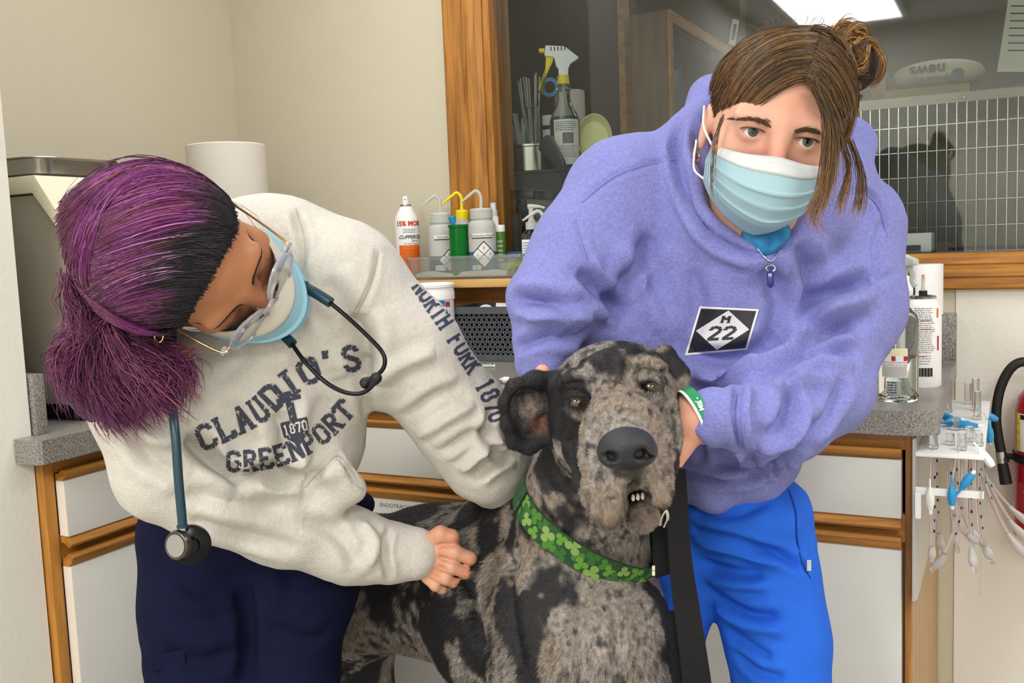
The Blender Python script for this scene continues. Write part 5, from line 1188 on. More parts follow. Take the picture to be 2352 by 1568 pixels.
# ---- eyes, teeth
eyem = mat('dog_eye', '120c08', .06, coat=.8); iris = mat('dog_iris', '5d4424', .15, coat=.8)
for ex, ey, ed, er_ in EYE:
    c = P(ex, ey+2, ed+.0035); m = MB(); ax = -CD+CR*.10
    m.lathe(c, [(.0001, -.0125)]+[(.0125*math.cos(q), .0125*math.sin(q)) for q in np.linspace(-1.4, 1.4, 12)]+[(.0001, .0125)], 24, axis=ax); e = m.build('eye', eyem, dogroot)
    m = MB(); m.lathe(c+ax/np.linalg.norm(ax)*.0107, [(.0034, .0013), (.0062, .0002), (.0064, .0)], 20, axis=ax, caps=False); m.build('iris', iris, e)
tooth = mat('tooth', 'd8ccb8', .3)
for tx, ty in ((1454, 1141), (1465, 1139), (1476, 1137)):
    c = P(tx, ty, .980); m = MB(); m.lathe(c-CU*.004, [(.0012, 0), (.0021, .002), (.0018, .0055), (.0006, .007)], 10, axis=CU); m.build('tooth', tooth, dogroot)
# ---- short coat hair (fur blades on the visible side)
tri = np.concatenate([Q[:, [0, 1, 2]], Q[:, [0, 2, 3]]]); A = V[tri[:, 0]]; e1 = V[tri[:, 1]]-A; e2 = V[tri[:, 2]]-A
cr = np.cross(e1, e2); area = np.linalg.norm(cr, axis=1)*.5; cen = A+(e1+e2)/3; fn = cr/(2*area[:, None]+1e-15)
vis = ((CP-cen)*fn).sum(1) > -.2*np.linalg.norm(CP-cen, axis=1); up_ok = cen[:, 2] > .55
area = area*vis*up_ok; nose_far = np.linalg.norm(cen-P(1440, 1030, .935), axis=1) > .030; area *= nose_far
NF = 230000; pick = rng.choice(len(tri), NF, p=area/area.sum()); u = rng.random(NF); v_ = rng.random(NF); sw = u+v_ > 1; u[sw] = 1-u[sw]; v_[sw] = 1-v_[sw]
root = A[pick]+e1[pick]*u[:, None]+e2[pick]*v_[:, None]; nrm = fn[pick]
headc = P(1440, 1040, .93); dh = root-headc; isH = sstep(.34, .27, np.linalg.norm(root-P(1400, 950, 1.1), axis=1))
flow = dh/np.linalg.norm(dh, axis=1, keepdims=True)*isH[:, None]+(np.array([0, 0, -1.])+.5*(-CR)+.3*CD)[None]*(1-isH[:, None])
flow = flow+rng.normal(0, .28, flow.shape); flow -= nrm*(flow*nrm).sum(1, keepdims=True); flow /= np.linalg.norm(flow, axis=1, keepdims=True)+1e-9
ln_ = (.0036+.0050*(1-isH))*(.6+.8*rng.random(NF)); side = np.cross(nrm, flow); wd = .00042+.0002*(1-isH)
tip = root+flow*(ln_*.93)[:, None]+nrm*(ln_*(.16+.16*rng.random(NF)))[:, None]
FV = np.stack([root-side*wd[:, None]-nrm*.0006, root+side*wd[:, None]-nrm*.0006, tip], 1).reshape(-1, 3)
fc = coat(root, blackness(root))
fc = dress(root, fc)
fc *= (.45+1.05*rng.random(NF))[:, None]
furm = mat('dog_fur', None, .55, attr=True, spec=.3)
fo = mesh_obj('fur', FV, np.arange(NF*3).reshape(-1, 3), furm, dogroot, smooth=False, cols=np.repeat(np.clip(fc, 0, 1), 3, 0)); fo['kind'] = 'stuff'
# ================================================================== people: shared builders
def cv(x, y, z): return CR*x+CU*y-CD*z
def headframe(L, Fw, U, eyepx, eyedep, yaw=0):
    L, Fw, U = (np.array(q, float) for q in (L, Fw, U)); y_ = math.radians(yaw); L, Fw = L*math.cos(y_)+Fw*math.sin(y_), Fw*math.cos(y_)-L*math.sin(y_)
    Mx = np.stack([cv(*L), cv(*Fw), cv(*U)], 1); return (P(*eyepx, eyedep)-Mx @ np.array([0, .0845, 0]), Mx)
def head_sdf(s, fr, closed=False):
    """adult head in its own frame: x subject's left, y forward, z up"""
    s.fr = fr
    s.ell((0, -.012, .030), (.068, .094, .083), k=.03); s.ell((0, .028, -.012), (.060, .059, .085), k=.03)
    s.ell((0, .035, -.066), (.047, .045, .044), k=.025); s.ell((0, .066, -.097), (.020, .018, .018), k=.02)
    for q in (-1, 1):
        s.ell((q*.040, .050, -.030), (.026, .022, .022), k=.02); s.ell((q*.028, .0745, .016), (.026, .011, .010), k=.015)
        s.ell((q*.031, .0905, -.001), (.018, .012, .012), k=.010, op='-')
        s.ell((q*.0315, .0725, 0), (.0150, .0140, .0136), k=.006)
        if closed:
            s.ell((q*.0315, .090, -.0085), (.0125, .008, .0016), k=.003, op='-')
        else:
            s.ell((q*.0315, .0885, -.0005), (.0138, .009, .0051), k=.003, op='-')
        s.ell((q*.0725, -.006, -.012), (.006, .017, .029), k=.008); s.ell((q*.078, -.002, -.010), (.005, .009, .016), k=.005, op='-')
        s.ell((q*.0105, .096, -.038), (.0085, .009, .0075), k=.008)
    s.cone((0, .083, .012), (0, .103, -.036), .0075, .0105, k=.014)
    s.fr = None
def eyeballs(fr, root, irisc, look=(0, 1, 0), lid=0.0):
    white = mat('eye_white', 'd9d2cc', .12, coat=.6); ir = mat('iris', irisc, .12, coat=.7); pu = mat('pupil', '0a0808', .08, coat=.7)
    lk = fr[1] @ np.asarray(look, float); lk /= np.linalg.norm(lk)
    for q in (-1, 1):
        c = fr[0]+fr[1] @ np.array([q*.0315, .0725, 0]); m = MB(); R = .0124
        m.lathe(c, [(.0001, -R)]+[(R*math.cos(a), R*math.sin(a)) for a in np.linspace(-1.45, 1.45, 14)]+[(.0001, R)], 24, axis=lk); e = m.build('eyeball', white, root)
        m = MB(); m.lathe(c, [(math.sin(a)*(R+.0002), math.cos(a)*(R+.0002)) for a in np.linspace(.52, .2, 5)], 24, axis=lk, caps=False); m.build('iris', ir, e)
        m = MB(); m.lathe(c, [(math.sin(a)*(R+.00025), math.cos(a)*(R+.00025)) for a in np.linspace(.24, .005, 4)], 20, axis=lk, caps=False); m.build('pupil', pu, e)
def lash_brow(fr, root, col, surf, closed=False, seed=1):
    r_ = np.random.default_rng(seed); S1 = []; R1 = []
    def drop(x, z, off):
        o = fr[0]+fr[1] @ np.array([x, .25, z]); h = surf.bvh.ray_cast(Vector(o), Vector(-fr[1][:, 1]))
        y = ((np.array(h[0])-fr[0]) @ fr[1])[1] if h[0] is not None else .085
        return np.array([x, y+off, z])
    for q in (-1, 1):
        for i in range(420 if closed else 230):                                    # brow hairs
            t = r_.random(); x = q*(.012+.039*t); z = .0080+.0062*math.sin(math.pi*min(t*.75+.12, 1))+r_.normal(0, .0017)*(1-t*.65)
            d = np.array([q*.0075, 0, .004*(1-1.7*t)])*(.7+.6*r_.random()); a = drop(x, z, -.0003); b = drop(x+d[0]*.5, z+d[2]*.5, .0008); c = drop(x+d[0], z+d[2], .0006); S1.append([a, b, c]); R1.append(.0005 if closed else .00034)
        for i in range(60):                                     # upper lashes
            t = i/59; x = q*(.0315+(.0270*t-.0135)); dz = .0051*math.sqrt(max(0, 1-((x-q*.0315)/.0140)**2)); y = .0725+.0138*math.sqrt(max(.1, 1-((x-q*.0315)/.0172)**2))
            if closed:
                if i % 2: continue
                zz, dn = -.0088, -.005
            else: zz, dn = dz, .002
            S1.append([np.array([x, y-.0016, zz]), np.array([x+q*.0015*(t-.3), y+.0030, zz+dn*.3]), np.array([x+q*.003*(t-.3), y+.0062, zz+dn])]); R1.append(.00022 if closed else .00034)
    A_ = np.array(S1); A_ = fr[0]+A_ @ fr[1].T; R2 = np.array(R1)[:, None]*np.array([1, .8, .25])[None]
    V_, Q_ = strands_mesh(A_, R2); o = mesh_obj('eyebrows_and_lashes', V_, Q_, mat('brow_hair', col, .5), root); o['kind'] = 'stuff'
def ellhit(fr, c, r, pxy, lift):
    """where pixel rays meet a head-shaped ellipsoid (nearest point on its outline when they miss); pxy (...,2)"""
    pxy = np.asarray(pxy, float); sh = pxy.shape[:-1]; q = pxy.reshape(-1, 2); lf = np.broadcast_to(np.asarray(lift, float), sh).reshape(-1, 1)
    d = CD[None]+CR[None]*((q[:, :1]-FW/2)/FOC)-CU[None]*((q[:, 1:]-FH/2)/FOC); rr = np.asarray(r)[None]*lf
    o = ((CP-fr[0]) @ fr[1]-np.asarray(c))[None]/rr; d = (d @ fr[1])/rr
    a = (d*d).sum(1); b = (o*d).sum(1); cc = (o*o).sum(1)-1; disc = b*b-a*cc; t = (-b-np.sqrt(np.maximum(disc, 0)))/a
    p = o+d*t[:, None]; n = np.linalg.norm(p, axis=1, keepdims=True); p = np.where(disc[:, None] < 0, p/n*(1+np.minimum(n-1, .5)*.30), p)
    return (fr[0]+(p*rr+np.asarray(c)) @ fr[1].T).reshape(*sh, 3)
def bez(a, b, c, n=12):
    t = np.linspace(0, 1, n)[:, None]; a, b, c = (np.array(q, float) for q in (a, b, c)); return a*(1-t)**2+2*b*t*(1-t)+c*t*t
def sheet(rg, hs, A0, A1, B0, B1, C0, C1, n, lift=(1.0, 1.06), jit=5, m_=14, lift_mid=.03):
    """combed hair: strands from line A over B to C (pixels), lying on the head"""
    out = np.zeros((n, m_, 2)); lf = np.zeros((n, m_)); tt = np.linspace(0, 1, m_)
    for i in range(n):
        q = rg.random(); j = lambda: rg.normal(0, jit, 2)
        A_ = np.array(A0)*(1-q)+np.array(A1)*q+j()*.4; B_ = np.array(B0)*(1-q)+np.array(B1)*q+j()*1.4; C_ = np.array(C0)*(1-q)+np.array(C1)*q+j()
        out[i] = bez(A_, B_, C_, m_); lf[i] = rg.uniform(*lift)+lift_mid*np.sin(math.pi*tt)*rg.random()
    return ellhit(*hs, out, lf)
def surgical_mask(fr, root, blue, band, droop=0.0):
    D = lambda v: np.interp(v, [0, .12, .35, .6, .8, 1], [.084, .100, .107, .103, .090, .050])
    def pt(u, v, off=0.0):
        x = .070*math.sin(u*1.2)/math.sin(1.2)*(1-.10*abs(v-.45)); cz = -.0235-.094*v; sz = -.026-.044*v
        k = abs(u)**1.45; z = cz*(1-k)+sz*k+.004*math.exp(-(u/.3)**2)*(1-v)
        y = .024+(D(v))*max(math.cos(u*1.42), 0)**.85+off
        fold = 0
        for f0 in (.36, .54, .72):
            e = (v-f0)/.035; fold += .0028*max(0, 1-abs(e-.6)) if e > -.4 else 0
            if 0 <= v-f0 < .16: fold += .0028*(1-(v-f0)/.16)
        y += fold*(1-abs(u)**4); return fr[0]+fr[1] @ np.array([x, y, z])
    m = MB(); m.grid(lambda a, b: pt(2*a-1, b), 45, 50); mk = m.build('face_mask', blue, root, solid=.0012)
    m = MB(); m.grid(lambda a, b: pt(2*a-1, b*.175-.006, .0010), 45, 6); m.build('mask_band', band, mk, solid=.0012)
    for k in (.055, .15):
        m = MB(); st = []
        for i in range(61):
            if i % 2: continue
            u = -.93+1.86*i/60; a, b = pt(u, k, .0019), pt(u+.02, k, .0019); m.obox((a+b)/2, (b-a)/np.linalg.norm(b-a), fr[1][:, 2], fr[1][:, 1], np.linalg.norm(b-a)/2, .0004, .0002)
        m.build('stitching', mat('stitch', 'b5b8b8', .7), mk, smooth=False)['kind'] = 'stuff'
    for q in (-1, 1):
        for (v0, ez) in ((.03, .012), (.95, -.030)):
            a = pt(q*.985, v0); e = fr[0]+fr[1] @ np.array([q*.080, -.006, ez]); mid = fr[0]+fr[1] @ np.array([q*.0785, .02, (ez-.03)/2 if v0 < .5 else -.06]); m = MB(); m.tube(spline([a, mid, e], 8), .0013, 8); m.build('ear_loop', M['bright'], mk)
def print_mesh(surf, mb, polys, mp, off=.0012, maxpx=7):
    """lay flat print on a garment: polys in (u,v), mp maps (u,v)->pixel; every vertex is dropped onto the cloth"""
    for V0, F0 in polys:
        bm = bmesh.new(); vs = [bm.verts.new((*mp(v[0], v[1]), 0)) for v in V0]
        for f in F0:
            try: bm.faces.new([vs[i] for i in f])
            except Exception: pass
        bmesh.ops.triangulate(bm, faces=bm.faces)
        for _ in range(6):
            es = [e for e in bm.edges if e.calc_length() > maxpx]
            if not es: break
            bmesh.ops.subdivide_edges(bm, edges=es, cuts=1); bmesh.ops.triangulate(bm, faces=bm.faces)
        bm.verts.index_update(); out = []; idx = {}
        for v in bm.verts:
            h = surf.hit(v.co.x, v.co.y)
            if h is None: continue
            d = CP-h; idx[v.index] = len(out); out.append(h+d/np.linalg.norm(d)*off)
        fs = []
        for f in bm.faces:
            k = [v.index for v in f.verts]
            if all(q in idx for q in k):
                w3 = [out[idx[q]] for q in k]
                if max(np.linalg.norm(w3[0]-w3[1]), np.linalg.norm(w3[1]-w3[2])) < .035: fs.append(tuple(idx[q] for q in k))
        mb.add(out, fs); bm.free()
# block letters with slab serifs on a 4 x 6 grid
def stroke(a, b, w):
    a = np.array(a, float); b = np.array(b, float); d = (b-a)/np.linalg.norm(b-a); n = np.array([-d[1], d[0]])*w/2
    return ([tuple(a-n), tuple(b-n), tuple(b+n), tuple(a+n)], [(0, 1, 2, 3)])
def block_letter(ch):
    w = 1.15; o = []; S1 = lambda *p: [o.append(stroke(p[i], p[i+1], w)) for i in range(len(p)-1)]
    oct_ = [(.6, 1.2), (1.5, .5), (2.7, .5), (3.5, 1.2), (3.5, 4.8), (2.7, 5.5), (1.5, 5.5), (.6, 4.8)]
    ser = lambda x, y: o.append(stroke((x-.85, y), (x+.85, y), .62))
    if ch == 'C': S1((3.5, 4.2), (3.5, 4.9), (2.7, 5.5), (1.5, 5.5), (.6, 4.8), (.6, 1.2), (1.5, .5), (2.7, .5), (3.5, 1.1), (3.5, 1.9))
    elif ch == 'L': S1((.9, 0), (.9, 6)); S1((.5, .5), (3.8, .5)); ser(.9, 5.7); ser(.9, .3); S1((3.5, .3), (3.5, 1.7))
    elif ch == 'A': S1((.7, 0), (2, 6)); S1((3.3, 0), (2, 6)); S1((1.1, 2), (2.9, 2)); ser(.6, .3); ser(3.4, .3)
    elif ch == 'U': S1((.7, 6), (.7, 1.2), (1.5, .5), (2.6, .5), (3.4, 1.2), (3.4, 6)); ser(.7, 5.7); ser(3.4, 5.7)
    elif ch == 'D': S1((.8, 0), (.8, 6)); S1((.4, 5.5), (2.6, 5.5), (3.5, 4.7), (3.5, 1.3), (2.6, .5), (.4, .5))
    elif ch == 'I': S1((2, 0), (2, 6)); o.append(stroke((.9, .35), (3.1, .35), .7)); o.append(stroke((.9, 5.65), (3.1, 5.65), .7))
    elif ch == 'O': S1(*(oct_+oct_[:1]))
    elif ch == '0': S1(*(oct_+oct_[:1]))
    elif ch == "'": S1((1.6, 6), (1.3, 4.2))
    elif ch == 'S': S1((3.5, 4.3), (3.5, 4.9), (2.7, 5.5), (1.5, 5.5), (.7, 4.9), (.7, 4.0), (1.5, 3.3), (2.7, 2.8), (3.5, 2.1), (3.5, 1.2), (2.7, .5), (1.5, .5), (.6, 1.1), (.6, 1.8))
    elif ch == 'G': S1((3.5, 4.3), (3.5, 4.9), (2.7, 5.5), (1.5, 5.5), (.6, 4.8), (.6, 1.2), (1.5, .5), (2.7, .5), (3.5, 1.2), (3.5, 2.7), (2.2, 2.7))
    elif ch == 'R': S1((.8, 0), (.8, 6)); S1((.4, 5.5), (2.7, 5.5), (3.4, 4.9), (3.4, 3.7), (2.7, 3.0), (.8, 3.0)); S1((2.0, 3), (3.5, 0)); ser(.8, .3); ser(3.5, .3)
    elif ch == 'E': S1((.8, 0), (.8, 6)); S1((.4, 5.5), (3.6, 5.5), (3.6, 4.4)); S1((.8, 3), (2.8, 3)); S1((.4, .5), (3.6, .5), (3.6, 1.6))
    elif ch == 'N': S1((.7, 0), (.7, 6)); S1((.7, 5.8), (3.4, .2)); S1((3.4, 0), (3.4, 6)); ser(.7, .3); ser(.6, 5.7); ser(3.5, 5.7)
    elif ch == 'P': S1((.8, 0), (.8, 6)); S1((.4, 5.5), (2.7, 5.5), (3.4, 4.9), (3.4, 3.5), (2.7, 2.8), (.8, 2.8)); ser(.9, .3)
    elif ch == 'T': S1((2, 0), (2, 6)); S1((.2, 4.4), (.2, 5.5), (3.8, 5.5), (3.8, 4.4)); ser(2, .3)
    elif ch == 'H': S1((.7, 0), (.7, 6)); S1((3.4, 0), (3.4, 6)); S1((.7, 3), (3.4, 3)); ser(.7, .3); ser(3.4, .3); ser(.7, 5.7); ser(3.4, 5.7)
    elif ch == 'F': S1((.8, 0), (.8, 6)); S1((.4, 5.5), (3.6, 5.5), (3.6, 4.4)); S1((.8, 3), (2.8, 3)); ser(.9, .3)
    elif ch == 'K': S1((.7, 0), (.7, 6)); S1((.9, 2.6), (3.4, 6)); S1((1.5, 3.4), (3.5, 0)); ser(.7, .3); ser(3.4, .3); ser(.7, 5.7); ser(3.4, 5.7)
    elif ch == '1': S1((2, 0), (2, 6)); o.append(stroke((1, .35), (3, .35), .7)); S1((1, 4.7), (2, 5.6))
    elif ch == '8': S1((1.4, 5.5), (2.7, 5.5), (3.3, 4.9), (3.3, 3.8), (2.6, 3.1), (3.5, 2.3), (3.5, 1.1), (2.7, .5), (1.3, .5), (.5, 1.1), (.5, 2.3), (1.4, 3.1), (.7, 3.8), (.7, 4.9), (1.4, 5.5))
    elif ch == '7': S1((.4, 5.5), (3.5, 5.5), (1.8, 0))
    elif ch == 'M': S1((.5, 0), (.5, 6)); S1((.5, 5.8), (2, 2.6), (3.5, 5.8)); S1((3.5, 0), (3.5, 6)); ser(.5, .3); ser(3.5, .3); ser(.5, 5.7); ser(3.5, 5.7)
    elif ch == '2': S1((.6, 4.2), (.6, 4.9), (1.4, 5.5), (2.6, 5.5), (3.4, 4.8), (3.4, 3.8), (.7, .6)); S1((.4, .5), (3.7, .5))
    return o
def text_along(surf, mb, s, path, hpx, adv=None, up=None, off=.0012):
    """block letters run along a pixel path on the garment"""
    pp = [np.array([p[0], p[1]], float) for p in path]; pp = [np.array(q) for q in spline(pp, 10)]
    cum = np.concatenate([[0], np.cumsum([np.linalg.norm(pp[i+1]-pp[i]) for i in range(len(pp)-1)])])
    n = len(s); step = cum[-1]/n
    for i, ch in enumerate(s):
        if ch == ' ': continue
        sc = hpx/6.0; x0 = step*i
        def mp(u, v):
            d = min(max(x0+u/4.2*step*.94, 0), cum[-1]-1e-6); j = int(np.searchsorted(cum, d)-1); j = max(0, min(j, len(pp)-2)); t = (d-cum[j])/(cum[j+1]-cum[j]); q = pp[j]+(pp[j+1]-pp[j])*t
            tg = pp[min(j+2, len(pp)-1)]-pp[max(j-1, 0)]; tg = tg/np.linalg.norm(tg); nn = np.array([tg[1], -tg[0]]) if up is None else np.array(up)
            return tuple(q+nn*v*sc)
        print_mesh(surf, mb, block_letter(ch), mp, off)
def hair_bundle(guides, n, spread, rads, m_=14, seed=0, frizz=.0, taper=True):
    """guides: list of arrays of world points; returns strands (n*len,m,3)"""
    r_ = np.random.default_rng(seed); out = []
    for g in guides:
        g = np.array(spline(g, 6)); t = np.linspace(0, len(g)-1, m_); lo = np.floor(t).astype(int); lo = np.minimum(lo, len(g)-2); f = (t-lo)[:, None]; c = g[lo]*(1-f)+g[lo+1]*f
        o = r_.normal(0, 1, (n, 3))*spread; w1 = np.linspace(.35, 1, m_)[None, :, None]; ph = r_.random((n, 1, 3))*6.28; fq = r_.uniform(.5, 2.0, (n, 1, 1))
        wav = np.sin(np.linspace(0, 1, m_)[None, :, None]*6.28*fq+ph)*frizz
        L = r_.uniform(.75, 1.0, n); tt = np.linspace(0, 1, m_)[None]*L[:, None]*(m_-1); i0 = np.minimum(np.floor(tt).astype(int), m_-2); ff = (tt-i0)[..., None]; cc = c[i0]*(1-ff)+c[i0+1]*ff
        out.append(cc+o[:, None, :]*w1+wav)
    A_ = np.concatenate(out); prof = np.ones(m_); prof[-4:] = [.85, .65, .45, .15] if taper else 1
    return A_, rads*prof[None]*np.random.default_rng(seed+1).uniform(.6, 1.2, (len(A_), 1))
def skin_mat(name, c, c2): return mat(name, c, .48, var=(14, .5, c2), bump=(500, .08), sss=.12, spec=.4)
# ================================================================== person in the lavender hoodie
pl = thing('person', 'person in a lavender hoodie and blue scrub trousers, masked, bending over the dog', 'person', (*P(1720, 1500, 1.36)[:2], 0), 'people')
LF = headframe((.983, -.18, 0), (-.061, -.334, .94), (.169, .924, .34), (1790, 316), 1.117, yaw=1)
s = Sdf(); head_sdf(s, LF)
s.fr = LF; s.cone((0, -.020, -.055), (0, -.028, -.135), .050, .050, k=.025); s.fr = None
nk = LF[0]+LF[1] @ np.array([0, -.028, -.135])
chestp = P(1700, 640, 1.33)
s.chain([nk, P(1735, 560, 1.26), chestp, P(1690, 1100, 1.37)], [.052, .06, .055, .05], k=.03)
s.chain([chestp, P(1450, 450, 1.31), P(1275, 690, 1.26), P(1242, 835, 1.228)], [.045, .03, .018, .018], k=.02)
s.K([(1242, 845, 1.229, 36), (1246, 872, 1.228, 40), (1255, 925, 1.235, 40)], k=.015)           # wrist and palm behind the ear
s.E(1252, 915, 1.235, 40, 52, .016, k=.012)
s.K([(1244, 905, 1.215, 19), (1241, 878, 1.186, 18), (1246, 853, 1.166, 17)], k=.010)           # thumb
for (a, b) in (((1262, 925), (1262, 975)), ((1275, 930), (1280, 985)), ((1285, 925), (1296, 975)), ((1290, 910), (1308, 955))): s.K([(*a, 1.225, 17), (*b, 1.20, 15), (b[0]-26, b[1]+12, 1.172, 14)], k=.007)
s.chain([chestp, P(1960, 520, 1.34), P(1895, 900, 1.26), P(1655, 957, 1.13)], [.045, .03, .018, .020], k=.02)
s.K([(1642, 957, 1.135, 42), (1620, 956, 1.125, 47), (1588, 966, 1.125, 50)], k=.015)            # wrist
s.E(1572, 968, 1.135, 34, 68, .018, roll=-8, k=.016)                                             # palm
s.K([(1580, 1000, 1.125, 22), (1566, 1030, 1.12, 18), (1558, 1062, 1.118, 13)], k=.012)          # thumb down along the cheek
for i in range(4): s.K([(1562, 918+26*i, 1.145, 19), (1532, 898+28*i, 1.19, 17), (1500, 885+30*i, 1.225, 15)], k=.007)
V, Q = s.mesh(.0019); V = smooth_mesh(V, Q, 1, .35)
# skin: warm with flushed cheeks, brow and nose; pale palm
vc = np.tile(np.array(lin('d9a890')), (len(V), 1)); hl = (V-LF[0]) @ LF[1]
def blend(mask, c): 
    global vc
    vc = vc*(1-mask[:, None])+np.array(lin(c))*mask[:, None]
blend(np.exp(-(((hl-np.array([.0, .10, -.02]))/np.array([.05, .05, .018]))**2).sum(1))*.55, 'cf7f70')
blend(np.exp(-(((hl-np.array([.012, .09, .042]))/np.array([.022, .05, .020]))**2).sum(1))*.45, 'd08872')
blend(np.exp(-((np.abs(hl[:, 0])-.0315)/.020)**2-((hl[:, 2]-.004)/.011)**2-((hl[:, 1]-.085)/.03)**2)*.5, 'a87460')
blend(fbm(V, 60, 3, 3)*.18, 'c98c78'); blend((1-sstep(.05, .09, np.linalg.norm(V-P(1575, 985, 1.13), axis=1)))*.5, 'e0987c'); blend((1-sstep(.02, .05, np.linalg.norm(V-P(1246, 860, 1.17), axis=1)))*.6, 'e39a84'); blend((1-sstep(.02, .05, np.linalg.norm(V-P(1262, 985, 1.18), axis=1)))*.7, '9c5240')
skl = mat('skin_fair', None, .46, attr=True, bump=(500, .08), sss=.12, spec=.4)
mesh_obj('body', V, Q, skl, pl, cols=vc); bs_ = Surf(V, Q)
eyeballs(LF, pl, '444c50', look=(.1, 1, .14)); lash_brow(LF, pl, '54402e', bs_, seed=2)
maskblue = mat('mask_blue', '9dbcc6', .75, bump=(400, .1)); maskband = mat('mask_white', 'c8caca', .75, bump=(400, .1))
surgical_mask(LF, pl, maskblue, maskband)
# ---- hoodie
s = Sdf()
s.E(1690, 570, 1.335, 265, 250, .135, roll=-8, k=.05); s.E(1490, 700, 1.35, 125, 170, .09, k=.05); s.E(1425, 760, 1.32, 110, 95, .07, k=.04); s.E(1675, 840, 1.35, 195, 250, .13, k=.06); s.E(1685, 1045, 1.365, 138, 110, .12, roll=14, k=.05)
s.K([(1560, 1128, 1.35, 20), (1640, 1142, 1.30, 22), (1740, 1118, 1.30, 22), (1808, 1075, 1.35, 18)], k=.03)
s.K([(1530, 410, 1.33, 105), (1430, 440, 1.31, 108), (1340, 580, 1.28, 102), (1268, 690, 1.25, 88)], k=.05)
s.K([(1268, 690, 1.25, 88), (1252, 780, 1.232, 72)], k=.03); s.K([(1250, 790, 1.23, 66), (1240, 838, 1.222, 58)], k=.012)
s.E(1240, 700, 1.25, 70, 40, .05, roll=-25, k=.02)
s.K([(1850, 470, 1.34, 130), (1945, 530, 1.335, 110), (1950, 700, 1.30, 108), (1880, 880, 1.255, 105)], k=.05)
s.K([(1880, 880, 1.255, 105), (1800, 950, 1.21, 100), (1715, 965, 1.165, 82)], k=.035); s.K([(1700, 962, 1.158, 72), (1640, 957, 1.125, 68)], k=.014)
s.E(1900, 920, 1.25, 80, 60, .05, k=.03)
# hood collar around the neck
s.K([(1640, 240, 1.34, 60), (1598, 330, 1.30, 62), (1600, 430, 1.26, 58), (1650, 520, 1.225, 52), (1735, 578, 1.20, 36), (1820, 560, 1.205, 34), (1890, 500, 1.235, 46), (1935, 420, 1.28, 52), (1950, 340, 1.33, 55)], k=.03)
s.K([(1650, 240, 1.36, 60), (1790, 250, 1.42, 70), (1940, 330, 1.36, 60)], k=.03)
s.K([(1700, 430, 1.20, 78), (1755, 510, 1.185, 52), (1775, 540, 1.18, 26)], k=.02, op='-')       # neck opening
s.fr = LF; s.ell((0, .03, -.03), (.080, .085, .10), k=.015, op='-'); s.ell((0, -.01, .02), (.082, .1, .1), k=.015, op='-'); s.fr = None
V, Q = s.mesh(.0034); V = smooth_mesh(V, Q, 1, .5)
L = []
ln([(1330, 620), (1380, 670), (1430, 720)], 10, -9); ln([(1180, 690), (1240, 690), (1320, 720)], 9, -8); ln([(1215, 740), (1280, 720), (1350, 730)], 10, 7); ln([(1400, 740), (1440, 640), (1500, 540)], 12, -6); ln([(1190, 800), (1250, 775), (1330, 780)], 7, -5)
ln([(1320, 505), (1360, 620), (1395, 720)], 4, -2.2); ln([(1440, 395), (1500, 375), (1550, 368)], 4, -2.2); ln([(1330, 470), (1400, 415), (1440, 395)], 4, -2)
ln([(1560, 280), (1556, 360), (1580, 450), (1640, 545), (1740, 590)], 7, -6); ln([(1640, 520), (1690, 565), (1745, 585), (1820, 560)], 4, -2.5); ln([(1600, 300), (1620, 420), (1680, 510)], 8, -4)
ln([(1905, 470), (1960, 440), (2010, 460), (2040, 540)], 5, -3); ln([(2058, 620), (2018, 640), (2010, 560), (2035, 500)], 5, -3)
ln([(1870, 690), (1930, 660), (2000, 640)], 10, -8); ln([(1860, 740), (1930, 710), (1990, 690)], 11, 7); ln([(1830, 800), (1900, 760), (1960, 740)], 10, -7); ln([(1750, 860), (1830, 820), (1900, 800), (1960, 810)], 9, -7); ln([(1770, 900), (1840, 870), (1900, 880)], 9, 6); ln([(1780, 1000), (1820, 930), (1800, 860)], 9, -6); ln([(1700, 880), (1690, 950), (1700, 1030)], 5, -4.5); ln([(1720, 890), (1712, 950), (1716, 1030)], 6, 3); ln([(1740, 1030), (1800, 1010), (1850, 960)], 10, 6); ln([(1750, 1060), (1800, 1060), (1840, 1020)], 9, -5)
ln([(1560, 800), (1640, 830), (1720, 815), (1790, 770)], 12, -7); ln([(1600, 860), (1680, 870), (1750, 840)], 12, 6); ln([(1590, 620), (1600, 720), (1570, 800)], 14, -5); ln([(1760, 620), (1790, 700), (1760, 780)], 14, -5); ln([(1840, 560), (1860, 660), (1850, 760)], 13, -6)
ln([(1640, 1060), (1720, 1075), (1800, 1050)], 9, -6); ln([(1570, 1085), (1660, 1105), (1750, 1090), (1810, 1060)], 6, -4); ln([(1560, 980), (1600, 1010), (1610, 1060)], 8, -4); ln([(1690, 1040), (1740, 1065), (1780, 1095)], 6, 5)
ln([(1420, 560), (1480, 660), (1520, 760)], 14, 5); ln([(1940, 870), (1900, 960), (1850, 990)], 9, -5)
V = folds(V, Q, [(a, b, c*2.3 if b > .0055 else c*1.2) for a, b, c in L]); N = vnormals(V, Q); V = V+N*((fbm(V, 22, 3, 8)-.5)*.007)[:, None]
hood = Surf(V, Q)
lav = mat('lavender_fleece', '8588c6', .95, sheen=.1, bump=(420, .7), var=(260, .7, '7074b4'), spec=.1)
hdl = mesh_obj('hoodie', V, Q, lav, pl)
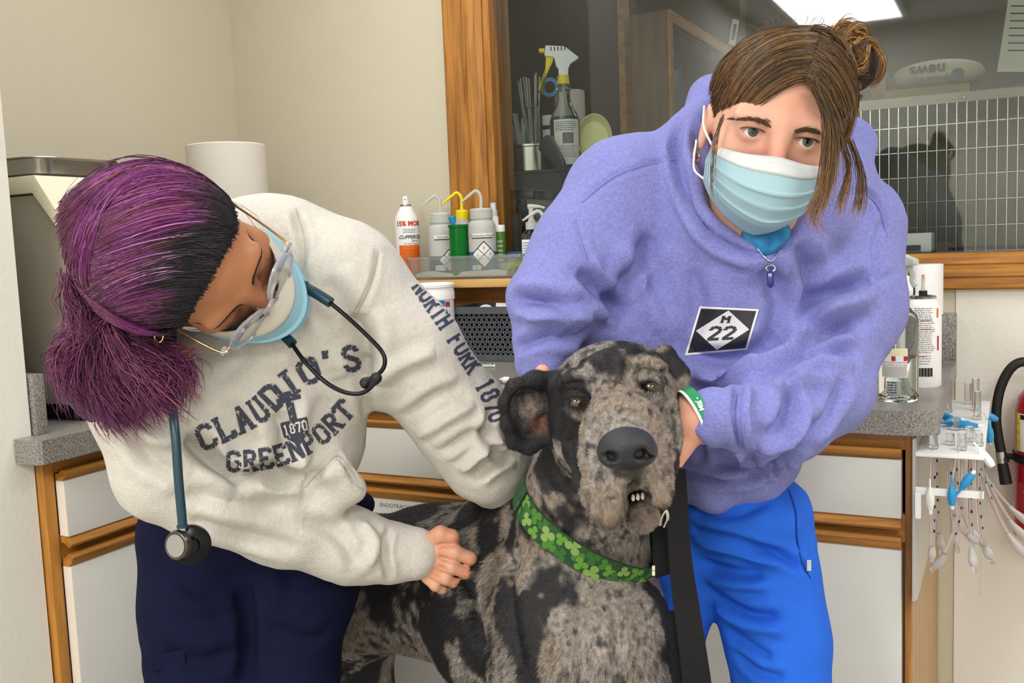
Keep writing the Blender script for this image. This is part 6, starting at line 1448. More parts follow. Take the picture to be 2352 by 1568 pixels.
# seams
def seam(surf, pts, mat_, par, r_=.0011, off=.0004):
    h = [p for p in surf.hits([q[:2] for q in spline([np.array([a, b, 0.]) for a, b in pts], 8)])]
    if len(h) < 3: return
    segs = [[h[0]]]
    for p in h[1:]:
        if np.linalg.norm(p-segs[-1][-1]) > .03: segs.append([])
        segs[-1].append(p)
    for g in segs:
        if len(g) > 2: m = MB(); m.tube([q+(CP-q)/np.linalg.norm(CP-q)*off for q in g], r_, 6); m.build('seam', mat_, par)
lseam = mat('lavender_seam', '7d80c0', .9)
for pts in ([(1320, 505), (1345, 590), (1398, 722)], [(1335, 465), (1400, 412), (1460, 385), (1550, 366)], [(1905, 472), (1965, 442), (2015, 470), (2040, 545)], [(1640, 535), (1690, 575), (1745, 592), (1830, 566)], [(1700, 890), (1692, 950), (1700, 1025)], [(1712, 890), (1704, 950), (1712, 1025)]): seam(hood, pts, lseam, hdl)
# M 22 print
def quadmap(tl, tr, br, bl):
    tl, tr, br, bl = (np.array(q, float) for q in (tl, tr, br, bl))
    return lambda u, v: tuple((tl*(1-u)+tr*u)*v+(bl*(1-u)+br*u)*(1-v))
QM = quadmap((1607, 703), (1743, 710), (1716, 803), (1573, 816)); Q4 = [(0, 1, 2, 3)]
m = MB(); print_mesh(hood, m, [([(0, 0), (1, 0), (1, 1), (0, 1)], Q4)], QM, .0012); m.build('print_border', mat('print_white', 'e4e2e2', .7), hdl, smooth=False)
m = MB(); print_mesh(hood, m, [([(.035, .045), (.965, .045), (.965, .955), (.035, .955)], Q4)], QM, .0018); m.build('print_square', mat('print_black', '202024', .6), hdl, smooth=False)
m = MB(); print_mesh(hood, m, [([(.5, .06), (.94, .5), (.5, .94), (.06, .5)], Q4)], QM, .0024); m.build('print_diamond', mat('print_pale', 'cfcdd2', .7), hdl, smooth=False)
m = MB()
for ch, u0, v0, su, sv in (('M', .43, .66, .036, .026), ('2', .27, .28, .056, .052), ('2', .51, .28, .056, .052)): print_mesh(hood, m, block_letter(ch), lambda u, v: QM(u0+u*su, v0+v*sv), .0030, 5)
m.build('print_lettering', mat('print_ink', '1c1c20', .6), hdl, smooth=False)
# ---- scrub top at the neckline, trousers
s = Sdf(); s.K([(1728, 545, 1.195, 24), (1760, 556, 1.182, 24), (1790, 535, 1.19, 24)], k=.02); s.K([(1700, 500, 1.22, 36), (1760, 530, 1.21, 40)], k=.02); V, Q = s.mesh(.003); mesh_obj('scrub_top', V, Q, mat('scrub_print', '1c4e9c', .8, var=(35, .8, '38a0c8')), pl)
s = Sdf()
s.E(1702, 1175, 1.375, 140, 95, .115, roll=6, k=.05)
s.K([(1745, 1210, 1.37, 108), (1755, 1330, 1.35, 112), (1785, 1470, 1.33, 106), (1800, 1640, 1.31, 98), (1800, 2100, 1.33, 75), (1795, 2420, 1.36, 66)], k=.04)
s.K([(1645, 1215, 1.385, 80), (1580, 1330, 1.385, 62), (1553, 1440, 1.38, 56), (1545, 1640, 1.37, 56), (1545, 2100, 1.38, 58), (1545, 2380, 1.40, 56)], k=.03)
s.K([(1835, 1145, 1.36, 14), (1852, 1240, 1.35, 14), (1856, 1300, 1.345, 12)], k=.012)
V, Q = s.mesh(.0036); V = smooth_mesh(V, Q, 1, .5)
L = []
ln([(1590, 1215), (1680, 1235), (1780, 1270), (1850, 1310)], 8, -6); ln([(1600, 1240), (1690, 1262), (1790, 1300)], 9, 6); ln([(1610, 1290), (1680, 1310), (1750, 1320)], 9, -5); ln([(1620, 1330), (1700, 1345), (1760, 1345)], 9, 5); ln([(1640, 1370), (1720, 1410), (1790, 1415)], 9, -6); ln([(1650, 1400), (1730, 1440), (1800, 1450)], 9, 5); ln([(1670, 1450), (1740, 1495), (1770, 1510)], 9, -5); ln([(1690, 1500), (1750, 1545), (1800, 1560)], 9, -5)
ln([(1810, 1128), (1828, 1180), (1832, 1240), (1850, 1300), (1860, 1325)], 4, -2.5); ln([(1600, 1180), (1690, 1180), (1760, 1150)], 10, -4)
V = folds(V, Q, [(a, b*.8, c*1.7) for a, b, c in L]); trs = Surf(V, Q)
blue = mat('royal_scrubs', '2a68da', .85, var=(30, .25, '235bc6'), bump=(700, .25), spec=.2)
tr = mesh_obj('trousers', V, Q, blue, pl)
bseam = mat('scrub_seam', '123a86', .8); seam(trs, [(1812, 1126), (1828, 1175), (1830, 1230), (1842, 1290), (1862, 1328)], bseam, tr, .001)
h = trs.hit(1858, 1298)
if h is not None: m = MB(); m.obox(h+(CP-h)*.002, CR, CU, -CD, .0028, .007, .0008); m.build('pocket_tag', mat('pale_tag', 'b9bcc4', .6), tr)
# shoes
for px, py, dp in ((1795, 2420, 1.36), (1545, 2380, 1.40)):
    q = P(px, py, dp); m = MB(); fwd = np.array([-CD[0], -CD[1], 0]); fwd /= np.linalg.norm(fwd); sd = np.array([-fwd[1], fwd[0], 0])
    m.grid(lambda u, v: q*np.array([1, 1, 0])+fwd*(.07+(.13*math.cos(6.283*u))*(1-.35*v))+sd*(.045*math.sin(6.283*u))*(1-.35*v)+np.array([0, 0, .09*v]), 24, 6, True); m.build('shoe', M['dark'], pl)
# ---- bracelet, earrings, necklace
c = P(1602, 957, 1.125); ax = P(1640, 957, 1.13)-P(1585, 965, 1.125); gm = mat('bracelet_green', '1f8a5a', .45); wr = .0315
m = MB(); up3 = CU*.8-CD*.6; m.lathe(c-ax/np.linalg.norm(ax)*.006, [(wr, 0), (wr+.0015, .0005), (wr+.0015, .0125), (wr, .013)], 40, axis=ax+CU*.010, caps=False, sx=.88, sy=1.03, xdir=-CD); bo = m.build('bracelet', gm, pl)
m = MB(); m.lathe(c-ax/np.linalg.norm(ax)*.0085, [(wr, 0), (wr+.0014, .0002), (wr+.0014, .003), (wr, .003)], 40, axis=ax+CU*.010, caps=False, sx=.88, sy=1.03, xdir=-CD); m.build('white_edge', M['bright'], bo)
a_ = (ax+CU*.010); a_ = a_/np.linalg.norm(a_); u_ = -CD-a_*(a_ @ -CD); u_ /= np.linalg.norm(u_); v2 = np.cross(a_, u_)
bsf = Surf(np.array([tuple(v.co) for v in bo.data.vertices])+wloc(pl), np.array([tuple(p.vertices) for p in bo.data.polygons if len(p.vertices) == 4]))
V0, F0 = text2d('- JBM', 15, bold=.5); m = MB(); hx = [x for x in range(1570, 1650, 2) if bsf.hit(x, 925) is not None]; bxm = (hx[-1]-11) if hx else 1600
print_mesh(bsf, m, [(V0, F0)], lambda u, v: (bxm+.30*u+.95*v, 927+.95*u-.30*v), .0016, 4); m.build('lettering', M['bright'], bo, smooth=False)
gold = mat('gold', 'd8c08c', .2, metal=1.0); silver = mat('silver', 'd0d0d4', .2, metal=1.0)
for c, r_ in ((LF[0]+LF[1] @ np.array([-.076, -.004, -.047]), .0085), (LF[0]+LF[1] @ np.array([.076, -.004, -.047]), .0095)):
    m = MB(); m.tube([c+(CU*math.cos(a)+(CR*.55+CD*.6)*math.sin(a))*r_ for a in np.linspace(0, 6.283, 25)], .0013, 8, caps=False); m.build('earring', gold, pl)
nl = [(1690, 470), (1700, 520), (1735, 565), (1770, 600), (1795, 560), (1806, 500)]
hh = [q for q in ((hood.hit(*p[:2]) if hood.hit(*p[:2]) is not None else P(p[0], p[1], 1.2)) for p in spline([np.array([a, b, 0.]) for a, b in nl], 9))]
hh = np.array(hh); 
for _ in range(3): hh[1:-1] = (hh[:-2]+hh[1:-1]*2+hh[2:])/4
hh = hh+(CP-hh)/np.linalg.norm(CP-hh, axis=1, keepdims=True)*.003
m = MB(); m.tube(list(hh), .00085, 6); nk_ = m.build('necklace', silver, pl)
q = hood.hit(1770, 612); q = q+(CP-q)/np.linalg.norm(CP-q)*.004
m = MB(); m.tube([q+CU*(.004*math.cos(a)-.002)+CR*.0055*math.sin(a) for a in np.linspace(0, 6.283, 17)], .001, 6, caps=False); m.build('pendant_ring', silver, nk_)
m = MB(); m.lathe(q-CU*.026, [(.001, 0), (.0042, .004), (.0042, .018), (.002, .021)], 6, axis=CU); m.build('pendant', mat('pendant_blue', '2a2f78', .2), nk_)
# ---- hair
HS = (LF, (.008, -.016, .036), (.081, .103, .089))
s = Sdf(LF); s.ell((.007, -.020, .036), (.0765, .098, .0860), k=.02); s.ell((0, .105, .004), (.066, .072, .088), k=.012, op='-'); s.ell((0, .06, -.075), (.10, .10, .06), k=.02, op='-'); s.fr = None
s.E(1965, 150, 1.29, 50, 60, .035, k=.03)
V, Q = s.mesh(.003); hairdark = mat('hair_base', '33241a', .7, bump=(300, .6)); sc_ = mesh_obj('hair_base', V, Q, hairdark, pl)
rg = np.random.default_rng(11)
ST = [sheet(rg, HS, (1885, 62), (1850, 180), (1690, 40), (1790, 178), (1650, 268), (1672, 305), 2100), sheet(rg, HS, (1888, 70), (1852, 180), (2015, 120), (1915, 220), (1985, 340), (1950, 375), 1700), sheet(rg, HS, (1860, 66), (1915, 66), (1890, 52), (1960, 70), (1975, 120), (1990, 160), 450, (1.01, 1.08), 7), sheet(rg, HS, (1875, 66), (1800, 100), (1700, 50), (1690, 150), (1640, 190), (1648, 320), 1100, (1.0, 1.06), 7), sheet(rg, HS, (1852, 176), (1848, 184), (1795, 172), (1762, 196), (1686, 258), (1678, 296), 350, (1.0, 1.05), 4)]
A_ = np.concatenate(ST); n0 = len(A_); RA = np.full((n0, 14), .00062)*rg.uniform(.6, 1.2, (n0, 1)); RA[:, -3:] *= .6
def mix_cols(n, pal, prob, m_): return np.array([lin(pal[k]) for k in rg.choice(len(pal), n, p=prob)])[:, None, :]*np.ones((1, m_, 1))
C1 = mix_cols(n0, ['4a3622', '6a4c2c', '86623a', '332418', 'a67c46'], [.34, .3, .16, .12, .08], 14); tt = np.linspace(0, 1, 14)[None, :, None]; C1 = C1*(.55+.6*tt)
# bun loops
bg = []
for i in range(26):
    a0 = rg.uniform(0, 6.28); cx, cy = 1966+rg.normal(0, 14), 140+rg.normal(0, 28); r_ = rg.uniform(16, 38); bg.append([P(cx+r_*math.cos(a0+k*.9)*.9, cy+r_*math.sin(a0+k*.9)*1.3, 1.27+.02*math.sin(k+i)) for k in range(5)])
A2, R2 = hair_bundle(bg, 34, .0035, .00055, 14, 3, .0012)
# loose strands framing the face
lg = [[(1868, 190), (1898, 260), (1896, 340), (1888, 430), (1862, 490), (1908, 548)], [(1872, 185), (1908, 280), (1906, 380), (1893, 450), (1872, 500), (1880, 540)], [(1885, 200), (1918, 300), (1912, 400), (1900, 470)], [(1925, 300), (1948, 380), (1935, 450), (1920, 515)], [(1950, 320), (1976, 400), (1972, 470), (1960, 500)], [(1860, 188), (1893, 250), (1900, 310), (1890, 380)]]
lg2 = [[(1662, 262), (1648, 310), (1640, 390), (1632, 480)], [(1660, 270), (1644, 320), (1634, 410), (1642, 505)]]
A3, R3 = hair_bundle([[P(x, y, 1.075+.02*(i == 3)+.05*(i == 4)) for x, y in g] for i, g in enumerate(lg)], 42, .0042, .00042, 14, 5, .001)
A4, R4 = hair_bundle([[P(x, y, 1.13) for x, y in g] for g in lg2], 9, .0035, .00032, 14, 7, .001)
fz = []
for i in range(120):
    x, y = 1832+rg.normal(0, 120), 232-abs(rg.normal(0, 1))*0; a = rg.uniform(-3.0, -.1); x0, y0 = 1836+155*math.cos(a), 232+178*math.sin(a); d = rg.uniform(10, 42); fz.append([P(x0, y0, 1.22), P(x0+d*math.cos(a+.5)*.5, y0+d*math.sin(a+.5)*.6, 1.22), P(x0+d*math.cos(a+rg.normal(0, .7)), y0+d*math.sin(a), 1.23)])
A5, R5 = hair_bundle(fz, 1, .001, .00022, 14, 9)
AA = np.concatenate([A_, A2, A3, A4, A5]); RR = np.concatenate([RA, R2, R3, R4, R5])
C2 = mix_cols(len(A2), ['7a5730', 'a87c44', '5a4026', 'c69a5c'], [.35, .3, .2, .15], 14); C3 = mix_cols(len(A3), ['4a3622', '6a4c2c', '8e683a'], [.4, .35, .25], 14); C3 = C3*(.7+.0*tt)+np.array(lin('b98a50'))*.75*np.clip(tt-.45, 0, 1)
C4 = mix_cols(len(A4), ['4a3826', '6a4e30'], [.5, .5], 14); C5 = mix_cols(len(A5), ['7a5a36'], [1], 14)
CC = np.repeat(np.concatenate([C1, C2, C3, C4, C5]).reshape(-1, 3), 3, 0)
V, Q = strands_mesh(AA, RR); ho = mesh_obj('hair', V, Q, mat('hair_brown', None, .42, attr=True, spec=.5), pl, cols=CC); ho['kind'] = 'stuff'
# ================================================================== person with purple hair in the off-white hoodie
pg = thing('person', 'person with purple ponytail in an off-white printed hoodie, leaning over with glasses and stethoscope', 'person', (*P(560, 1500, 1.36)[:2], 0), 'people')
_f = math.radians(80); f2 = np.array([.86, -.51, 0]); zc = np.array([0, 0, 1.])
GF = headframe((.51, .86, 0), tuple(math.sin(_f)*f2+math.cos(_f)*zc), tuple(-math.cos(_f)*f2+math.sin(_f)*zc), (566, 672), 1.090)
s = Sdf(); head_sdf(s, GF, closed=True)
s.fr = GF; s.cone((0, -.020, -.055), (0, -.03, -.13), .048, .050, k=.025); s.fr = None
nk = GF[0]+GF[1] @ np.array([0, -.03, -.13]); ch = P(620, 780, 1.28)
s.chain([nk, P(520, 690, 1.25), ch, P(600, 1150, 1.37)], [.05, .055, .05, .05], k=.03)
s.chain([ch, P(790, 610, 1.26), P(1130, 1060, 1.35), P(1230, 1120, 1.47)], [.045, .032, .028, .025], k=.02)
s.K([(1230, 1120, 1.47, 38), (1262, 1135, 1.50, 34)], k=.015); s.E(1275, 1140, 1.51, 34, 26, .03, k=.012)
for i in range(4): s.K([(1285, 1122+12*i, 1.50, 12), (1310, 1118+13*i, 1.49, 12), (1325, 1130+12*i, 1.47, 11)], k=.006)
s.K([(1262, 1118, 1.49, 14), (1280, 1100, 1.47, 12)], k=.008)
s.chain([ch, P(330, 900, 1.17), P(390, 1120, 1.20), P(640, 1215, 1.28), P(940, 1272, 1.368)], [.045, .03, .026, .022, .021], k=.02)
# near hand: wrist, back of hand, four curled fingers gathering the coat, thumb underneath
HD = -.030
def HK(pts, k): s.K([(x, y, d+HD, r*.92) for x, y, d, r in pts], k=k)
s.K([(935, 1272, 1.372, 38), (975, 1275, 1.352, 38)], k=.014); s.E(1000, 1278, 1.376+HD, 42, 50, .014, roll=-12, k=.014)
HK([(985, 1242, 1.372, 21), (1012, 1226, 1.364, 20), (1038, 1232, 1.364, 17), (1044, 1254, 1.374, 15)], .005)
HK([(1008, 1262, 1.368, 20), (1046, 1268, 1.360, 18), (1080, 1282, 1.364, 16), (1086, 1298, 1.390, 14)], .004)
HK([(1004, 1290, 1.370, 19), (1038, 1302, 1.361, 17), (1070, 1315, 1.366, 15), (1070, 1330, 1.392, 13)], .004)
HK([(992, 1312, 1.372, 17), (1024, 1329, 1.365, 15), (1050, 1341, 1.370, 13), (1048, 1352, 1.394, 12)], .004)
HK([(980, 1326, 1.376, 15), (1000, 1345, 1.371, 13), (1016, 1353, 1.377, 11), (1012, 1358, 1.396, 10)], .004)
HK([(985, 1262, 1.396, 18), (1030, 1264, 1.404, 15), (1072, 1284, 1.406, 12)], .008)
V, Q = s.mesh(.0019); V = smooth_mesh(V, Q, 1, .35)
vc = np.tile(np.array(lin('bb7f58')), (len(V), 1)); hl = (V-GF[0]) @ GF[1]
blend(np.exp(-(((hl-np.array([0, .09, -.02]))/np.array([.05, .05, .02]))**2).sum(1))*.5, 'a0624a'); blend(fbm(V, 50, 3, 3)*.25, 'a8704c')
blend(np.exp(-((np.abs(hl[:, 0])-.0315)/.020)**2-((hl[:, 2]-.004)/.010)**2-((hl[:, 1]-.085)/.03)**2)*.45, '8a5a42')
hm = 1-sstep(.07, .11, np.linalg.norm(V-P(1010, 1280, 1.37), axis=1)); blend(hm, 'd09a7c')
for kx, ky in ((1030, 1228), (1020, 1262), (1012, 1290), (1000, 1312), (1078, 1288), (1066, 1318), (1046, 1340), (1038, 1240)): blend((1-sstep(.006, .014, np.linalg.norm(V-P(kx, ky, 1.332), axis=1)))*.55, 'c47c60')
hmV, hmQ = V, Q; LL = [([(1015, 1250), (1000, 1262)], .003, -.0012), ([(1028, 1282), (1010, 1278)], .003, -.0015), ([(1025, 1308), (1005, 1300)], .003, -.0015), ([(1010, 1330), (992, 1318)], .003, -.0012)]
V = folds(V, Q, LL)
mesh_obj('body', V, Q, mat('skin_tan', None, .42, attr=True, bump=(500, .1), sss=.1, spec=.45), pg, cols=vc); bs2 = Surf(V, Q)
lash_brow(GF, pg, '1a1210', bs2, closed=True, seed=4)
surgical_mask(GF, pg, mat('mask_aqua', '8fbccc', .75, bump=(400, .1)), mat('mask_ivory', 'c4bfb2', .75))
# ---- glasses: clear frames with metal temples
gl = bpy.data.objects.new('glasses', None); COL.objects.link(gl); gl.parent = pg; gl.location = [float(v) for v in (GF[0]+GF[1] @ np.array([0, .11, -.005]))-wloc(pg)]
fr_m = mat('clear_frame', 'e6e2ee', .08, trans=.75, ior=1.4); lens_m = mat('lens', 'f6f8fa', .02, trans=1.0, ior=1.05); tmp = mat('temple_metal', 'c9b48c', .25, metal=1.0)
G3 = lambda x, y, z: GF[0]+GF[1] @ np.array([x, y, z])
for q in (-1, 1):
    ring_ = [G3(q*(.034+.027*math.cos(a)*(1+.06*math.cos(2*a))), .112-.012*abs(.034+.027*math.cos(a))/.06, -.010+.0225*math.sin(a)*(1-.06*math.cos(a)*0)) for a in np.linspace(0, 6.283, 37)]
    m = MB(); m.tube(ring_, .0021, 8, caps=False); rim = m.build('rim', fr_m, gl)
    m = MB(); cen_ = np.mean(ring_[:-1], 0); vs = [cen_]+[p for p in ring_[:-1]]; m.add(vs, [(0, 1+i, 1+(i+1) % 36) for i in range(36)]); m.build('lens', lens_m, gl, solid=.001)
    m = MB(); m.tube(spline([G3(q*.061, .100, -.002), G3(q*.071, .094, .002), G3(q*.076, .04, .002), G3(q*.077, -.005, .004), G3(q*.076, -.03, -.012)], 8), .0014, 8); m.build('temple', tmp, gl)
    m = MB(); m.obox(G3(q*.068, .097, -.001), GF[1][:, 0], GF[1][:, 1], GF[1][:, 2], .005, .003, .0035); m.build('hinge', fr_m, gl, bevel=.001)
    m = MB(); m.tube(spline([G3(q*.010, .108, -.012), G3(q*.0105, .102, -.014), G3(q*.0095, .098, -.018)], 4), .002, 8); m.build('nose_pad', fr_m, gl)
m = MB(); m.tube(spline([G3(-.009, .113, -.004), G3(0, .116, .0), G3(.009, .113, -.004)], 6), .0024, 8); m.build('bridge', fr_m, gl)
m = MB(); c = P(365, 770, 1.10); m.tube([c+(CR*math.cos(a)*.005+CU*math.sin(a)*.008) for a in np.linspace(0, 6.283, 21)], .0009, 6, caps=False); m.build('earring', gold, pg)
# ---- hoodie
s = Sdf()
s.E(610, 800, 1.29, 235, 245, .105, roll=28, k=.06); s.E(660, 1010, 1.33, 178, 165, .11, roll=10, k=.06); s.E(560, 940, 1.30, 200, 150, .10, roll=20, k=.06)
s.E(600, 560, 1.285, 92, 92, .06, k=.05); s.K([(560, 540, 1.28, 78), (650, 560, 1.27, 88), (700, 640, 1.25, 70)], k=.04)     # hood at the nape
s.K([(560, 850, 1.215, 34), (640, 790, 1.205, 36), (690, 700, 1.225, 46)], k=.03)                                              # neckline fold
s.K([(720, 620, 1.29, 118), (800, 640, 1.27, 108), (930, 800, 1.295, 108), (1060, 960, 1.33, 98), (1120, 1060, 1.355, 84)], k=.05)
s.K([(1120, 1060, 1.355, 84), (1165, 1105, 1.41, 68), (1215, 1120, 1.47, 56)], k=.04)
s.K([(480, 880, 1.24, 110), (335, 930, 1.185, 104), (370, 1090, 1.20, 88)], k=.05); s.K([(370, 1090, 1.20, 88), (480, 1150, 1.225, 80), (640, 1208, 1.28, 78), (800, 1255, 1.325, 74), (890, 1268, 1.345, 68)], k=.04)
s.K([(905, 1270, 1.346, 66), (954, 1272, 1.348, 61)], k=.010)
s.K([(770, 1080, 1.245, 30), (805, 1120, 1.27, 26), (740, 1150, 1.28, 30)], k=.03)                                             # pouch pocket
s.fr = GF; s.ell((0, .03, -.03), (.078, .085, .10), k=.012, op='-'); s.fr = None
V, Q = s.mesh(.0034); V = smooth_mesh(V, Q, 1, .5)
L = []
ln([(680, 490), (695, 560), (690, 640)], 6, -4); ln([(868, 575), (855, 640), (820, 720)], 4, -2.5); ln([(820, 720), (835, 800), (830, 870)], 14, -12)
ln([(960, 1000), (1030, 960), (1090, 930)], 8, 5); ln([(930, 960), (1000, 910), (1060, 890)], 8, -4); ln([(1010, 1040), (1080, 1000), (1130, 990)], 8, -6); ln([(1060, 1080), (1110, 1030), (1150, 1010)], 7, 6); ln([(1090, 1100), (1140, 1060), (1180, 1040)], 7, -6); ln([(1130, 940), (1120, 1000), (1150, 1060)], 7, -5); ln([(880, 860), (940, 830), (1000, 810)], 10, 3.5)
ln([(560, 1080), (600, 1075), (640, 1090), (700, 1090)], 12, -12); ln([(640, 950), (655, 1010), (640, 1070)], 12, -9); ln([(470, 960), (530, 1040), (590, 1080)], 14, 7); ln([(700, 900), (680, 980), (690, 1060)], 14, 7)
ln([(430, 1010), (500, 1060), (560, 1110)], 12, -10); ln([(300, 1000), (350, 1060), (420, 1090)], 10, -5); ln([(290, 960), (340, 1000), (410, 1010)], 9, 4)
ln([(430, 1130), (540, 1150), (650, 1160)], 10, -5); ln([(440, 1190), (560, 1230), (680, 1262)], 10, -4); ln([(700, 1190), (780, 1230), (820, 1300)], 9, -4); ln([(830, 1200), (860, 1240), (850, 1300)], 8, 4); ln([(895, 1212), (885, 1270), (895, 1330)], 5, -5)
ln([(700, 1115), (740, 1075), (775, 1045), (800, 1075), (820, 1105)], 5, -4); ln([(830, 830), (840, 930), (850, 1010)], 8, -4); ln([(750, 640), (790, 700), (800, 780)], 12, -4); ln([(700, 660), (720, 760), (760, 850)], 14, 4)
V = folds(V, Q, [(a, b, c*2.1 if b > .0055 else c*1.2) for a, b, c in L]); N = vnormals(V, Q); V = V+N*((fbm(V, 20, 3, 18)-.5)*.008)[:, None]
gh = Surf(V, Q)
cream = mat('off_white_fleece', 'cdc8bf', .95, sheen=.1, bump=(420, .6), var=(220, .5, 'beb8ae'), spec=.1)
hdg = mesh_obj('hoodie', V, Q, cream, pg)
cs = mat('cream_seam', 'b4aca0', .9)
for pts in ([(868, 575), (862, 620), (840, 680), (815, 730)], [(858, 572), (852, 620), (830, 680), (806, 728)], [(680, 480), (698, 540), (702, 600), (690, 660)], [(700, 1118), (740, 1078), (775, 1046), (808, 1080), (822, 1108)], [(790, 1070), (815, 1110), (835, 1125)]): seam(gh, pts, cs, hdg)
def distress(name, c, bg):
    m_ = mat(name, c, .8, var=(190, .9, bg)); 
    for n in m_.node_tree.nodes:
        if n.type == 'MAP_RANGE': n.inputs[1].default_value = .60; n.inputs[2].default_value = .66
    return m_
inkn = distress('distressed_navy_print', '3a3c4a', 'b8b2aa')
m = MB(); text_along(gh, m, "CLAUDIO'S", [(468, 1040), (540, 1005), (610, 968), (668, 915), (740, 872), (838, 848)], 62); m.build('chest_lettering', inkn, hdg, smooth=False)
m = MB(); text_along(gh, m, 'GREENPORT', [(520, 1085), (580, 1082), (640, 1072), (700, 1050), (760, 1010), (822, 945)], 50); m.build('chest_lettering', inkn, hdg, smooth=False)
am = quadmap((600, 905), (715, 880), (735, 1010), (640, 1035)); m = MB()
print_mesh(gh, m, [([(.2, .45), (.8, .45), (.8, .2), (.5, .0), (.2, .2)], [(0, 4, 3, 2, 1)]), ([(.42, .45), (.58, .45), (.58, .95), (.42, .95)], Q4), ([(.25, .78), (.75, .78), (.75, .86), (.25, .86)], Q4)], am, .0011); m.build('anchor_print', inkn, hdg, smooth=False)
m = MB()
for i, chh in enumerate('1870'): print_mesh(gh, m, block_letter(chh), lambda u, v: am(.23+.14*i+u*.03, .22+v*.03), .0022, 5)
m.build('year_print', mat('print_cream', 'd6d0c6', .8), hdg, smooth=False)
m = MB(); text_along(gh, m, 'NORTH FORK 1870', [(944, 660), (1006, 752), (1066, 846), (1104, 915), (1126, 975)], 46); m.build('sleeve_lettering', mat('navy_print', '3c4058', .8), hdg, smooth=False)
# ---- trousers
s = Sdf()
s.E(585, 1190, 1.40, 232, 120, .11, k=.05); s.E(810, 1160, 1.42, 50, 34, .05, k=.03)
s.K([(452, 1240, 1.385, 132), (460, 1400, 1.37, 124), (470, 1568, 1.36, 108), (480, 1900, 1.37, 88), (490, 2300, 1.42, 70)], k=.035)
s.K([(690, 1240, 1.40, 126), (690, 1330, 1.39, 124), (668, 1568, 1.38, 98), (650, 1900, 1.40, 84), (640, 2250, 1.45, 68)], k=.035)
s.K([(352, 1470, 1.345, 16), (365, 1530, 1.34, 22), (375, 1600, 1.34, 22)], k=.02)
V, Q = s.mesh(.0036); V = smooth_mesh(V, Q, 1, .5); L = []
ln([(350, 1200), (420, 1260), (520, 1270)], 14, -6); ln([(560, 1340), (572, 1440), (566, 1560)], 14, -8); ln([(380, 1350), (450, 1390), (540, 1380)], 14, 4); ln([(600, 1300), (700, 1340), (790, 1330)], 14, -5); ln([(380, 1490), (450, 1520), (540, 1500)], 14, -5); ln([(620, 1440), (700, 1470), (760, 1450)], 14, -4); ln([(620, 1250), (630, 1330), (640, 1400)], 12, 4)
V = folds(V, Q, [(a, b*.8, c*1.5) for a, b, c in L]); gt = Surf(V, Q)
navy = mat('navy_scrubs', '12152f', .9, var=(30, .3, '101328'), bump=(700, .25), spec=.12)
tg = mesh_obj('trousers', V, Q, navy, pg)
h = gt.hit(372, 1516); m = MB(); n_ = (CP-h)/np.linalg.norm(CP-h); m.obox(h+n_*.002+CR*.008, CR*.95+CU*.2, CU, n_, .024, .011, .0018); pk = m.build('pocket_tab', navy, tg, bevel=.0015)
h = gt.hit(360, 1517); m = MB(); m.lathe(h+n_*.003, [(.0062, 0), (.0062, .0015), (.004, .0022)], 18, axis=n_); m.build('snap_button', M['steel'], pk)
for px, py, dp in ((490, 2300, 1.42), (640, 2250, 1.45)):
    q = P(px, py, dp); m = MB(); fwd = np.array([-CD[0], -CD[1], 0]); fwd /= np.linalg.norm(fwd); sd = np.array([-fwd[1], fwd[0], 0])
    m.grid(lambda u, v: q*np.array([1, 1, 0])+fwd*(.07+(.13*math.cos(6.283*u))*(1-.35*v))+sd*(.045*math.sin(6.283*u))*(1-.35*v)+np.array([0, 0, .09*v]), 24, 6, True); m.build('shoe', M['dark'], pg)
# ---- hair
GH = (GF, (0, -.016, .040), (.082, .106, .092))
s = Sdf(GF); s.ell((0, -.020, .038), (.077, .100, .087), k=.02); s.ell((0, .098, -.005), (.066, .070, .088), k=.010, op='-'); s.fr = None
s.E(300, 690, 1.15, 120, 120, .06, k=.03)
s.K([(225, 745, 1.15, 60), (215, 830, 1.16, 85), (270, 900, 1.16, 80), (300, 940, 1.16, 45)], k=.03); s.E(350, 850, 1.17, 75, 75, .035, k=.03)
V, Q = s.mesh(.0032); hb_ = mat('hair_base_purple', '4a1c48', .7, bump=(300, .6), var=(20, .7, '22131f')); mesh_obj('hair_base', V, Q, hb_, pg)
r2 = np.random.default_rng(21)
SH = [sheet(r2, GH, (525, 450), (540, 525), (400, 330), (400, 470), (190, 480), (185, 600), 1500, (1.0, 1.06), 14), sheet(r2, GH, (540, 525), (470, 650), (400, 490), (330, 620), (175, 600), (190, 730), 1500, (1.0, 1.06), 14), sheet(r2, GH, (470, 650), (385, 800), (340, 640), (330, 830), (190, 730), (215, 780), 1300, (1.0, 1.06), 14), sheet(r2, GH, (535, 470), (430, 388), (330, 290), (260, 330), (140, 480), (170, 640), 1500, (1.0, 1.06), 12), sheet(r2, GH, (300, 400), (190, 560), (200, 430), (150, 640), (165, 620), (215, 750), 900, (1.0, 1.05), 14)]
ncs = [len(q) for q in SH]; A1_ = np.concatenate(SH); n1 = len(A1_); R1_ = np.full((n1, 14), .00058)*r2.uniform(.6, 1.2, (n1, 1)); R1_[:, -3:] *= .6
pal = ['66225c', '7a2e70', '44163c', '94508c', '5e2240', '825048']; C_ = np.array([lin(pal[k]) for k in r2.choice(6, n1, p=[.30, .24, .18, .12, .10, .06])])[:, None, :]*np.ones((1, 14, 1))
T_ = np.linspace(0, 1, 14)[None, :, None]; blackl = np.concatenate([r2.uniform(.10, .38, ncs[0]), r2.uniform(.32, .62, ncs[1]), r2.uniform(.12, .45, ncs[2]), r2.uniform(-.2, .10, ncs[3]), np.full(ncs[4], -.3)])[:, None, None]
bm_ = 1-np.clip((T_-blackl)/.08, 0, 1); 
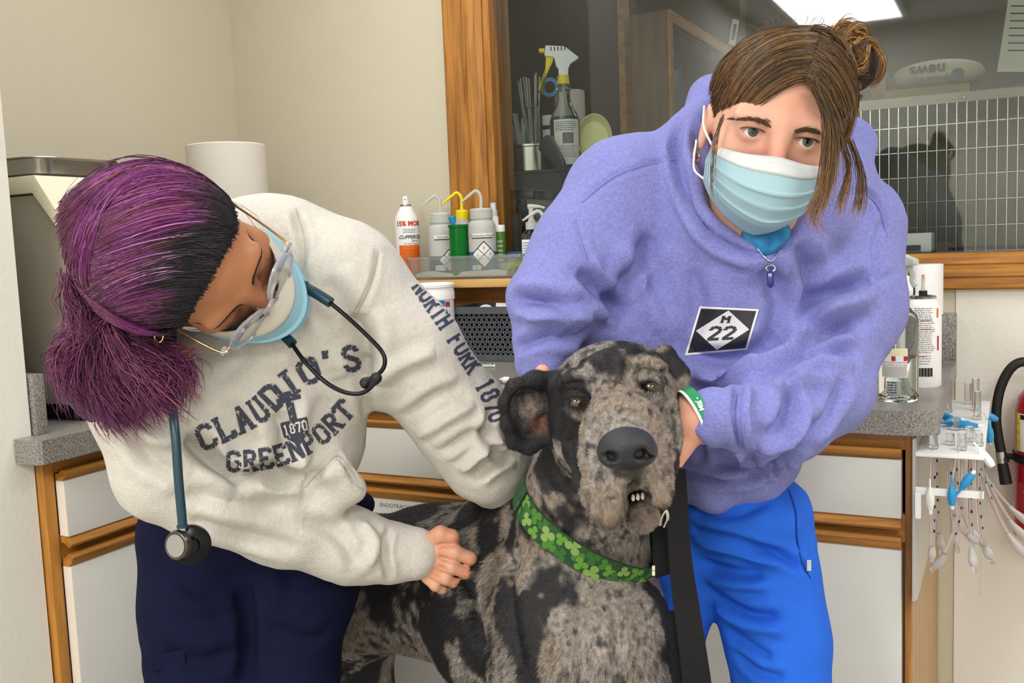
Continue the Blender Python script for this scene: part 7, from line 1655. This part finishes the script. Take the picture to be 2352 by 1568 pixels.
ypx = 0; C_ = C_*(1-bm_)+np.array(lin('1b181c'))*bm_*r2.uniform(.5, 1.8, (n1, 1, 1)); fade = np.clip((T_-.75)/.25, 0, 1)*.35; C_ = C_*(1-fade)+np.array(lin('8a6058'))*fade
# a pale lilac streak and a second dark band
stripe = np.zeros((n1, 1, 1)); st = r2.random(ncs[1]); stripe[ncs[0]:ncs[0]+ncs[1], 0, 0] = (st < .16); C_ = C_*(1-stripe*np.clip((T_-.25)/.1, 0, 1))+np.array(lin('b583b4'))*stripe*np.clip((T_-.25)/.1, 0, 1)
pt = [[(232, 742), (180, 800), (165, 870), (190, 930)], [(235, 750), (205, 830), (215, 900), (260, 960)], [(245, 755), (240, 850), (280, 930), (330, 985)], [(255, 760), (290, 840), (340, 880), (350, 950)], [(270, 770), (340, 830), (400, 860), (385, 930)], [(225, 745), (170, 790), (150, 830), (175, 900)], [(260, 765), (310, 850), (370, 920), (400, 940)], [(240, 752), (225, 860), (250, 940), (300, 990)], [(300, 780), (370, 815), (420, 850), (415, 900)], [(160, 640), (175, 700), (200, 750), (185, 830)], [(185, 690), (200, 740), (195, 790), (180, 860)], [(215, 720), (240, 770), (250, 840), (290, 900)]]
A2_, R2_ = hair_bundle([[P(x, y, 1.105-.015*(i % 3 == 0)) for x, y in g] for i, g in enumerate(pt)], 260, .011, .0006, 14, 31, .0028)
pal2 = ['6c2458', '803a62', '4e183c', '8e5060', '5c224e']; C2_ = np.array([lin(pal2[k]) for k in r2.choice(5, len(A2_), p=[.3, .2, .25, .12, .13])])[:, None, :]*np.ones((1, 14, 1))
fz = []
for i in range(520):
    a = r2.uniform(1.2, 6.6); x0, y0 = 352+188*math.cos(a), 600+200*math.sin(a)
    if x0 > 480 and y0 > 480: continue
    d = r2.uniform(8, 48); fz.append([P(x0-10*math.cos(a), y0-10*math.sin(a), 1.12), P(x0+d*math.cos(a+.4)*.5, y0+d*math.sin(a+.4)*.6, 1.12), P(x0+d*math.cos(a+r2.normal(0, .8)), y0+d*math.sin(a), 1.13)])
A3_, R3_ = hair_bundle(fz, 1, .001, .00022, 14, 33); C3_ = np.array([lin(q) for q in r2.choice(['a86a7a', '9a6a5a', '8a3a80'], len(A3_))])[:, None, :]*np.ones((1, 14, 1))
fg = [[P(x, y, 1.10) for x, y in g] for g in ([(235, 745), (195, 735), (160, 745), (120, 760)], [(232, 750), (190, 755), (150, 790), (115, 800)], [(410, 860), (430, 890), (465, 930)], [(395, 800), (430, 810), (470, 800)])]
A4_, R4_ = hair_bundle(fg, 45, .004, .0003, 14, 35, .003); C4_ = np.array([lin(q) for q in r2.choice(['a8756a', '8a4a6a', '6a2a4c'], len(A4_))])[:, None, :]*np.ones((1, 14, 1))
CC = np.repeat(np.concatenate([C_, C2_, C3_, C4_]).reshape(-1, 3), 3, 0)
V, Q = strands_mesh(np.concatenate([A1_, A2_, A3_, A4_]), np.concatenate([R1_, R2_, R3_, R4_])); ho = mesh_obj('hair', V, Q, mat('hair_purple', None, .42, attr=True, spec=.5), pg, cols=CC); ho['kind'] = 'stuff'
# ================================================================== stethoscope
stt = thing('stethoscope', 'teal stethoscope hung round the neck of the person in the off-white hoodie', 'stethoscope', P(425, 1100, 1.06))
teal = mat('teal_tubing', '123643', .35); blk = mat('black_metal', '17171a', .25, metal=.6)
m = MB(); m.tube(spline([P(395, 930, 1.10), P(403, 1000, 1.085), P(410, 1100, 1.08), P(418, 1190, 1.08), P(419, 1212, 1.08)], 8), [.0052]*28+[.0062]*5, 14); m.build('tubing', teal, stt)
m = MB(); m.tube([P(419, 1208, 1.08), P(420, 1228, 1.08)], .0045, 12); m.build('stem', M['steel'], stt)
c = P(408, 1252, 1.075); ax = -CD*.8-CR*.35; ax /= np.linalg.norm(ax)
m = MB(); m.lathe(c, [(.0145, -.006), (.0165, -.005), (.0170, -.001), (.0155, .003), (.0145, .0035), (.013, .003)], 36, axis=ax); cp_ = m.build('bell', mat('bell_metal', '5a544e', .3, metal=.9), stt)
m = MB(); m.lathe(c+ax*.0032, [(.0125, 0), (.0123, .0006), (.001, .0008)], 32, axis=ax); m.build('diaphragm', mat('diaphragm', '8d8a86', .4), cp_)
c2 = P(438, 1250, 1.092); m = MB(); m.lathe(c2, [(.0205, -.004), (.0222, -.003), (.0222, .003), (.019, .005), (.010, .007), (.008, .013)], 36, axis=ax*.7+CR*.5); m.build('chestpiece', blk, stt)
m = MB(); m.tube(spline([P(600, 600, 1.19), P(650, 640, 1.17), P(690, 655, 1.155), P(720, 670, 1.15), P(760, 695, 1.145)], 8), [.0085]*10+[.0078]*10+[.0064]*13, 14); m.build('yoke', teal, stt)
m = MB(); m.tube(spline([P(600, 690, 1.17), P(640, 755, 1.16), P(672, 790, 1.15)], 8), .0062, 14); m.build('yoke', teal, stt)
m = MB(); m.tube(spline([P(755, 692, 1.146), P(800, 730, 1.14), P(848, 775, 1.135), P(880, 812, 1.13), P(882, 842, 1.128), P(862, 865, 1.128), P(840, 878, 1.128)], 8), .0026, 10); m.build('ear_tube', blk, stt)
m = MB(); m.tube(spline([P(668, 786, 1.15), P(700, 830, 1.14), P(745, 875, 1.13), P(785, 898, 1.125), P(820, 904, 1.122), P(845, 895, 1.12), P(868, 868, 1.118)], 8), .0026, 10); m.build('ear_tube', blk, stt)
for a, b in ((P(862, 866, 1.128), P(838, 880, 1.126)), (P(850, 890, 1.119), P(872, 856, 1.117))):
    dv = (b-a)/np.linalg.norm(b-a); m = MB(); m.lathe(a, [(.0030, 0), (.0036, .004), (.0062, .010), (.0068, .014), (.005, .018), (.002, .0195)], 18, axis=dv); m.build('ear_tip', M['black'], stt)
# ================================================================== collar and leash
def neck_ring(pts, surf, out=.003):
    o = []
    for p in spline([np.array([a, b, 0.]) for a, b in pts], 12):
        h = surf.hit(p[0], p[1])
        if h is not None: o.append(h+(CP-h)/np.linalg.norm(CP-h)*out)
    return np.array(o)
cl = thing('dog_collar', 'green shamrock-patterned collar around the dog\'s neck', 'collar', P(1340, 1270, 1.2))
t3 = [dog.hit(*q) for q in ((1206, 1150), (1385, 1300), (1492, 1304))]
axn = np.cross(t3[1]-t3[0], t3[2]-t3[0]); axn /= np.linalg.norm(axn); axn = axn if axn @ CU > 0 else -axn
c0 = P(1345, 1215, 1.275); c0 = c0-axn*((c0-t3[0]) @ axn)
e1_ = t3[0]-c0; e1_ -= axn*(e1_ @ axn); e1_ /= np.linalg.norm(e1_); e2_ = np.cross(axn, e1_); e2_ = e2_ if e2_ @ (t3[1]-c0) > 0 else -e2_
path = []
for q in np.linspace(0, 6.2832, 73)[:-1]:
    dv = e1_*math.cos(q)+e2_*math.sin(q); h = dog.bvh.ray_cast(Vector(c0), Vector(dv)); rad = .09 if h[0] is None else float(np.linalg.norm(np.array(h[0])-c0)); path.append(min(rad, .125))
rad = np.array(path)
for _ in range(3): rad = np.maximum(rad, (np.roll(rad, 1)+2*rad+np.roll(rad, -1))/4)
for _ in range(4): rad = (np.roll(rad, 1)+2*rad+np.roll(rad, -1))/4
path = np.array([c0+(e1_*math.cos(q)+e2_*math.sin(q))*(r_+.005) for q, r_ in zip(np.linspace(0, 6.2832, 73)[:-1], rad)]); fr_ = path[:50]
ctr = c0
wd2 = .0165; m = MB(); nP = len(path)
def cpt(i, s, th):
    rd = path[i % nP]-ctr; rd -= axn*(rd @ axn); rd /= np.linalg.norm(rd); return path[i % nP]+axn*s*wd2+rd*th
vs = [cpt(i, s, th) for i in range(nP) for (s, th) in ((-1, 0), (1, 0), (1, .003), (-1, .003))]
m.add(vs, [(i*4+a, ((i+1) % nP)*4+a, ((i+1) % nP)*4+b, i*4+b) for i in range(nP) for a, b in ((0, 1), (1, 2), (2, 3), (3, 0))])
cm = mat('collar_web', '1b3d20', .8, var=(55, .8, '28562a'), bump=(900, .4)); m.build('strap', cm, cl)
greens = [mat('leaf_%d' % i, c_, .8) for i, c_ in enumerate(('3f7426', '5a8a2e', '2f5e2a', '78964e'))]
cumL = np.concatenate([[0], np.cumsum(np.linalg.norm(np.diff(path, axis=0), axis=1))]); totF = cumL[len(fr_)-1]
def on_strap(a, s_, th):
    i = int(np.clip(np.searchsorted(cumL, a)-1, 0, len(path)-2)); f = np.clip((a-cumL[i])/(cumL[i+1]-cumL[i]+1e-9), 0, 1); return cpt(i, s_, th)*(1-f)+cpt(i+1, s_, th)*f
lc = 0; rr_ = random.Random(9); aa = .008
while aa < totF-.006:
    s0 = (-.5, .5, .05, -.35, .45)[lc % 5]+rr_.uniform(-.1, .1); a0 = rr_.uniform(0, 6.28); R_ = rr_.uniform(.008, .0115); th = .0033+.0002*(lc % 4); vs = [on_strap(aa, s0, th)]; K_ = 30
    for k in range(K_):
        q = 6.283*k/K_; r_ = R_*(.3+.7*abs(math.cos(1.5*q))**.6); vs.append(on_strap(aa+r_*math.cos(q+a0), float(np.clip(s0+r_*math.sin(q+a0)/wd2, -.98, .98)), th))
    m = MB(); m.add(vs, [(0, 1+k, 1+(k+1) % K_) for k in range(K_)]); m.build('shamrock', greens[lc % 4], cl, smooth=False); lc += 1; aa += .0085
m = MB(); q0 = cpt(1, 0, .004); m.tube([q0+axn*.017-CR*.0, q0-axn*.017], .002, 8); m.build('loop_wire', M['black'], cl)
lsh = thing('leash', 'wide black webbing leash hanging beside the dog\'s chest', 'leash', P(1570, 1400, 1.12))
web = mat('black_webbing', '1a191b', .75, bump=(600, .6), spec=.25)
def ribbon(pts, wpx, mb, th=.0018, rib=0):
    pts3 = [P(a, b, d) for a, b, d, w in pts]; ws = [w*d/FOC/2 for a, b, d, w in pts]
    pp = spline(pts3, 10); wsp = np.interp(np.linspace(0, len(ws)-1, len(pp)), range(len(ws)), ws)
    vs = []; n = len(pp)
    for i in range(n):
        t = pp[min(i+1, n-1)]-pp[max(i-1, 0)]; t /= np.linalg.norm(t); sd = np.cross(t, -CD*1+.25*CR); sd /= np.linalg.norm(sd); nn = np.cross(sd, t); e = th*(1+.0*math.sin(i))
        for a, b in ((-1, -1), (1, -1), (1, 1), (-1, 1)): vs.append(pp[i]+sd*a*wsp[i]+nn*b*e/2)
    fs = [(i*4+a, (i+1)*4+a, (i+1)*4+(a+1) % 4, i*4+(a+1) % 4) for i in range(n-1) for a in range(4)]+[(0, 1, 2, 3), tuple((n-1)*4+k for k in (3, 2, 1, 0))]
    mb.add(vs, fs)
m = MB(); ribbon([(1556, 1075, 1.14, 40), (1556, 1160, 1.125, 52), (1562, 1280, 1.12, 56), (1578, 1400, 1.12, 62), (1592, 1500, 1.12, 66), (1606, 1620, 1.13, 70), (1625, 1900, 1.15, 66)], 0, m); m.build('strap', web, lsh)
m = MB(); ribbon([(1530, 1180, 1.17, 50), (1528, 1240, 1.15, 62), (1532, 1300, 1.142, 66), (1536, 1318, 1.142, 66)], 0, m); m.build('handle_fold', web, lsh)
m = MB(); ribbon([(1552, 1400, 1.135, 30), (1560, 1480, 1.135, 44), (1568, 1560, 1.14, 48), (1570, 1640, 1.14, 48)], 0, m); m.build('strap', web, lsh)
m = MB(); q = P(1524, 1190, 1.09); m.tube(spline([P(1516, 1205, 1.125), P(1520, 1185, 1.12), P(1530, 1172, 1.12), P(1534, 1190, 1.12), P(1526, 1210, 1.125)], 6), .0022, 8); m.build('clip', M['steel'], lsh)
for k in range(2): m = MB(); m.obox(P(1501, 1304+12*k, 1.125), CR, CU, -CD, .0016, .0026, .001); m.build('clip_stud', mat('stud%d' % k, 'd8d0b8', .4), lsh)
